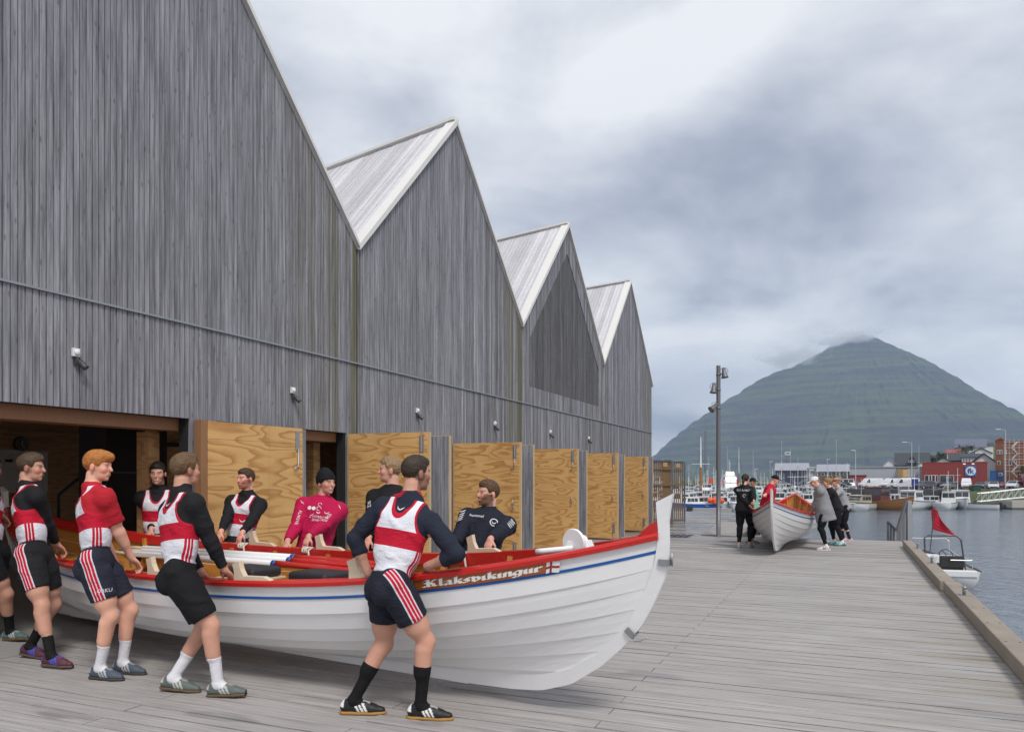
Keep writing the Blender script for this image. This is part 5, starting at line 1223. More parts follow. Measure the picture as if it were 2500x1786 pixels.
# ---------------------------------------------------------------- prints on clothing
def textpolys(txt):
    cu = bpy.data.curves.new('t', 'FONT'); cu.body = txt; cu.resolution_u = 2; cu.align_x = 'CENTER'; o = bpy.data.objects.new('t', cu); COL.objects.link(o)
    bpy.context.view_layer.update(); me = bpy.data.meshes.new_from_object(o.evaluated_get(bpy.context.evaluated_depsgraph_get()))
    V = [(v.co.x, v.co.y) for v in me.vertices]; Fc = [tuple(p.vertices) for p in me.polygons]; bpy.data.objects.remove(o); bpy.data.meshes.remove(me); bpy.data.curves.remove(cu); return V, Fc
def shape(polys):
    V = []; Fc = []
    for p in polys: Fc.append(tuple(range(len(V), len(V) + len(p)))); V += p
    return V, Fc
BIRD = shape([[(-.5, .25), (-.2, -.1), (.1, -.15), (.05, -.3), (-.3, -.2)], [(.05, -.3), (.1, -.1), (.5, .2), (.3, -.15)]])
DISC = shape([[(.5 * math.cos(2 * math.pi * k / 14), .5 * math.sin(2 * math.pi * k / 14)) for k in range(14)]])
RING = shape([[(r * math.cos(2 * math.pi * (k + j) / 16), r * math.sin(2 * math.pi * (k + j) / 16)) for r, j in ((.5, 0), (.5, 1), (.4, 1), (.4, 0))] for k in range(13)])
CHEV = shape([[(-.5, .3), (0, 0), (.5, .3), (.5, .05), (0, -.28), (-.5, .05)]])
ZIG = shape([[(-.5, -.5), (.1, .1), (-.1, .1), (.5, .5), (0, .0), (.2, .0)]])
m_print = mat('white_print', (.70, .70, .72), .6, .04); m_printb = mat('black_print', (.02, .02, .02), .6)
def decal(root, gname, P, ex, ey, n, geo, size, m=None, name='print'):
    o = next((c for c in root.children if c.name.split('.')[0] == gname), None)
    if o is None: return
    me = o.data; off = root.location; bv = BVHTree.FromPolygons([v.co + off for v in me.vertices], [tuple(p.vertices) for p in me.polygons])
    ex, ey, n = Vector(ex).normalized(), Vector(ey).normalized(), Vector(n).normalized(); P = Vector(P); V = []
    for x, y in geo[0]:
        q = P + ex * x * size + ey * y * size; hit = bv.ray_cast(q + n * .35, -n, .6)[0]
        if hit is None: hit = q
        V.append(tuple(hit + n * .004 - off))
    mm = bpy.data.meshes.new(name); mm.from_pydata(V, [], geo[1]); link(name, mm, m or m_print, root)
def chest(pk, x, z, geo, size, g, back=False, rot=0):
    p = PEOPLE[pk]; n = -p['cf'] if back else p['cf']; ex = p['cr'] if back else -p['cr']; ey = p['up']
    decal(p['root'], g, p['T'](x, .1 * (-1 if back else 1), z), ex, ey, n, geo, size)
def arm(pk, s, f, geo, size, g, dirn, along=1):
    p = PEOPLE[pk]; a, b = (p['sh'][s], p['el'][s]) if f < 1 else (p['el'][s], p['wr'][s]); f = f % 1; q = a + (b - a) * f; ax = nrm(b - a); n = np.array(dirn, float); n = nrm(n - ax * (n @ ax)); sd = np.cross(ax, n)
    ex, ey = (ax, -sd) if along else (sd, -ax)
    if along == 2: ex, ey = -ax, sd
    decal(p['root'], g, q, ex, ey, n, geo, size)
tocam = np.array([0, -1., .1])
TX = {t: textpolys(t) for t in ('NORÐOYA', 'SPARIKASSI', 'KLAKSVÍK', 'KSS', 'hummel', 'ORKU', 'IKE', 'SKY A NUT', 'KLASSIK')}
chest('F3', -.035, .33, TX['NORÐOYA'], .036, 'sweater'); chest('F3', -.035, .295, TX['SPARIKASSI'], .036, 'sweater'); chest('F3', .075, .335, ZIG, .075, 'sweater')
chest('F3', .10, .425, DISC, .042, 'sweater'); chest('F3', .055, .425, DISC, .042, 'sweater'); chest('F3', .0, .475, RING, .04, 'sweater'); chest('F3', .0, .43, RING, .05, 'sweater'); chest('F3', .0, .385, CHEV, .04, 'sweater'); chest('F3', -.085, .40, BIRD, .06, 'sweater')
arm('F3', 1, .75, TX['KLAKSVÍK'], .042, 'sweater', tocam, 1); arm('F3', -1, .8, TX['KSS'], .05, 'sweater', tocam, 2); arm('F3', -1, .15, ZIG, .06, 'sweater', tocam); arm('F3', 1, .1, ZIG, .06, 'sweater', tocam)
chest('F2', -.07, .27, BIRD, .07, 'singlet'); chest('F1', -.07, .27, BIRD, .07, 'singlet')
chest('F5', .085, .42, TX['hummel'], .042, 'top'); chest('F5', -.085, .40, RING, .075, 'top'); chest('F5', -.085, .40, BIRD, .05, 'top')
for s in (-1, 1):
    for k in range(5): arm('F5', s, .18 + k * .13, CHEV, .055, 'top', tocam + np.array([-.5 * s, 0, .2]), 0)
arm('F4', 1, .55, TX['IKE'], .06, 'jacket', tocam + np.array([-.6, 0, 0]), 1); chest('F4', -.08, .41, BIRD, .05, 'jacket')
p = PEOPLE['M3']; td = p['LG'][1][1]; fr_ = nrm(np.cross(td, p['pr'])); q = p['hip'][1] + td * .235 + fr_ * .035 * (-1 if fr_[0] < 0 else 1)
decal(p['root'], 'shorts', q, Vector((1, .1, .05)), Vector((0, 0, 1)), Vector((.35, -1, 0)), TX['ORKU'], .04)
for nm in ('M1', 'M2', 'M3'): chest(nm, 0, .475, BIRD, .06, {'M3': 'tshirt'}.get(nm, 'undershirt'), True)
for k_, v_ in PEOPLE.items():
    if k_.startswith('woman in black printed'): chest(k_, 0, .44, TX['SKY A NUT'], .065, 'jacket', True); chest(k_, .03, .33, RING, .07, 'jacket', True)
    if k_.startswith('person in red'): chest(k_, 0, .36, TX['KSS'], .08, 'sweater'); arm(k_, 1, .6, TX['KSS'], .06, 'sweater', tocam, 1)
# ---------------------------------------------------------------- inside the first boathouse
def front(u, v, n):      # the point of the plane n metres out of the front that the picture shows at (u, v)
    r = (u - U0) / F; b0 = FP0 + FN * n; t = (r * b0.y - b0.x) / (FD.x - r * FD.y); p = b0 + FD * t
    return t, CH + (V0 - v) / F * p.y
NW = -8.49
t0, z0 = front(-30, 1199, NW); t1, z1 = front(115, 1104, NW)
E_ = empty('whiteboard', fw((t0 + t1) / 2, NW + .02, z0), 'large whiteboard on the plywood wall inside the doorway', 'whiteboard')
mb = MB(); mb.box(t0, t1, NW + .005, NW + .02, z0, z1, fw); mb.build('panel', mat('whiteboard_panel', (.55, .55, .54), .35, .05), E_)
mb = MB(); mb.box(t0 - .03, t1 + .03, NW + .002, NW + .03, z0 - .03, z0 - .001, fw); mb.box(t0 - .03, t1 + .03, NW + .002, NW + .03, z1 + .001, z1 + .03, fw); mb.build('frame', m_zinc, E_)
tt, zz_ = front(20, 1124, NW); mb = MB(); mb.box(tt - .08, tt + .06, NW + .02, NW + .06, zz_ - .03, zz_ + .03, fw); bevel(mb.build('eraser', m_black_r, E_), .01, 2)
tt, zz_ = front(49, 1083, NW); E_ = empty('wall_clock', fw(tt, NW, zz_), 'round black wall clock above the whiteboard', 'clock'); c = fw(tt, NW + .005, zz_)
mb = MB(); mb.lathe([(.14, 0), (.15, .01), (.15, .035), (.135, .04)], c, FN, 28); mb.build('case', m_black_r, E_, True)
mb = MB(); mb.lathe([(0, .041), (.132, .041), (.132, .043), (0, .043)], c, FN, 28); mb.build('dial', mat('dark_dial', (.06, .06, .06), .4), E_)
for k in range(12):
    a = k * math.pi / 6; d = FD * math.sin(a) + ZU * math.cos(a); mb = MB(); mb.bar(c + FN * .046 + d * .10, c + FN * .046 + d * .122, .006, .006, FN); mb.build('hour_mark', m_print, E_)
for a, L_ in ((.3, .07), (2.6, .1)):
    d = FD * math.sin(a) + ZU * math.cos(a); mb = MB(); mb.bar(c + FN * .049, c + FN * .049 + d * L_, .008, .004, FN); mb.build('hand', m_print, E_)
# yellow blade-shaped board against the added black box
n0 = -1.35; ts, zs = front(369, 1073, n0)
E_ = empty('paddle_board', fw(ts, n0, zs - .3), 'yellow pointed board hung on the black filler box inside the doorway', 'board')
f = lambda x, z: fw(ts + x, n0, zs + z); a_ = (1 / F) * 9.2
pts = [(-.095, .02), (-.085, .10), (.0, .185), (.03, .19), (.095, .14), (.105, -.05), (.06, -.16), (.02, -.185), (-.05, -.12), (-.09, -.05)]
mb = MB(); mb.prism([f(x, z) for x, z in pts], -FN * .03); bevel(mb.build('board', mat('yellow_plastic', (.62, .42, .015), .45), E_), .008, 2)
mb = MB()
for z in (.015, -.01): mb.box(-.04, .04, .002, .004, z - .008, z + .008, lambda x, n, zz: fw(ts + x, n0 + n, zs + zz))
mb.build('label', m_printb, E_)
# handrail and stowed timber
E_ = empty('handrail', front and fw(-4.6, -6.4, 0), 'dark sloping handrail inside the doorway', 'handrail'); nA = -6.2
pA = fw(front(143, 1208, nA)[0], nA, front(143, 1208, nA)[1]); pB = fw(front(212, 1150, nA)[0], nA, front(212, 1150, nA)[1])
mb = MB(); mb.tube([pA - ZU * .5, pA, pB, pB + (pB - pA) * .4], .03, 8); mb.build('rail', m_darkmetal, E_, True)
mb = MB(); mb.tube([pB + (pB - pA) * .35, pB + (pB - pA) * .35 - ZU * 1.2], .025, 8); mb.tube([pA - ZU * .5, pA - ZU * 1.2], .025, 8); mb.build('post', m_darkmetal, E_, True)
rg = random.Random(5)
for k in range(5):
    a = rg.uniform(-.5, .5); c = fw(-3.5 + rg.uniform(-.2, .2), -3.6 - k * .35, .25 + .09 * k)
    mb = MB(); mb.bar(c - FN * .5 + FD * a * .3, c + FN * .5 - FD * a * .3, .16, .04); o = mb.build('stacked_board', m_pine if k % 2 else m_plyd); tag(o, ['lowest pine board stacked behind the racing boat', 'dark plywood strip second from the bottom of the board stack', 'pine board in the middle of the stack indoors', 'dark plywood strip near the top of the board stack', 'topmost pine board of the stack behind the racing boat'][k], 'board', 'boards stacked inside the boathouse')
# black door frame inside the second opening
mb = MB()
for (ta, tb, za, zb) in ((-1.8, -1.72, 0, 2.4), (-1.0, -.92, 0, 2.4), (-1.8, -.2, 1.25, 1.32), (-1.8, -.2, 2.1, 2.16)): mb.box(ta, tb, -2.1, -2.04, za, zb, fw)
mb.build('inner_frame', m_black, ih); mb = MB(); mb.box(-1.88, -.1, -2.2, -2.14, 0, 2.5, fw); mb.build('inner_panel', m_plyd, ih)
# ---------------------------------------------------------------- lamp post on the deck
lp = gz(1754, 1309); LPt = CH + (V0 - 892) / F * lp.y
E_ = empty('lamp_post', lp, 'tall grey tubular lamp post with three floodlights on the deck', 'lamp post')
mb = MB(); mb.lathe([(.10, 0), (.10, .012), (.062, .014), (.062, 1.5), (.058, LPt - .02), (.056, LPt), (0, LPt)], lp, n=20); mb.build('pole', m_greysteel, E_, True)
def flood(v, du, tilt, name, side):
    z = CH + (V0 - v) / F * lp.y; c = lp + Vector((0, 0, z))
    D = empty('floodlight', c); D.parent = E_; D.location = Vector((0, 0, z))
    mb = MB(); mb.lathe([(.056, -.03), (.066, -.03), (.066, .03), (.056, .03)], c, n=18); mb.build('clamp', m_greysteel, D, True)
    h = c + Vector((du * .15, -.06, .02)); mb = MB(); mb.bar(c + Vector((du * .05, -.02, 0)), h, .03, .03); mb.build('arm', m_greysteel, D)
    ax = Vector((du * math.sin(tilt), -.35 * math.sin(tilt) - .05, -math.cos(tilt))).normalized()
    mb = MB(); mb.lathe([(.02, -.16), (.05, -.155), (.055, -.07), (.065, -.06), (.068, .02), (.10, .10), (.102, .12), (.092, .12), (.06, .06), (0, .05)], h, ax, 20); mb.build('lamp_head', m_greysteel, D, True)
    mb = MB(); mb.lathe([(0, .10), (.088, .10), (.088, .105), (0, .105)], h, ax, 18); mb.build('lens', glassmat('lamp_glass', (.2, .2, .2)), D)
    mb = MB(); q = ax.cross(Vector((0, 1, 0))).normalized(); mb.tube([h - ax * .06 + ax.cross(q) * 0 + (q * math.cos(t_) - ax * math.sin(t_)) * .11 for t_ in np.linspace(-.6, math.pi + .6, 14)], .007, 6); mb.build('yoke', m_greysteel, D, True)
flood(914, 1, .12, '', 1); flood(951, -1, .1, '', -1); flood(996, -1, .85, '', -1)
# ---------------------------------------------------------------- steel railing at the end of the deck
rp = lambda u, v: gz(u, v, 0)
E_ = empty('stair_railing', gz(2190, 1320), 'galvanised steel stair railing of flat bars at the deck corner', 'railing')
Yr = gz(2215, 1319).y
def rpx(u, v, dy=0): return px(u, v, Yr + dy)
def flat(a, b, w, h, nm): mb = MB(); mb.bar(a, b, w, h, (0, 1, 0)); mb.build(nm, m_greysteel, E_)
mb = MB(); a, b_ = rpx(2219, 1318), rpx(2219, 1221); mb.box(a.x - .055, a.x + .055, Yr - .05, Yr + .05, -.02, b_.z); mb.build('newel_post', m_zinc, E_)
flat(rpx(2212, 1222), rpx(2190, 1294), .04, .10, 'sloping_rail'); flat(rpx(2166, 1271, .5), rpx(2189, 1294, .5), .04, .07, 'sloping_rail')
for u in (2206, 2198, 2192):
    vt = 1222 + (2212 - u) * 72 / 22; a = rpx(u, vt); mb = MB(); mb.box(a.x - .03, a.x + .03, Yr - .006, Yr + .006, -.35, a.z); mb.build('baluster', m_greysteel, E_)
for u in (2168, 2175, 2182):
    vt = 1271 + (u - 2166); a = rpx(u, vt, .5); mb = MB(); mb.box(a.x - .03, a.x + .03, Yr + .494, Yr + .506, -.45, a.z); mb.build('baluster', m_greysteel, E_)
# ---------------------------------------------------------------- boarded ramp behind the women
E_ = empty('slip_ramp', gz(1830, 1312), 'low timber-boarded ramp rising behind the second boat', 'ramp')
a = gz(1808, 1311); b_ = px(1857, 1312, a.y + 1.0); hgt = .34; dv = (b_ - a); dv.z = 0; L_ = dv.length; dv.normalize()
nb_ = int(L_ / .075)
for k in range(nb_):
    q = a + dv * k * .075; z1 = .03 + hgt * (k + .5) / nb_; mb = MB(); mb.bar(q + ZU * .004, q + ZU * z1, .068, .02, dv); mb.build('side_board', m_deck, E_)
mb = MB(); sd = Vector((-dv.y, dv.x, 0)); mb.hexa([a, a + dv * L_, a + dv * L_ + sd * 1.2, a + sd * 1.2, a + ZU * .03, a + dv * L_ + ZU * hgt, a + dv * L_ + sd * 1.2 + ZU * hgt, a + sd * 1.2 + ZU * .03]); mb.v = [(x, y + .02, z) for x, y, z in mb.v]; mb.build('ramp_top', m_deck, E_)
# drain grating in the deck
c = gz(1659, 1308); E_ = empty('drain_grating', c, 'slotted steel drain grating let into the wet deck', 'grating')
for j in range(6):
    for k in range(7):
        pass
fr = MB(); S_ = .5
for k in range(9): fr.box(-.32, .32, -S_ + k * S_ / 4 - .02, -S_ + k * S_ / 4 + .02, .004, .014, lambda x, y, z: c + FN * x + FD * y + ZU * z)
fr.build('bar', m_darkmetal, E_); mb = MB()
for k in range(5): mb.box(-.32 + k * .16 - .012, -.32 + k * .16 + .012, -.52, .52, .006, .017, lambda x, y, z: c + FN * x + FD * y + ZU * z)
mb.build('cross_bar', m_zinc, E_)
# ================================================================= HARBOUR
def at(u, D, z=0.): return Vector(((u - U0) / F * D, D, z))
def zv(v, D): return CH + (V0 - v) / F * D
ZC = -.45       # car park level
m_asph = mat('asphalt', (.055, .055, .06), .9, .2, 2); m_grass = mat('bank_grass', (.07, .085, .03), .95, .45, .6, bmp=.3); m_rock = mat('shore_rock', (.07, .068, .065), .9, .4, 1.2, bmp=.4)
# shore
mb = MB(); A_ = [at(2040, 158, ZC), at(2235, 150, ZC), at(2560, 143, ZC), at(4200, 143, ZC), at(4200, 330, ZC), at(1900, 330, ZC)]
mb.prism([p + Vector((0, 0, -4)) for p in A_], (0, 0, 4)); tag(mb.build('car_park', m_asph), 'asphalt car park along the far quay', kind='structure')
mb = MB(); mb.prism([Vector((-3000, 331, -4.6)), Vector((1800, 331, -4.6)), Vector((3200, 3800, -4.6)), Vector((-3000, 3800, -4.6))], (0, 0, 4.0)); tag(mb.build('far_shore', m_grass), 'low green land at the foot of the mountain', kind='structure')
rows = []
for k in range(9):
    w = k / 8; z = ZC + .12 - (3.4) * w ** 1.3; row = []
    for j in range(60):
        u = 2300 + 330 * j / 59; D = 150 - 7 * (j / 59) - 17 * w + 1.2 * mnoise.noise(Vector((j * .35, w * 4, 0))); row.append(at(u, D, z + .35 * mnoise.noise(Vector((j * .5, w * 6, 3)))))
    rows.append(row)
mb = MB(); mb.grid(rows); tag(mb.build('grass_bank', m_grass, smooth=True), 'grassy bank below the car park', kind='structure')
mb = MB(); rg = random.Random(8); V_ = []
for k in range(260):
    u = rg.uniform(2290, 2510); D = rg.uniform(129, 136); p = at(u, D, -3.4 + rg.uniform(-.1, .55)); r_ = rg.uniform(.25, .7)
    pts = [(Vector((rg.uniform(-1, 1), rg.uniform(-1, 1), rg.uniform(-.7, .7)))).normalized() * r_ for _ in range(8)]
    bm = bmesh.new(); [bm.verts.new(p + q) for q in pts]; bmesh.ops.convex_hull(bm, input=bm.verts); b0 = len(mb.v); bm.verts.index_update(); mb.v += [tuple(v.co) for v in bm.verts]
    for f in bm.faces: mb.f.append(tuple(b0 + v.index for v in f.verts)); mb.m.append(0)
    bm.free()
tag(mb.build('shore_stones', m_rock, fix=False), 'dark shore stones along the waterline', kind='stuff')
m_wgel = mat('white_gelcoat', (.72, .73, .74), .3, .05, 2); m_cream = mat('cream_gelcoat', (.62, .60, .54), .35, .08, 2); m_bgel = mat('blue_hull', (.02, .10, .42), .3, .08, 2); m_glass = glassmat('dark_window'); m_tan = mat('tan_canvas', (.36, .31, .21), .8); m_alu = mat('aluminium', (.55, .56, .57), .35, .05, 6, 0, .7)
m_wood = mat('brown_boat_wood', (.30, .13, .035), .5, .25, 3, .1); m_redw = mat('oxblood_paint', (.11, .028, .022), .5, .1, 3); m_orange = mat('orange_plastic', (.75, .10, .02), .5, .05); m_navy = mat('navy_canvas', (.015, .03, .10), .7); m_green = mat('dark_green_paint', (.01, .05, .035), .5); m_teal = mat('green_boot_paint', (.01, .11, .08), .4)
m_orf = mat('orange_flag', (.72, .09, .03), .7)
def boat_hull(root, L, B_, H, m, strake=None, bowrise=.35):
    rows = []; n = 14
    for k in range(n + 1):
        s = k / n; x = -L / 2 + L * s; w = B_ / 2 * (1 - max(0, (s - .45) / .55) ** 2.2) * (.90 + .10 * min(1, s * 4)); hz = H * (1 + bowrise * max(0, (s - .3) / .7) ** 2); kz = -.25 + .3 * max(0, (s - .75) / .25) ** 2
        xs = x + (.10 * L * max(0, (s - .8) / .2) if s > .8 else 0)
        rows.append([Vector((xs, -w, hz)), Vector((xs - .03 * L * s * s, -w * .93, hz * .45)), Vector((x - .05 * L * s * s, -w * .72, .0)), Vector((x - .06 * L * s * s, 0, kz)), Vector((x - .05 * L * s * s, w * .72, .0)), Vector((xs - .03 * L * s * s, w * .93, hz * .45)), Vector((xs, w, hz))])
    mb = MB(); mb.grid(rows); mb.face(rows[0]); o = mb.build('hull', m, root, True, world=False)
    mb = MB(); mb.grid([[r[0] - Vector((0, 0, .12)), r[6] - Vector((0, 0, .12))] for r in rows[1:-1]]); mb.build('deck', m_cream, root, world=False)
    mb = MB()
    for i in (0, 6): mb.tube([r[i] for r in rows], .045, 5)
    mb.build('rub_rail', strake or m_navy, root, world=False)
    return rows
def cabin(root, x0, x1, w, z0, h, m, rake=.35, nw=3, roof=.12, wm=None):
    P = lambda x, y, z: Vector((x, y, z))
    mb = MB(); zt = z0 + h; t = w * .86
    mb.hexa([P(x0, -w, z0), P(x1, -w, z0), P(x1, w, z0), P(x0, w, z0), P(x0, -t, zt), P(x1 - rake, -t, zt), P(x1 - rake, t, zt), P(x0, t, zt)]); c = mb.build('cabin', m, root, world=False)
    mb = MB(); mb.box(x0 - roof, x1 - rake + roof * 1.5, -t - .06, t + .06, zt, zt + .07); bevel(mb.build('cabin_roof', m, root, world=False), .03, 2)
    zl, zh = z0 + h * .48, z0 + h * .90
    def wy(z): return w + (t - w) * (z - z0) / h
    def wx(z): return x1 - rake * (z - z0) / h
    for s in (-1, 1):
        xa, xb = x0 + .12, x1 - rake - .1; st = (xb - xa) / nw
        for k in range(nw):
            a, b = xa + k * st + .04, xa + (k + 1) * st - .04; mb = MB(); mb.prism([P(a, s * (wy(zl) - .01), zl), P(b, s * (wy(zl) - .01), zl), P(b, s * (wy(zh) - .01), zh), P(a, s * (wy(zh) - .01), zh)], (0, s * .03, 0)); mb.build('window', wm or m_glass, root, world=False)
    for k in range(2):
        ya, yb = (-t + .06 + k * t, -.03 + k * t) if k == 0 else (.03, t - .06)
        mb = MB(); mb.prism([P(wx(zl) - .01, ya, zl), P(wx(zl) - .01, yb, zl), P(wx(zh) - .01, yb, zh), P(wx(zh) - .01, ya, zh)], (.03, 0, 0)); mb.build('windscreen', wm or m_glass, root, world=False)
        mb = MB(); mb.prism([P(x0 + .01, ya, zl), P(x0 + .01, yb, zl), P(x0 + .01, yb, zh), P(x0 + .01, ya, zh)], (-.03, 0, 0)); mb.build('window', wm or m_glass, root, world=False)
def mast(root, x, z0, z1, r=.03, m=None):
    mb = MB(); mb.tube([(x, 0, z0), (x, 0, z1)], [r, r * .7], 6); mb.bar((x, -.4, z0 + (z1 - z0) * .7), (x, .4, z0 + (z1 - z0) * .7), .03, .03); mb.build('mast', m or m_wgel, root, world=False)
def pulpit(root, rows, i0=8, h=.5):
    mb = MB()
    for s in (0, 6): mb.tube([rows[k][s] + Vector((0, (.08 if s == 0 else -.08), h)) for k in range(i0, len(rows))], .02, 5)
    for k in range(i0, len(rows), 2):
        for s in (0, 6): d = Vector((0, (.08 if s == 0 else -.08), 0)); mb.tube([rows[k][s] + d, rows[k][s] + d + Vector((0, 0, h))], .016, 4)
    mb.build('rail', m_alu, root, world=False)
def proto(kind):
    E_ = empty('motor_boat', (0, 0, 0)); 
    if kind == 0: r = boat_hull(E_, 7.0, 2.6, .95, m_wgel); cabin(E_, -.6, 2.0, .95, .85, 1.35, m_wgel); pulpit(E_, r); mast(E_, -.3, 2.2, 4.2)
    if kind == 1: r = boat_hull(E_, 8.5, 2.9, 1.1, m_wgel, m_teal, .5); cabin(E_, .8, 3.0, 1.05, 1.0, 1.7, m_wgel, .25, 2); mast(E_, .6, 2.6, 6.0, .04); mb = MB(); mb.bar((.6, 0, 4.2), (-3.2, 0, 3.3), .06, .06); mb.build('boom', m_alu, E_, world=False)
    if kind == 2: r = boat_hull(E_, 6.2, 2.3, .85, m_cream, m_darkmetal); cabin(E_, -1.4, 1.4, .9, .75, 1.0, m_tan, .7, 3, wm=m_glass); pulpit(E_, r, 9)
    if kind == 3: r = boat_hull(E_, 11., 3.5, 1.5, m_wgel, m_navy, .4); cabin(E_, -2.6, 2.6, 1.35, 1.35, 1.5, m_wgel, .9, 4); cabin(E_, -1.6, 1.4, 1.05, 2.9, 1.15, m_wgel, .7, 3); mast(E_, -.6, 4.0, 7.0, .05); pulpit(E_, r)
    if kind == 4: r = boat_hull(E_, 7.8, 2.7, 1.05, m_bgel, m_wgel, .45); cabin(E_, .5, 2.6, 1.0, .95, 1.5, m_wgel, .3, 2); mast(E_, .3, 2.4, 5.2, .04)
    if kind == 5: r = boat_hull(E_, 9.0, 2.7, .95, m_wgel, m_navy, .3); cabin(E_, -1.2, 2.2, .85, .85, .6, m_wgel, .8, 4); mast(E_, .9, 1.3, 12.0, .05, m_alu); mb = MB(); mb.tube([(.9, 0, 2.1), (-2.8, 0, 2.0)], .09, 8); mb.build('furled_sail', m_navy, E_, world=False)
    if kind == 6: r = boat_hull(E_, 5.4, 2.1, .8, m_wgel, m_darkmetal); mb = MB(); mb.hexa([Vector(q) for q in ((.3, -.8, .7), (.9, -.7, .7), (.9, .7, .7), (.3, .8, .7), (-.1, -.7, 1.35), (.1, -.65, 1.35), (.1, .65, 1.35), (-.1, .7, 1.35))]); mb.build('windscreen', m_glass, E_, world=False); mb = MB(); mb.box(-3.1, -2.65, -.22, .22, -.3, 1.05); bevel(mb.build('outboard', m_black_r, E_, world=False), .08, 3); pulpit(E_, r, 9, .35)
    return E_
KN = ['white cabin cruiser', 'white fishing boat', 'cream boat with a tan canopy', 'two-deck white motor yacht', 'blue-hulled boat with white wheelhouse', 'sailing yacht with furled navy sail', 'white open speedboat']
PRO = {}
for k in range(7): PRO[k] = proto(k)
used = set()
def boat_at(kind, u, D, rz, label=None, s=1.0, z=WZ, group='boats moored in the marina'):
    o = PRO[kind] if kind not in used else copy_tree(PRO[kind]); used.add(kind); p = at(u, D, z); o.location = p; o.rotation_euler = (0, 0, R(rz)); o.scale = (s,) * 3
    tag(o, label, 'boat', group); return o
# front row, as in the photograph
boat_at(2, 2097, 124, 215, 'cream boat with a tan canopy nearest the deck corner railing', 1.3)
boat_at(0, 2230, 126, 222, 'white cabin boat with blue boot line behind the steel railing', 1.38)
boat_at(1, 2313, 127, 50, 'white boat with a square wheelhouse between cabin boat and speedboat', 1.05)
boat_at(6, 2385, 127, 150, 'white speedboat with black outboard beside the gangway', 1.15)
boat_at(4, 1672, 118, 175, 'blue-hulled boat at the pontoon behind the slatted gates', 1.2)
# wooden boat
E_ = empty('wooden_boat', at(2160, 125, WZ), 'brown varnished wooden boat with oxblood wheelhouse', 'boat', None, R(-62)); r = boat_hull(E_, 8.6, 3.3, 1.3, m_wood, m_wood, .7); cabin(E_, -3.0, .2, 1.2, 1.1, 2.5, m_redw, .15, 2); mast(E_, .9, .9, 3.6, .04, m_wood)
# dense marina behind: boats moored on both sides of long pontoons
rg = random.Random(21); LABN = {}
ctx = ['on the pontoon nearest the deck', 'on the second pontoon', 'on the third pontoon', 'on the middle pontoon', 'on the pontoon before the yachts', 'on the pontoon near the car park', 'on the farthest pontoon', 'on the last pontoon under the mountain']
rowsD = [(121, 1690, 2060, 5.0), (131, 1600, 2345, 5.2), (140, 1600, 2215, 5.4), (154, 1595, 2130, 5.8), (168, 1595, 2080, 6.2), (186, 1595, 2060, 7.0), (208, 1595, 2040, 8.0), (236, 1595, 2010, 9.5)]
for ri, (D, ua, ub, sp_) in enumerate(rowsD):
    u = ua
    while u < ub:
        kind = rg.choices([0, 1, 2, 3, 4, 5, 6], [8, 6, 3, 2.2 if ri > 2 else 0, 1, 1.6, 2.5 if ri < 4 else .3])[0]
        rz = rg.choice([90, 270, 100, 260, 75, 250, 200, 340]) + rg.uniform(-12, 12); s = rg.uniform(.9, 1.25) * (1.1 if ri > 3 else .92)
        boat_at(kind, u, D + rg.uniform(-2, 2), rz, KN[kind] + ' moored ' + ctx[ri], s)
        u += sp_ * rg.uniform(.5, .85) * F / D * (1.2 if kind in (3,) else .52)
for k in PRO:
    if k not in used: boat_at(k, 1800, 200, 90, KN[k] + ' moored on the pontoon near the car park')
# pontoons
for ri, (D, ua, ub, sp_) in enumerate(rowsD[:6]):
    mb = MB(); a, b_ = at(ua - 10, D + 4.5, WZ + .25), at(ub + 10, D + 4.5, WZ + .25); mb.bar(a, b_, 1.6, .5); o = mb.build('pontoon', m_conc); tag(o, 'long floating pontoon, %s from the deck' % ['first', 'second', 'third', 'fourth', 'fifth', 'sixth'][ri], 'pontoon', 'floating pontoons')
E_ = empty('pontoon', at(1690, 112, WZ), 'low concrete pontoon end with a tyre behind the lamp post', 'pontoon'); mb = MB(); mb.bar(at(1590, 112, WZ + .5), at(1782, 112, WZ + .5), 2, .5); mb.build('float', m_conc, E_)
mb = MB(); mb.lathe([(.25, -.12), (.42, -.12), (.46, 0), (.42, .12), (.25, .12)], at(1684, 110.8, WZ + .7), (0, 1, 0), 14); mb.build('tyre', m_black_r, E_)
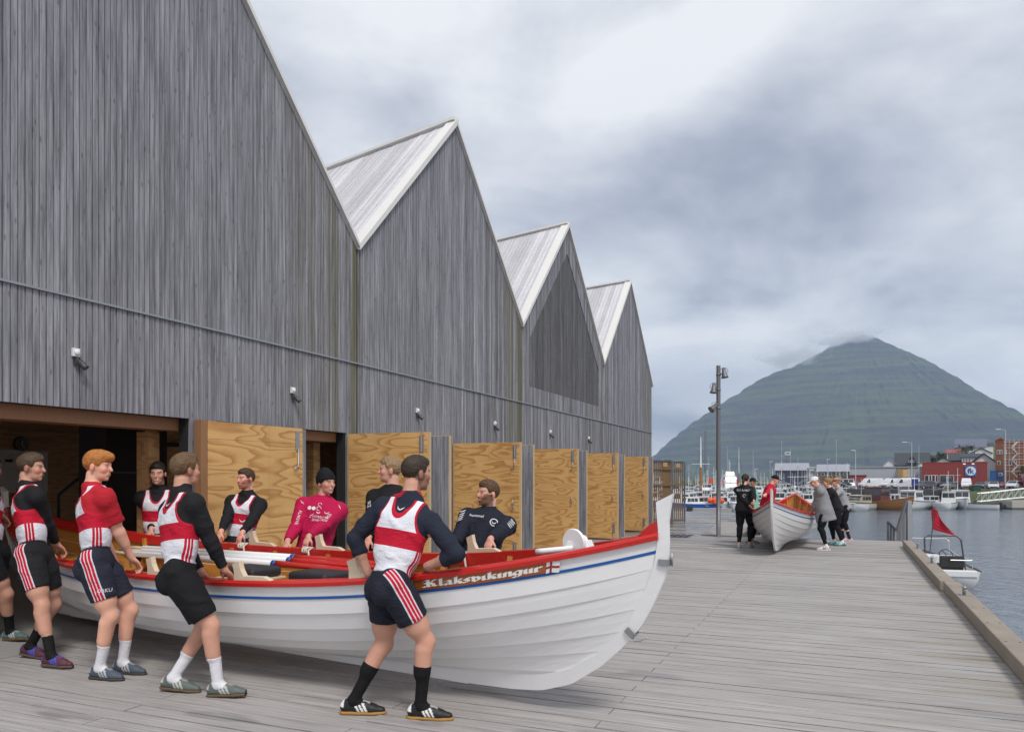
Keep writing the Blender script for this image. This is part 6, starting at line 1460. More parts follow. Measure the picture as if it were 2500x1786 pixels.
# orange buoys and flags
for k, (u, v) in enumerate(((1733, 1221), (1743, 1220), (1752, 1219), (1746, 1226), (1762, 1222))):
    D = 116; mb = MB(); r_ = .42; c = at(u, D, zv(v, D)); mb.lathe([(r_ * math.sin(a), -r_ * math.cos(a)) for a in np.linspace(.02, math.pi - .02, 12)] + [(.05, r_ + .1)], c, n=16); o = mb.build('fender_buoy', m_orange, smooth=True); tag(o, 'round orange fender buoy hung on a boat beside the lamp post', 'buoy', 'orange fender buoys')
for (u, v, D, lb, w, h_) in ((1735, 1172, 165, 'large orange-red flag flying over the boats left of the lamp post', .8, .5), (1764, 1176, 170, 'orange-red flag hanging slack right of the lamp post', .35, .75), (1800, 1176, 160, 'orange-red flag furled behind the woman in black', .3, .8)):
    c = at(u, D, zv(v, D)); E_ = empty('flag', c - ZU * 3, lb, 'flag', 'orange flags in the marina'); mb = MB(); mb.tube([c - ZU * 3.4 - Vector((w * .6, 0, 0)), c + ZU * (h_ + .2) - Vector((w * .6, 0, 0))], .04, 6); mb.build('staff', m_wgel, E_)
    mb = MB(); mb.grid([[c + Vector((-w * .6 + w * 1.3 * i / 8, .15 * math.sin(i * 1.3), h_ * (.9 - 1.8 * j / 4) - .12 * i / 8)) for j in range(5)] for i in range(9)]); o = mb.build('cloth', m_orf, E_); o.modifiers.new('s', 'SOLIDIFY').thickness = .02
# tall rigs and yacht
def rig(u, D, vt, r, m, label, yard=0):
    E_ = empty('mast', at(u, D, WZ), label, 'mast'); zt = zv(vt, D); mb = MB(); mb.tube([at(u, D, WZ), at(u, D, WZ + (zt - WZ) * .62)], [r, r * .85], 8); mb.build('lower_mast', m, E_)
    mb = MB(); mb.tube([at(u, D - .2, WZ + (zt - WZ) * .55), at(u, D - .2, zt)], [r * .6, r * .3], 8); mb.build('topmast', m_wgel, E_)
    if yard: mb = MB(); zz = WZ + (zt - WZ) * .60; mb.bar(at(u, D - .3, zz) - Vector((yard, 0, 0)), at(u, D - .3, zz) + Vector((yard, 0, 0)), .08, .08); mb.build('yard', m_wgel, E_)
    for s in (-1, 1): mb = MB(); mb.tube([at(u, D, zt * .75), at(u, D, WZ + 1) + Vector((s * 2.2, 0, 0))], .025, 4); mb.build('stay', m_darkmetal, E_)
rig(1711, 150, 1066, .28, m_wood, 'tall wooden mast with white topmast and yard', 1.8); rig(1804, 150, 1092, .12, m_greysteel, 'slim grey mast with a furled sail right of the lamp post'); rig(1908, 158, 1124, .10, m_alu, 'bare aluminium mast in front of the dark blue hall'); rig(1948, 150, 1118, .07, m_alu, 'thin aluminium mast with spreaders before the white block', 2.0); rig(1783, 190, 1126, .07, m_alu, 'thin mast behind the white motor yacht'); rig(1682, 170, 1132, .07, m_alu, 'short aluminium mast behind the slatted gates')
E_ = empty('motor_yacht', at(1782, 200, WZ), 'tall white motor yacht with stepped decks', 'yacht', None, R(265)); r = boat_hull(E_, 16, 4.6, 2.2, m_wgel, m_navy, .4); cabin(E_, -4, 3.6, 1.9, 2.0, 1.9, m_wgel, 1.0, 5); cabin(E_, -3, 2, 1.6, 4.0, 1.6, m_wgel, .8, 4); cabin(E_, -2, .6, 1.2, 5.7, 1.2, m_wgel, .6, 3); mast(E_, -1.0, 6.8, 10.0, .08); pulpit(E_, r)
# lamp posts, floodlight mast, lattice
def street_lamp(u, D, vt, label, arm=1, base=ZC):
    E_ = empty('street_lamp', at(u, D, base), label, 'street lamp', 'street lamps round the harbour'); zt = zv(vt, D); mb = MB(); mb.tube([at(u, D, base), at(u, D, zt)], [.11, .06], 8); mb.build('pole', m_alu, E_); mb = MB(); p = at(u, D, zt); mb.bar(p, p + Vector((arm, -.2, .1)), .09, .07); mb.build('arm', m_alu, E_); mb = MB(); q = p + Vector((arm, -.2, .1)); mb.box(q.x - .45, q.x + .45, q.y - .15, q.y + .15, q.z - .06, q.z + .07); bevel(mb.build('luminaire', m_whitepl, E_), .04, 2)
for (u, D, vt, lb, arm) in ((2089, 165, 1100, 'street lamp in front of the long grey hall', -.6), (2226, 158, 1080, 'street lamp beside the blue container', -1.6), (2455, 150, 1049, 'tall street lamp in front of the scaffolded brown building', -1.6), (2020, 200, 1122, 'street lamp behind the woman in the white cap', .1), (1880, 240, 1127, 'street lamp left of the dark blue hall', .2), (1845, 260, 1145, 'small street lamp behind the person in red', .3), (2390, 175, 1125, 'street lamp above the round shop sign', .5), (1958, 230, 1142, 'short street lamp by the white block', .3)): street_lamp(u, D, vt, lb, arm)
E_ = empty('floodlight_mast', at(1923, 300, -.6), 'far twin-legged floodlight mast with a rectangular lamp frame', 'floodlight mast'); D = 300
mb = MB(); [mb.tube([at(1923 + q, D, -.6), at(1923 + q, D, zv(1112, D))], .12, 6) for q in (-3, 3)]; mb.build('leg', m_greysteel, E_); mb = MB(); a, b_, c, d = [at(x, D, zv(y, D)) for x, y in ((1917, 1109), (1929, 1109), (1929, 1103), (1917, 1103))]
for p, q in ((a, b_), (b_, c), (c, d), (d, a)): mb.bar(p, q, .25, .25)
mb.build('lamp_frame', m_wgel, E_)
E_ = empty('lattice_mast', at(1722, 320, -.6), 'dark lattice radio mast behind the wooden ship mast', 'lattice mast'); D = 320; mb = MB(); zt = zv(1052, D)
for q in (-1.8, 1.8): mb.tube([at(1722 + q, D, -.6), at(1722 + q, D, zt)], .12, 5)
for k in range(22): z0_ = -.6 + k * (zt + .6) / 22; z1_ = z0_ + (zt + .6) / 22; s = 1 if k % 2 else -1; mb.tube([at(1722 - 1.8 * s, D, z0_), at(1722 + 1.8 * s, D, z1_)], .06, 4)
mb.build('lattice', m_greysteel, E_)
# ---------------------------------------------------------------- buildings
def bm_(c, n, **k): return mat(n, c, k.get('r', .7), .08, k.get('s', .5), 0)
class BL:
    def __init__(s, u0, u1, D, zb):
        s.um = (u0 + u1) / 2; s.D = D; s.zb = zb; s.phi = math.atan((s.um - U0) / F); s.k = D / F * math.cos(s.phi)
    def x(s, u): return (u - s.um) * s.k
    def z(s, v): return zv(v, s.D) - s.zb
def windows(par, bl, rects, mat_=None, frame=m_wgel):
    for (ua, ub, va, vb) in rects:
        x0, x1, z0, z1 = bl.x(ua), bl.x(ub), bl.z(vb), bl.z(va); mb = MB(); mb.box(x0, x1, -.10, -.02, z0, z1); w = mb.build('window', frame, par, world=False)
        g_ = .09; mb = MB(); mb.box(x0 + g_, x1 - g_, -.13, -.101, z0 + g_, z1 - g_); mb.build('pane', mat_ or m_glass, w, world=False)
def block(name, label, cat, u0, u1, vt, D, depth, m, zb=ZC, roofm=None, over=.3, rects=(), gable=None):
    """house with its face square to the harbour; gable ('x', row) = ridge along the face, ('y', row) = gable front"""
    bl = BL(u0, u1, D, zb); E_ = empty(name, at(bl.um, D, zb), label, cat, None, -bl.phi); a, b_ = bl.x(u0), bl.x(u1); zt = bl.z(vt)
    def bd(mb, nm, mm): return mb.build(nm, mm, E_, world=False)
    mb = MB(); mb.box(a, b_, 0, depth, 0, zt); bd(mb, 'wall', m); x0, x1 = a - over, b_ + over
    if gable is None: mb = MB(); mb.box(x0, x1, -over, depth + over, zt + .003, zt + .28); bd(mb, 'roof', roofm or m)
    elif gable[0] == 'x':
        zr = zv(gable[1], D + depth / 2) - zb; mb = MB(); y0, y1, ym = -over, depth + over, depth / 2
        mb.prism([(x0, y0, zt - .05), (x0, y0, zt + .12), (x0, ym, zr + .15), (x0, y1, zt + .12), (x0, y1, zt - .05), (x0, ym, zr - .05)], (x1 - x0, 0, 0)); bd(mb, 'roof', roofm)
        mb = MB(); mb.prism([(a, .01, zt), (a, depth - .01, zt), (a, ym, zr - .1)], (b_ - a, 0, 0)); bd(mb, 'gable_wall', m)
    else:
        zr = bl.z(gable[1]); xm = 0; mb = MB(); mb.prism([(x0, -over, zt - .1), (xm, -over, zr - .02), (x1, -over, zt - .1), (x1, -over, zt + .12), (xm, -over, zr + .25), (x0, -over, zt + .12)], (0, depth + 2 * over, 0)); bd(mb, 'roof', roofm)
        mb = MB(); mb.prism([(a, 0, zt), (b_, 0, zt), (xm, 0, zr - .05)], (0, depth, 0)); bd(mb, 'gable_wall', m)
    windows(E_, bl, rects); E_['_'] = 0; del E_['_']; BLS[E_.name] = bl; return E_
BLS = {}
c_blue = bm_((.035, .045, .075), 'dark_blue_cladding'); c_lroof = bm_((.30, .31, .35), 'pale_metal_roof', r=.4); c_brown = bm_((.13, .095, .06), 'brown_cladding'); c_grey = bm_((.38, .40, .44), 'grey_metal_cladding', r=.5); c_red = bm_((.24, .035, .028), 'red_brown_facade'); c_white = bm_((.66, .67, .68), 'white_render'); c_droof = bm_((.045, .05, .06), 'dark_slate_roof'); c_black = bm_((.02, .023, .028), 'black_boarding'); c_rust = bm_((.20, .075, .035), 'rust_brown_cladding'); c_bluesh = bm_((.015, .12, .38), 'bright_blue_container'); c_rroof = bm_((.32, .07, .05), 'red_tile_roof'); c_dgreen = bm_((.10, .17, .12), 'green_metal_roof')
block('warehouse', 'dark blue hall with pale grey pitched roof behind the marina', 'building', 1893, 1974, 1148, 235, 18, c_blue, -.6, c_lroof, .3, gable=('x', 1131))
block('office_block', 'small white block with one window beside the dark blue hall', 'building', 1974, 1995, 1142, 233, 12, c_white, -.6, rects=[(1978, 1988, 1148, 1156)])
block('harbour_house', 'brown two-storey building with four white windows and pale metal roof', 'building', 1995, 2073, 1151, 225, 14, c_brown, -.6, c_lroof, .3, gable=('x', 1134), rects=[(2004, 2013, 1153, 1161), (2022, 2031, 1153, 1161), (2040, 2049, 1153, 1161), (2058, 2067, 1153, 1161)])
block('store_hall', 'long pale grey metal hall left of the red shop', 'building', 2073, 2252, 1141, 195, 30, c_grey, -.5, c_lroof, .2)
for (ua, ub, va, lb, m) in ((2077, 2110, 1160, 'red entrance canopy on the long grey hall', c_red), (2187, 2209, 1166, 'low red storage box by the grey hall', c_red), (2199, 2210, 1143, 'yellow vertical sign panel on the grey hall', bm_((.62, .42, .18), 'yellow_panel'))):
    D = 192; a, b_ = at(ua, D), at(ub, D); E_ = empty('canopy', Vector((a.x, D, ZC)), lb, 'sign' if 'sign' in lb else 'shed'); mb = MB(); zb = zv(1165, D) if 'sign' in lb else ZC; mb.box(a.x, b_.x, D - 1.2, D + 2.9, zb, zv(va, D)); mb.build('body', m, E_); mb = MB(); mb.box(a.x - .1, b_.x + .1, D - 1.4, D + 2.9, zv(va, D) + .005, zv(va, D) + .15); mb.build('cap', m_greysteel, E_)
RS = block('shop', 'red-brown flat-roofed shop with a round white-on-blue sign', 'shop', 2250, 2409, 1130, 176, 22, c_red, ZC, c_red, .05)
bl = BLS[RS.name]
windows(RS, bl, [(2256, 2267, 1159, 1178), (2267, 2274, 1159, 1178), (2283, 2290, 1159, 1178), (2294, 2312, 1159, 1178), (2312, 2329, 1159, 1178)])
windows(RS, bl, [(2274, 2283, 1159, 1180)], mat('dark_red_door', (.06, .012, .01), .4))
xa, xb, za, zb_ = bl.x(2356), bl.x(2383), bl.z(1161.5), bl.z(1137); m_sb = bm_((.01, .15, .48), 'sign_blue')
mb = MB(); mb.box(xa, xb, -.22, -.02, za, zb_); sg = mb.build('sign_board', m_sb, RS, world=False)
mb = MB(); cc = Vector(((xa + xb) / 2, -.225, (za + zb_) / 2)); r_ = (xb - xa) * .46; mb.lathe([(0, 0), (r_, 0), (r_, .03), (0, .03)], cc, (0, -1, 0), 28); mb.build('sign_disc', m_wlet, sg, world=False)
Vt, Ft = textpolys('fk'); sx_ = r_ * 1.67; ys = [y for _, y in Vt]; xs_ = [x for x, _ in Vt]; xm = (min(xs_) + max(xs_)) / 2; ym = (min(ys) + max(ys)) / 2
for q, (dx, dz) in enumerate(((-.07, 0), (.07, 0), (0, .05), (0, -.05), (0, 0))):
    me = bpy.data.meshes.new('sign_letters'); me.from_pydata([(cc.x + (x - xm) * sx_ + dx, cc.y - .045 - .002 * q, cc.z + (y - ym) * sx_ + dz) for x, y in Vt], [], Ft); link('sign_letters', me, m_sb, sg)
for u in (2354, 2375):
    mb = MB(); mb.lathe([(.05, 0), (.3, .12), (.3, .2), (0, .22)], (bl.x(u), -1.0, bl.z(1134)), (0, -.5, 1), 12); mb.build('sign_lamp', m_whitepl, RS, world=False)
# houses up the hill behind the shop
rows = []
for k in range(8):
    rows.append([at(u, 210 + k * 22, -.6 + (k / 7) ** 1.1 * 17 * min(1, max(0, (u - 2100) / 260)) + 1.0 * mnoise.noise(Vector((u * .01, k, 0)))) for u in range(2060, 2760, 35)])
mb = MB(); mb.grid(rows); tag(mb.build('town_hill', m_grass, smooth=True), 'green slope with houses behind the shop', kind='structure')
block('boarded_house', 'large black-boarded house with a dark slate roof behind the grey hall', 'house', 2186, 2268, 1136, 222, 12, c_black, .0, c_droof, .4, gable=('x', 1106), rects=[])
block('dormer_house', 'black gable front with white window below the dark slate roof', 'house', 2212, 2240, 1136, 218, 3, c_black, .0, c_droof, .3, gable=('y', 1111), rects=[(2217, 2224, 1123, 1128), (2226, 2232, 1123, 1128)])
block('white_gable_house', 'white gabled shed left of the black-boarded house', 'house', 2157, 2186, 1134, 225, 10, c_white, .0, c_lroof, .3, gable=('y', 1121))
block('green_roof_house', 'house with a green metal gable roof behind the shop', 'house', 2240, 2276, 1136, 205, 10, c_white, .0, c_dgreen, .3, gable=('y', 1124))
block('grey_gable_house', 'white house with low grey gable behind the shop', 'house', 2278, 2326, 1131, 212, 10, c_white, .0, c_droof, .4, gable=('y', 1118))
block('slate_house', 'house with dark slate roof between the low gable and the white houses', 'house', 2318, 2352, 1124, 226, 11, c_black, .5, c_droof, .4, gable=('x', 1106), rects=[])
block('white_house', 'white house with a row of narrow windows and grey hip roof', 'house', 2348, 2396, 1116, 215, 10, c_white, .0, c_droof, .4, gable=('x', 1108), rects=[(2351, 2355, 1119, 1127), (2358, 2362, 1119, 1127), (2365, 2369, 1119, 1127)])
block('tall_white_house', 'white gable-fronted house with dark eaves right of the shop sign', 'house', 2374, 2430, 1129, 205, 12, c_white, .0, c_droof, .5, gable=('y', 1107))
block('upper_white_house', 'white house with dark pitched roof higher up the slope', 'house', 2370, 2420, 1106, 262, 12, c_white, 4, c_droof, .4, gable=('y', 1094), rects=[(2376, 2381, 1103, 1107)])
block('hip_roof_house', 'large house with blue-grey roof and roof lights on the hilltop', 'house', 2335, 2405, 1092, 300, 14, c_white, 7, bm_((.13, .14, .19), 'blue_grey_roof'), .6, gable=('x', 1072), rects=[(2337, 2343, 1093, 1098), (2346, 2352, 1093, 1098)])
block('red_roof_house', 'small house with a red roof below the hilltop house', 'house', 2312, 2345, 1106, 285, 10, c_white, 4, c_rroof, .4, gable=('x', 1098))
block('roof_top_house', 'white house at the skyline left of the brown building', 'house', 2395, 2425, 1088, 300, 12, c_white, 7, c_droof, .3, gable=('x', 1082))
AP = block('apartment_block', 'rust-brown apartment block wrapped in scaffolding', 'building', 2428, 2600, 1077, 190, 16, c_rust, ZC, c_rust, .1, rects=[(2432, 2439, 1097, 1107), (2440, 2446, 1097, 1107), (2451, 2457, 1097, 1107), (2470, 2478, 1094, 1104), (2433, 2441, 1124, 1134), (2462, 2470, 1122, 1134), (2475, 2482, 1122, 1134)])
block('red_roof_lantern', 'red hipped roof lantern on top of the brown apartment block', 'roof lantern', 2432, 2453, 1075, 195, 6, c_rust, 7, c_rroof, .3, gable=('y', 1070))
for (ua, ub, lb) in ((2417, 2430, 'bright blue container by the white gable house'), (2432, 2450, 'dark blue site hut with a white window')):
    D = 180; E_ = block('container', lb, 'container', ua, ub, 1151, D, 4, c_bluesh if 'bright' in lb else bm_((.015, .05, .16), 'dark_blue_hut'), ZC, None, .05, rects=[(2438, 2447, 1153, 1161)] if 'hut' in lb else [])
D = 157; block('container', 'tall blue metal container beside the street lamp on the car park', 'container', 2226, 2242, 1170.5, D, 2.2, bm_((.02, .04, .28), 'deep_blue_container'), ZC, None, .04)
# scaffolding
E_ = empty('scaffolding', at(2478, 186, ZC), 'pale tubular scaffolding with stair runs on the brown building', 'scaffolding'); D = 187
for u in (2452, 2464, 2476, 2488, 2500):
    for dd in (0, 1.2): mb = MB(); mb.tube([at(u, D + dd, ZC), at(u, D + dd, zv(1072, D))], .05, 5); mb.build('standard', m_alu, E_)
for v in (1078, 1092, 1106, 1120, 1135, 1150): mb = MB(); mb.tube([at(2450, D, zv(v, D)), at(2502, D, zv(v, D))], .045, 5); mb.build('ledger', m_alu, E_); mb = MB(); a, b_ = at(2450, D + .2, zv(v, D) - .8), at(2502, D + 1.1, zv(v, D) - .75); mb.box(a.x, b_.x, a.y, b_.y, a.z, b_.z); mb.build('walkway', m_pine, E_)
for k, v in enumerate((1092, 1106, 1120, 1135, 1150, 1164)): mb = MB(); s = -1 if k % 2 else 1; mb.bar(at(2476 - 6 * s, D - .3, zv(v, D)), at(2476 + 8 * s, D - .3, zv(v - 14, D)), .5, .16); mb.build('stair_run', m_alu, E_)
# ---------------------------------------------------------------- vehicles
paints = {}
def carpaint(n, c): return mat('paint_' + n, c, .28, .03, 1, 0, .1, 0, coat=.5)
def vehicle(kind, u, D, rz, pname, pc, label):
    W_ = 1.8; prof = {'car': [(-2.1, .35), (-2.15, .75), (-1.95, .98), (-1.5, 1.05), (-.95, 1.42), (.35, 1.45), (1.05, 1.02), (1.95, .85), (2.15, .65), (2.1, .35)], 'suv': [(-2.2, .4), (-2.25, .9), (-2.1, 1.15), (-1.85, 1.62), (-1.5, 1.7), (.4, 1.68), (1.1, 1.15), (2.05, 1.0), (2.2, .75), (2.15, .4)],
            'van': [(-2.6, .4), (-2.65, 1.0), (-2.6, 2.05), (-2.45, 2.2), (.9, 2.2), (1.2, 2.1), (1.85, 1.25), (2.5, 1.05), (2.65, .8), (2.6, .4)], 'truck': [(-2.0, .6), (-2.0, 2.9), (-1.8, 3.0), (1.0, 3.0), (1.5, 2.7), (1.6, 1.6), (1.7, .6), (1.6, .5)]}[kind]
    E_ = empty({'car': 'parked_car', 'suv': 'parked_car', 'van': 'delivery_van', 'truck': 'truck'}[kind], at(u, D, ZC + .004), label, {'car': 'car', 'suv': 'car', 'van': 'van', 'truck': 'truck'}[kind], 'vehicles on the car park', R(rz)); pm = carpaint(pname, pc); H_ = max(z for _, z in prof); belt = {'car': .95, 'suv': 1.08, 'van': 1.2, 'truck': 1.6}[kind]
    def wy(z): return W_ / 2 * (1 - .16 * max(0, (z - belt) / (H_ - belt)))
    mb = MB(); L_ = [Vector((x, -wy(z), z)) for x, z in prof]; Rr = [Vector((x, wy(z), z)) for x, z in prof]; mb.grid([L_, Rr], True); mb.face(L_); mb.face(Rr[::-1]); o = mb.build('body', pm, E_, world=False); bevel(o, .05, 2)
    top = [p for p in prof if p[1] > belt]; xa = min(x for x, z in top) + .25; xb = max(x for x, z in top) - .05
    if kind in ('car', 'suv'):
        xs = [xa, -.35, .15, xb]
        for s in (-1, 1):
            for i in (0, 1, 2) if kind == 'suv' else (0, 2):
                a_, b2 = (xs[i] + .05, xs[i + 1] - .05) if kind == 'suv' else ((xs[0] + .15, -.1) if i == 0 else (.0, xb))
                zt = H_ - .12; mb = MB(); sh = .35 if i == 2 else 0; sh0 = .3 if i == 0 else 0
                mb.prism([Vector((a_, s * (wy(belt) - .005), belt + .04)), Vector((b2, s * (wy(belt) - .005), belt + .04)), Vector((b2 - sh, s * (wy(zt) - .005), zt)), Vector((a_ + sh0, s * (wy(zt) - .005), zt))], (0, s * .02, 0)); mb.build('window', m_glass, E_, world=False)
    else:
        for s in (-1, 1): mb = MB(); x1_ = 1.75 if kind == 'van' else 1.4; mb.prism([Vector((.75, s * wy(belt), belt + .05)), Vector((x1_ - .1, s * wy(belt), belt + .05)), Vector((x1_ - .6, s * wy(2.0), 1.95)), Vector((.75, s * wy(2.0), 1.95))], (0, s * .02, 0)); mb.build('window', m_glass, E_, world=False)
    fp = [p for p in prof if p[0] > .3 and p[1] >= belt - .15]; p0_, p1_ = max(fp, key=lambda p: p[1] if p[0] > .3 else 0), min((p for p in fp), key=lambda p: abs(p[1] - belt))
    nrm_ = Vector((p0_[1] - p1_[1], 0, p1_[0] - p0_[0])).normalized() * .02; wq = lambda t, y: Vector((p0_[0] + (p1_[0] - p0_[0]) * t, y * (wy(p0_[1] + (p1_[1] - p0_[1]) * t) - .1), p0_[1] + (p1_[1] - p0_[1]) * t)) + nrm_
    mb = MB(); mb.prism([wq(.1, -1), wq(.9, -1), wq(.9, 1), wq(.1, 1)], nrm_ * .3); mb.build('windscreen', m_glass, E_, world=False)
    for x in (1.3 if kind != 'van' else 1.7, -1.3 if kind != 'van' else -1.65):
        for s in (-1, 1): mb = MB(); mb.lathe([(.18, -.1), (.32, -.1), (.34, 0), (.32, .1), (.18, .1)], (x, s * .80, .34), (0, 1, 0), 14); w = mb.build('wheel', m_black_r, E_, world=False); mb = MB(); mb.lathe([(0, -.105), (.2, -.105), (.2, .105), (0, .105)], (x, s * .80, .34), (0, 1, 0), 10); mb.build('rim', m_alu, w, world=False)
    fx = max(x for x, z in prof); 
    for s in (-1, 1):
        mb = MB(); mb.box(fx - .28, fx - .03, s * .7 - .16, s * .7 + .16, .66, .80); mb.build('headlight', m_whitepl, E_, world=False)
        mb = MB(); mb.box(-fx - .02, -fx + .08, s * .72 - .12, s * .72 + .12, .72, .9); mb.build('tail_light', m_flagr, E_, world=False)
    mb = MB(); mb.box(fx - .08, fx + .02, -.55, .55, .42, .58); mb.build('grille', m_black_r, E_, world=False)
V_ = [('car', 2060, 168, 20, 'black', (.01, .01, .012), 'black car parked before the long grey hall'), ('car', 2098, 176, 200, 'red', (.30, .02, .02), 'red car parked under the red canopy'), ('van', 2126, 172, 190, 'white', (.7, .7, .72), 'white van with rounded nose parked near the red canopy'), ('van', 2178, 166, 205, 'white', (.7, .7, .72), 'white van parked between yellow sign and cabin boats'), ('van', 2210, 162, 172, 'white', (.7, .7, .72), 'boxy white van beside the tall blue container'),
 ('suv', 2258, 156, 200, 'grey', (.08, .085, .10), 'dark grey car parked right of the blue container'), ('car', 2292, 163, 185, 'black', (.01, .01, .012), 'small black car in front of the shop windows'), ('car', 2322, 157, 200, 'silver', (.20, .21, .23), 'grey car left of the big white van'), ('van', 2359, 156, 240, 'white', (.7, .7, .72), 'big white van parked below the shop sign'), ('car', 2396, 158, 225, 'grey', (.08, .085, .10), 'dark grey car partly behind the big white van'), ('suv', 2418, 166, 195, 'black', (.01, .01, .012), 'long black car behind the white saloon'), ('car', 2425, 152, 240, 'white', (.7, .7, .72), 'white saloon car parked at the top of the grass bank'), ('car', 2455, 164, 200, 'red', (.30, .02, .02), 'red car between the black and the white cars'), ('suv', 2474, 154, 225, 'white', (.7, .7, .72), 'white hatchback behind the gangway'), ('suv', 2485, 163, 200, 'white', (.7, .7, .72), 'white car parked below the scaffolding'), ('truck', 2506, 154, 250, 'darkred', (.16, .02, .02), 'dark red truck cab at the edge of the car park')]
for v in V_: vehicle(*v)
# skip container and gangway
E_ = empty('waste_container', at(2381, 146, ZC), 'dark green waste container on the grass bank', 'container'); a = at(2373, 146); b_ = at(2391, 146); mb = MB(); mb.box(a.x, b_.x, 145.5, 147, ZC - .3, ZC + .75); mb.build('bin', m_green, E_); mb = MB(); mb.prism([(a.x - .05, 145.4, ZC + .755), (b_.x + .05, 145.4, ZC + .755), (b_.x + .05, 147.1, ZC + .95), (a.x - .05, 147.1, ZC + .95)], (0, 0, .05)); mb.build('lid', m_green, E_)
E_ = empty('gangway', at(2450, 132, -2), 'aluminium truss gangway sloping down to the pontoon', 'gangway'); D = 131; g0, g1 = at(2392, D, zv(1224, D)), at(2520, D, zv(1212, D))
for off in (0, 1.3):
    h_ = ZU * 1.5; y_ = Vector((0, off, 0)); n_ = 8
    for nm, p, q in (('bottom_chord', g0 + y_, g1 + y_), ('top_chord', g0 + y_ + (g1 - g0) * .04 + h_ * .9, g1 + y_ + h_)): mb = MB(); mb.tube([p, q], .06, 6); mb.build(nm, m_alu, E_)
    for k in range(n_):
        p = g0 + (g1 - g0) * k / n_ + y_; q = g0 + (g1 - g0) * (k + 1) / n_ + y_; mb = MB(); mb.tube([p, q + h_], .04, 5); mb.build('diagonal', m_alu, E_); mb = MB(); mb.tube([q, q + h_], .04, 5); mb.build('upright', m_alu, E_)
mb = MB(); mb.hexa([g0 - ZU * .05, g1 - ZU * .05, g1 + Vector((0, 1.3, -.05)), g0 + Vector((0, 1.3, -.05)), g0, g1, g1 + Vector((0, 1.3, 0)), g0 + Vector((0, 1.3, 0))]); mb.build('walkway', m_alu, E_)
E_ = empty('quay_block', at(2490, 127, WZ), 'pale concrete quay block with weed at the waterline', 'quay'); a = at(2471, 127); b_ = at(2560, 127); mb = MB(); mb.box(a.x, b_.x, 127, 131, WZ - 1, zv(1222, 127)); mb.build('wall', mat('pale_concrete', (.36, .35, .31), .8, .15, 1), E_); mb = MB(); mb.box(a.x - .02, b_.x, 126.95, 131.02, WZ - 1, WZ + .25); mb.build('weed_band', m_rock, E_)
# trees in the gardens
m_leaf = mat('leaves', (.045, .075, .018), .7, .35, 2, .35)
def tree(u, D, zb, r_, hgt, label, seed):
    rg = random.Random(seed); base = at(u, D, zb); E_ = empty('garden_tree', base, label, 'tree', 'trees between the houses'); mb = MB(); mb.tube([base, base + Vector((.1, 0, hgt * .5)), base + Vector((0, .1, hgt * .8))], [.16, .1, .04], 6)
    for k in range(5): a = rg.uniform(0, 6.28); mb.tube([base + ZU * hgt * .4, base + Vector((math.cos(a) * r_ * .6, math.sin(a) * r_ * .6, hgt * rg.uniform(.6, .85)))], [.06, .02], 5)
    mb.build('trunk', m_wood, E_); mb = MB(); cl = [base + Vector((rg.uniform(-.7, .7) * r_, rg.uniform(-.7, .7) * r_, hgt * rg.uniform(.42, .92))) for _ in range(16)]
    for k in range(900):
        c = rg.choice(cl) + Vector((rg.gauss(0, .22), rg.gauss(0, .22), rg.gauss(0, .2))) * r_; s = rg.uniform(.10, .24); a = Vector((rg.uniform(-1, 1), rg.uniform(-1, 1), rg.uniform(-1, 1))).normalized(); b = a.cross(Vector((.3, .5, .8))).normalized(); mb.face([c - a * s, c + b * s * .6, c + a * s, c - b * s * .6])
    mb.build('crown', m_leaf, E_, fix=False)
tree(2284, 240, 4, 2.2, 5, 'round green tree behind the black-boarded house', 1); tree(2298, 236, 5, 1.8, 4.5, 'green tree right of the round one behind the shop', 2); tree(2358, 245, 6, 2.4, 6.5, 'leafy tree in front of the hilltop house', 3); tree(2272, 235, 4, 1.5, 4, 'low shrub beside the black-boarded house', 4); tree(2500, 160, ZC, 1.6, 4.5, 'green tree beside the truck cab', 5)
# ---------------------------------------------------------------- small motor boat lying off the deck
MBY = 36; E_ = empty('motor_boat', at(2286, MBY + 2.6, WZ), 'white open motor boat with red flag beside the kerb beam', 'boat', None, R(74)); E_.scale = (1.25,) * 3; r = boat_hull(E_, 4.9, 2.0, .62, m_wgel, m_darkmetal, .5)
mb = MB(); mb.box(-2.35, 2.0, -.55, .55, .30, .34); mb.build('sole', m_wgel, E_, world=False); mb = MB(); mb.hexa([Vector(q) for q in ((.5, -.85, .5), (1.9, -.5, .62), (1.9, .5, .62), (.5, .85, .5), (.55, -.82, .78), (1.8, -.45, .86), (1.8, .45, .86), (.55, .82, .78))]); bevel(mb.build('foredeck', m_wgel, E_, world=False), .05, 3)
mb = MB(); mb.box(-.05, .45, -.75, .1, .34, .95); bevel(mb.build('console', m_wgel, E_, world=False), .05, 2)
mb = MB(); c = Vector((-.2, -.3, 1.02)); axw = Vector((-.8, 0, .6)).normalized(); u1 = axw.cross(Vector((0, 1, 0))).normalized(); u2 = Vector((0, 1, 0)); ring = [c + (u1 * math.cos(t_) + u2 * math.sin(t_)) * .24 for t_ in np.linspace(0, 2 * math.pi, 25)]; mb.tube(ring, .018, 6)
for t_ in (0.5, 2.6, 4.7): mb.tube([c, c + (u1 * math.cos(t_) + u2 * math.sin(t_)) * .24], .014, 5)
mb.build('steering_wheel', m_black_r, E_, world=False)
mb = MB(); mb.box(-1.1, -.6, -.7, .15, .34, .74); mb.box(-1.18, -1.06, -.7, .15, .60, 1.06); bevel(mb.build('helm_seat', m_black_r, E_, world=False), .05, 2)
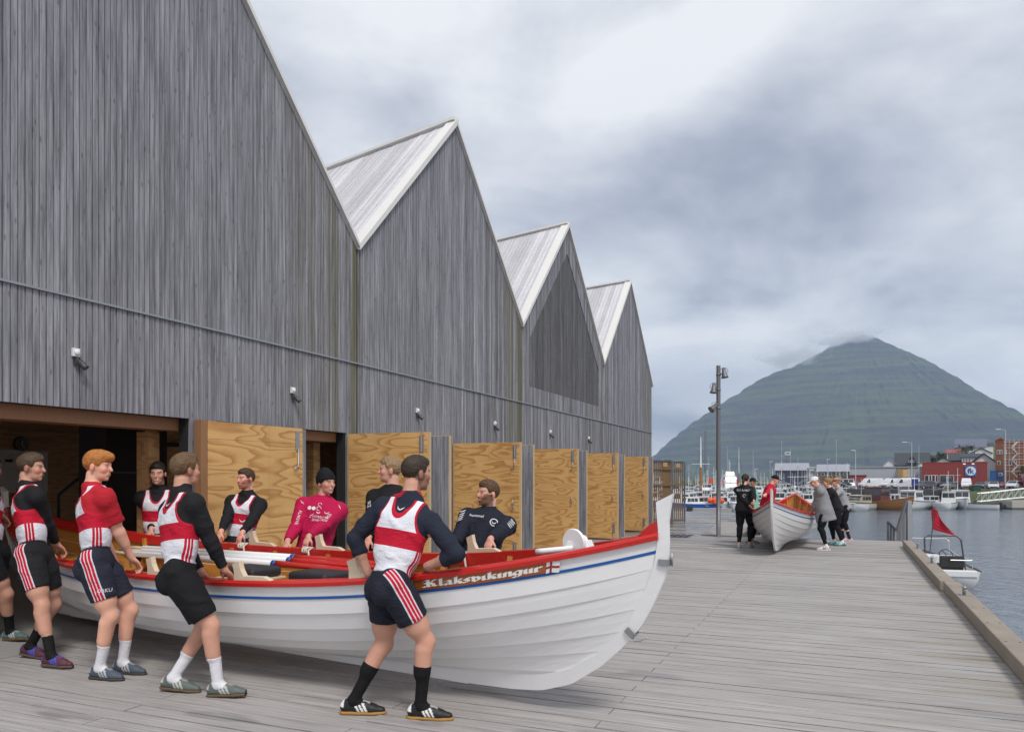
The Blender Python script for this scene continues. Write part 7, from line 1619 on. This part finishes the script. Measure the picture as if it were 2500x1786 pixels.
mb = MB(); mb.tube([(1.2, -.75, .7), (1.2, -.75, 1.45), (1.25, -.65, 1.55), (1.25, .65, 1.55), (1.2, .75, 1.45), (1.2, .75, .7)], .022, 6); mb.tube([(1.2, -.75, 1.1), (.2, -.85, .95), (-1.6, -.88, .95), (-1.7, -.8, .95), (-1.7, -.1, .95)], .018, 6); mb.tube([(-1.65, -.85, .6), (-1.65, -.85, .95)], .018, 5); mb.build('rail', m_alu, E_, world=False)
mb = MB(); mb.tube([(-1.7, .75, .5), (-1.5, .75, 1.75), (-1.45, .6, 1.85), (-1.45, -.35, 1.85), (-1.5, -.5, 1.7), (-1.75, -.6, .5)], .03, 7); mb.build('targa_bar', m_darkmetal, E_, world=False)
mb = MB(); mb.tube([(-1.75, .62, 1.2), (-1.5, .40, 2.95)], .018, 6); fst = mb.build('flag_staff', m_darkmetal, E_, world=False)
mb = MB(); rows = []
for i in range(9):
    w = i / 8; rows.append([Vector((-1.5 - .1 * w + .06 * math.sin(w * 7 + j), .42 - w * (.12 + .62 * (j / 6) ** 1.6) + .08 * (1 - w), 2.92 - j / 6 * (.82 + .12 * w) - .14 * w)) for j in range(7)])
mb.grid(rows); o = mb.build('red_flag', mat('red_flag_cloth', (.50, .012, .035), .7), E_, world=False); o.modifiers.new('s', 'SOLIDIFY').thickness = .01
mb = MB(); mb.box(-2.5, -2.2, -.8, .8, .40, .64); bevel(mb.build('transom_locker', m_wgel, E_, world=False), .03, 2)
# ---------------------------------------------------------------- haze over the fjord
m = bpy.data.materials.new('haze_air'); m.use_nodes = True; nt = m.node_tree; nt.nodes.clear(); pv = N(nt, 'ShaderNodeVolumePrincipled', {'Color': (.60, .76, 1.0), 'Density': HAZE, 'Anisotropy': .1}); N(nt, 'ShaderNodeOutputMaterial', {1: pv.outputs[0]})
if HAZE > 0:
    mb = MB(); mb.box(-1450, 3950, -70, 6000, -6, PH + 70); o = mb.build('haze', m); tag(o, 'thin bluish haze over the fjord', kind='stuff')

# cloud lying on the summit
m = bpy.data.materials.new('cloud_vapour'); m.use_nodes = True; nt = m.node_tree; nt.nodes.clear(); tc = N(nt, 'ShaderNodeTexCoord').outputs['Object']
ed = M(nt, 'SUBTRACT', 1.0, VM(nt, 'LENGTH', tc, out=1), clamp=True); cn = NOISE(nt, VM(nt, 'MULTIPLY', tc, (1.6, 1.0, 1.0)), 1.9, 4, .6)
dn = M(nt, 'MULTIPLY', M(nt, 'MAXIMUM', M(nt, 'SUBTRACT', M(nt, 'ADD', cn, M(nt, 'MULTIPLY', ed, .5)), .62), 0.0), .045)
pv = N(nt, 'ShaderNodeVolumePrincipled', {'Color': (.97, .98, 1.0), 'Density': dn, 'Anisotropy': .3}); N(nt, 'ShaderNodeOutputMaterial', {1: pv.outputs[0]})
for (u, v, D, rx, ry, rz_) in ((1925, 872, MY - 250, 190, 260, 55), (2062, 826, MY - 120, 210, 300, 48)):
    mb = MB(); mb.lathe([(math.sin(a), -math.cos(a)) for a in np.linspace(.02, math.pi - .02, 14)], (0, 0, 0), n=24); o = mb.build('summit_cloud', m, smooth=True); o.location = at(u, D, zv(v, D)); o.scale = (rx, ry, rz_); tag(o, 'thin cloud caught on the mountain top', kind='stuff')
SC.render.resolution_x = 1024; SC.render.resolution_y = 731
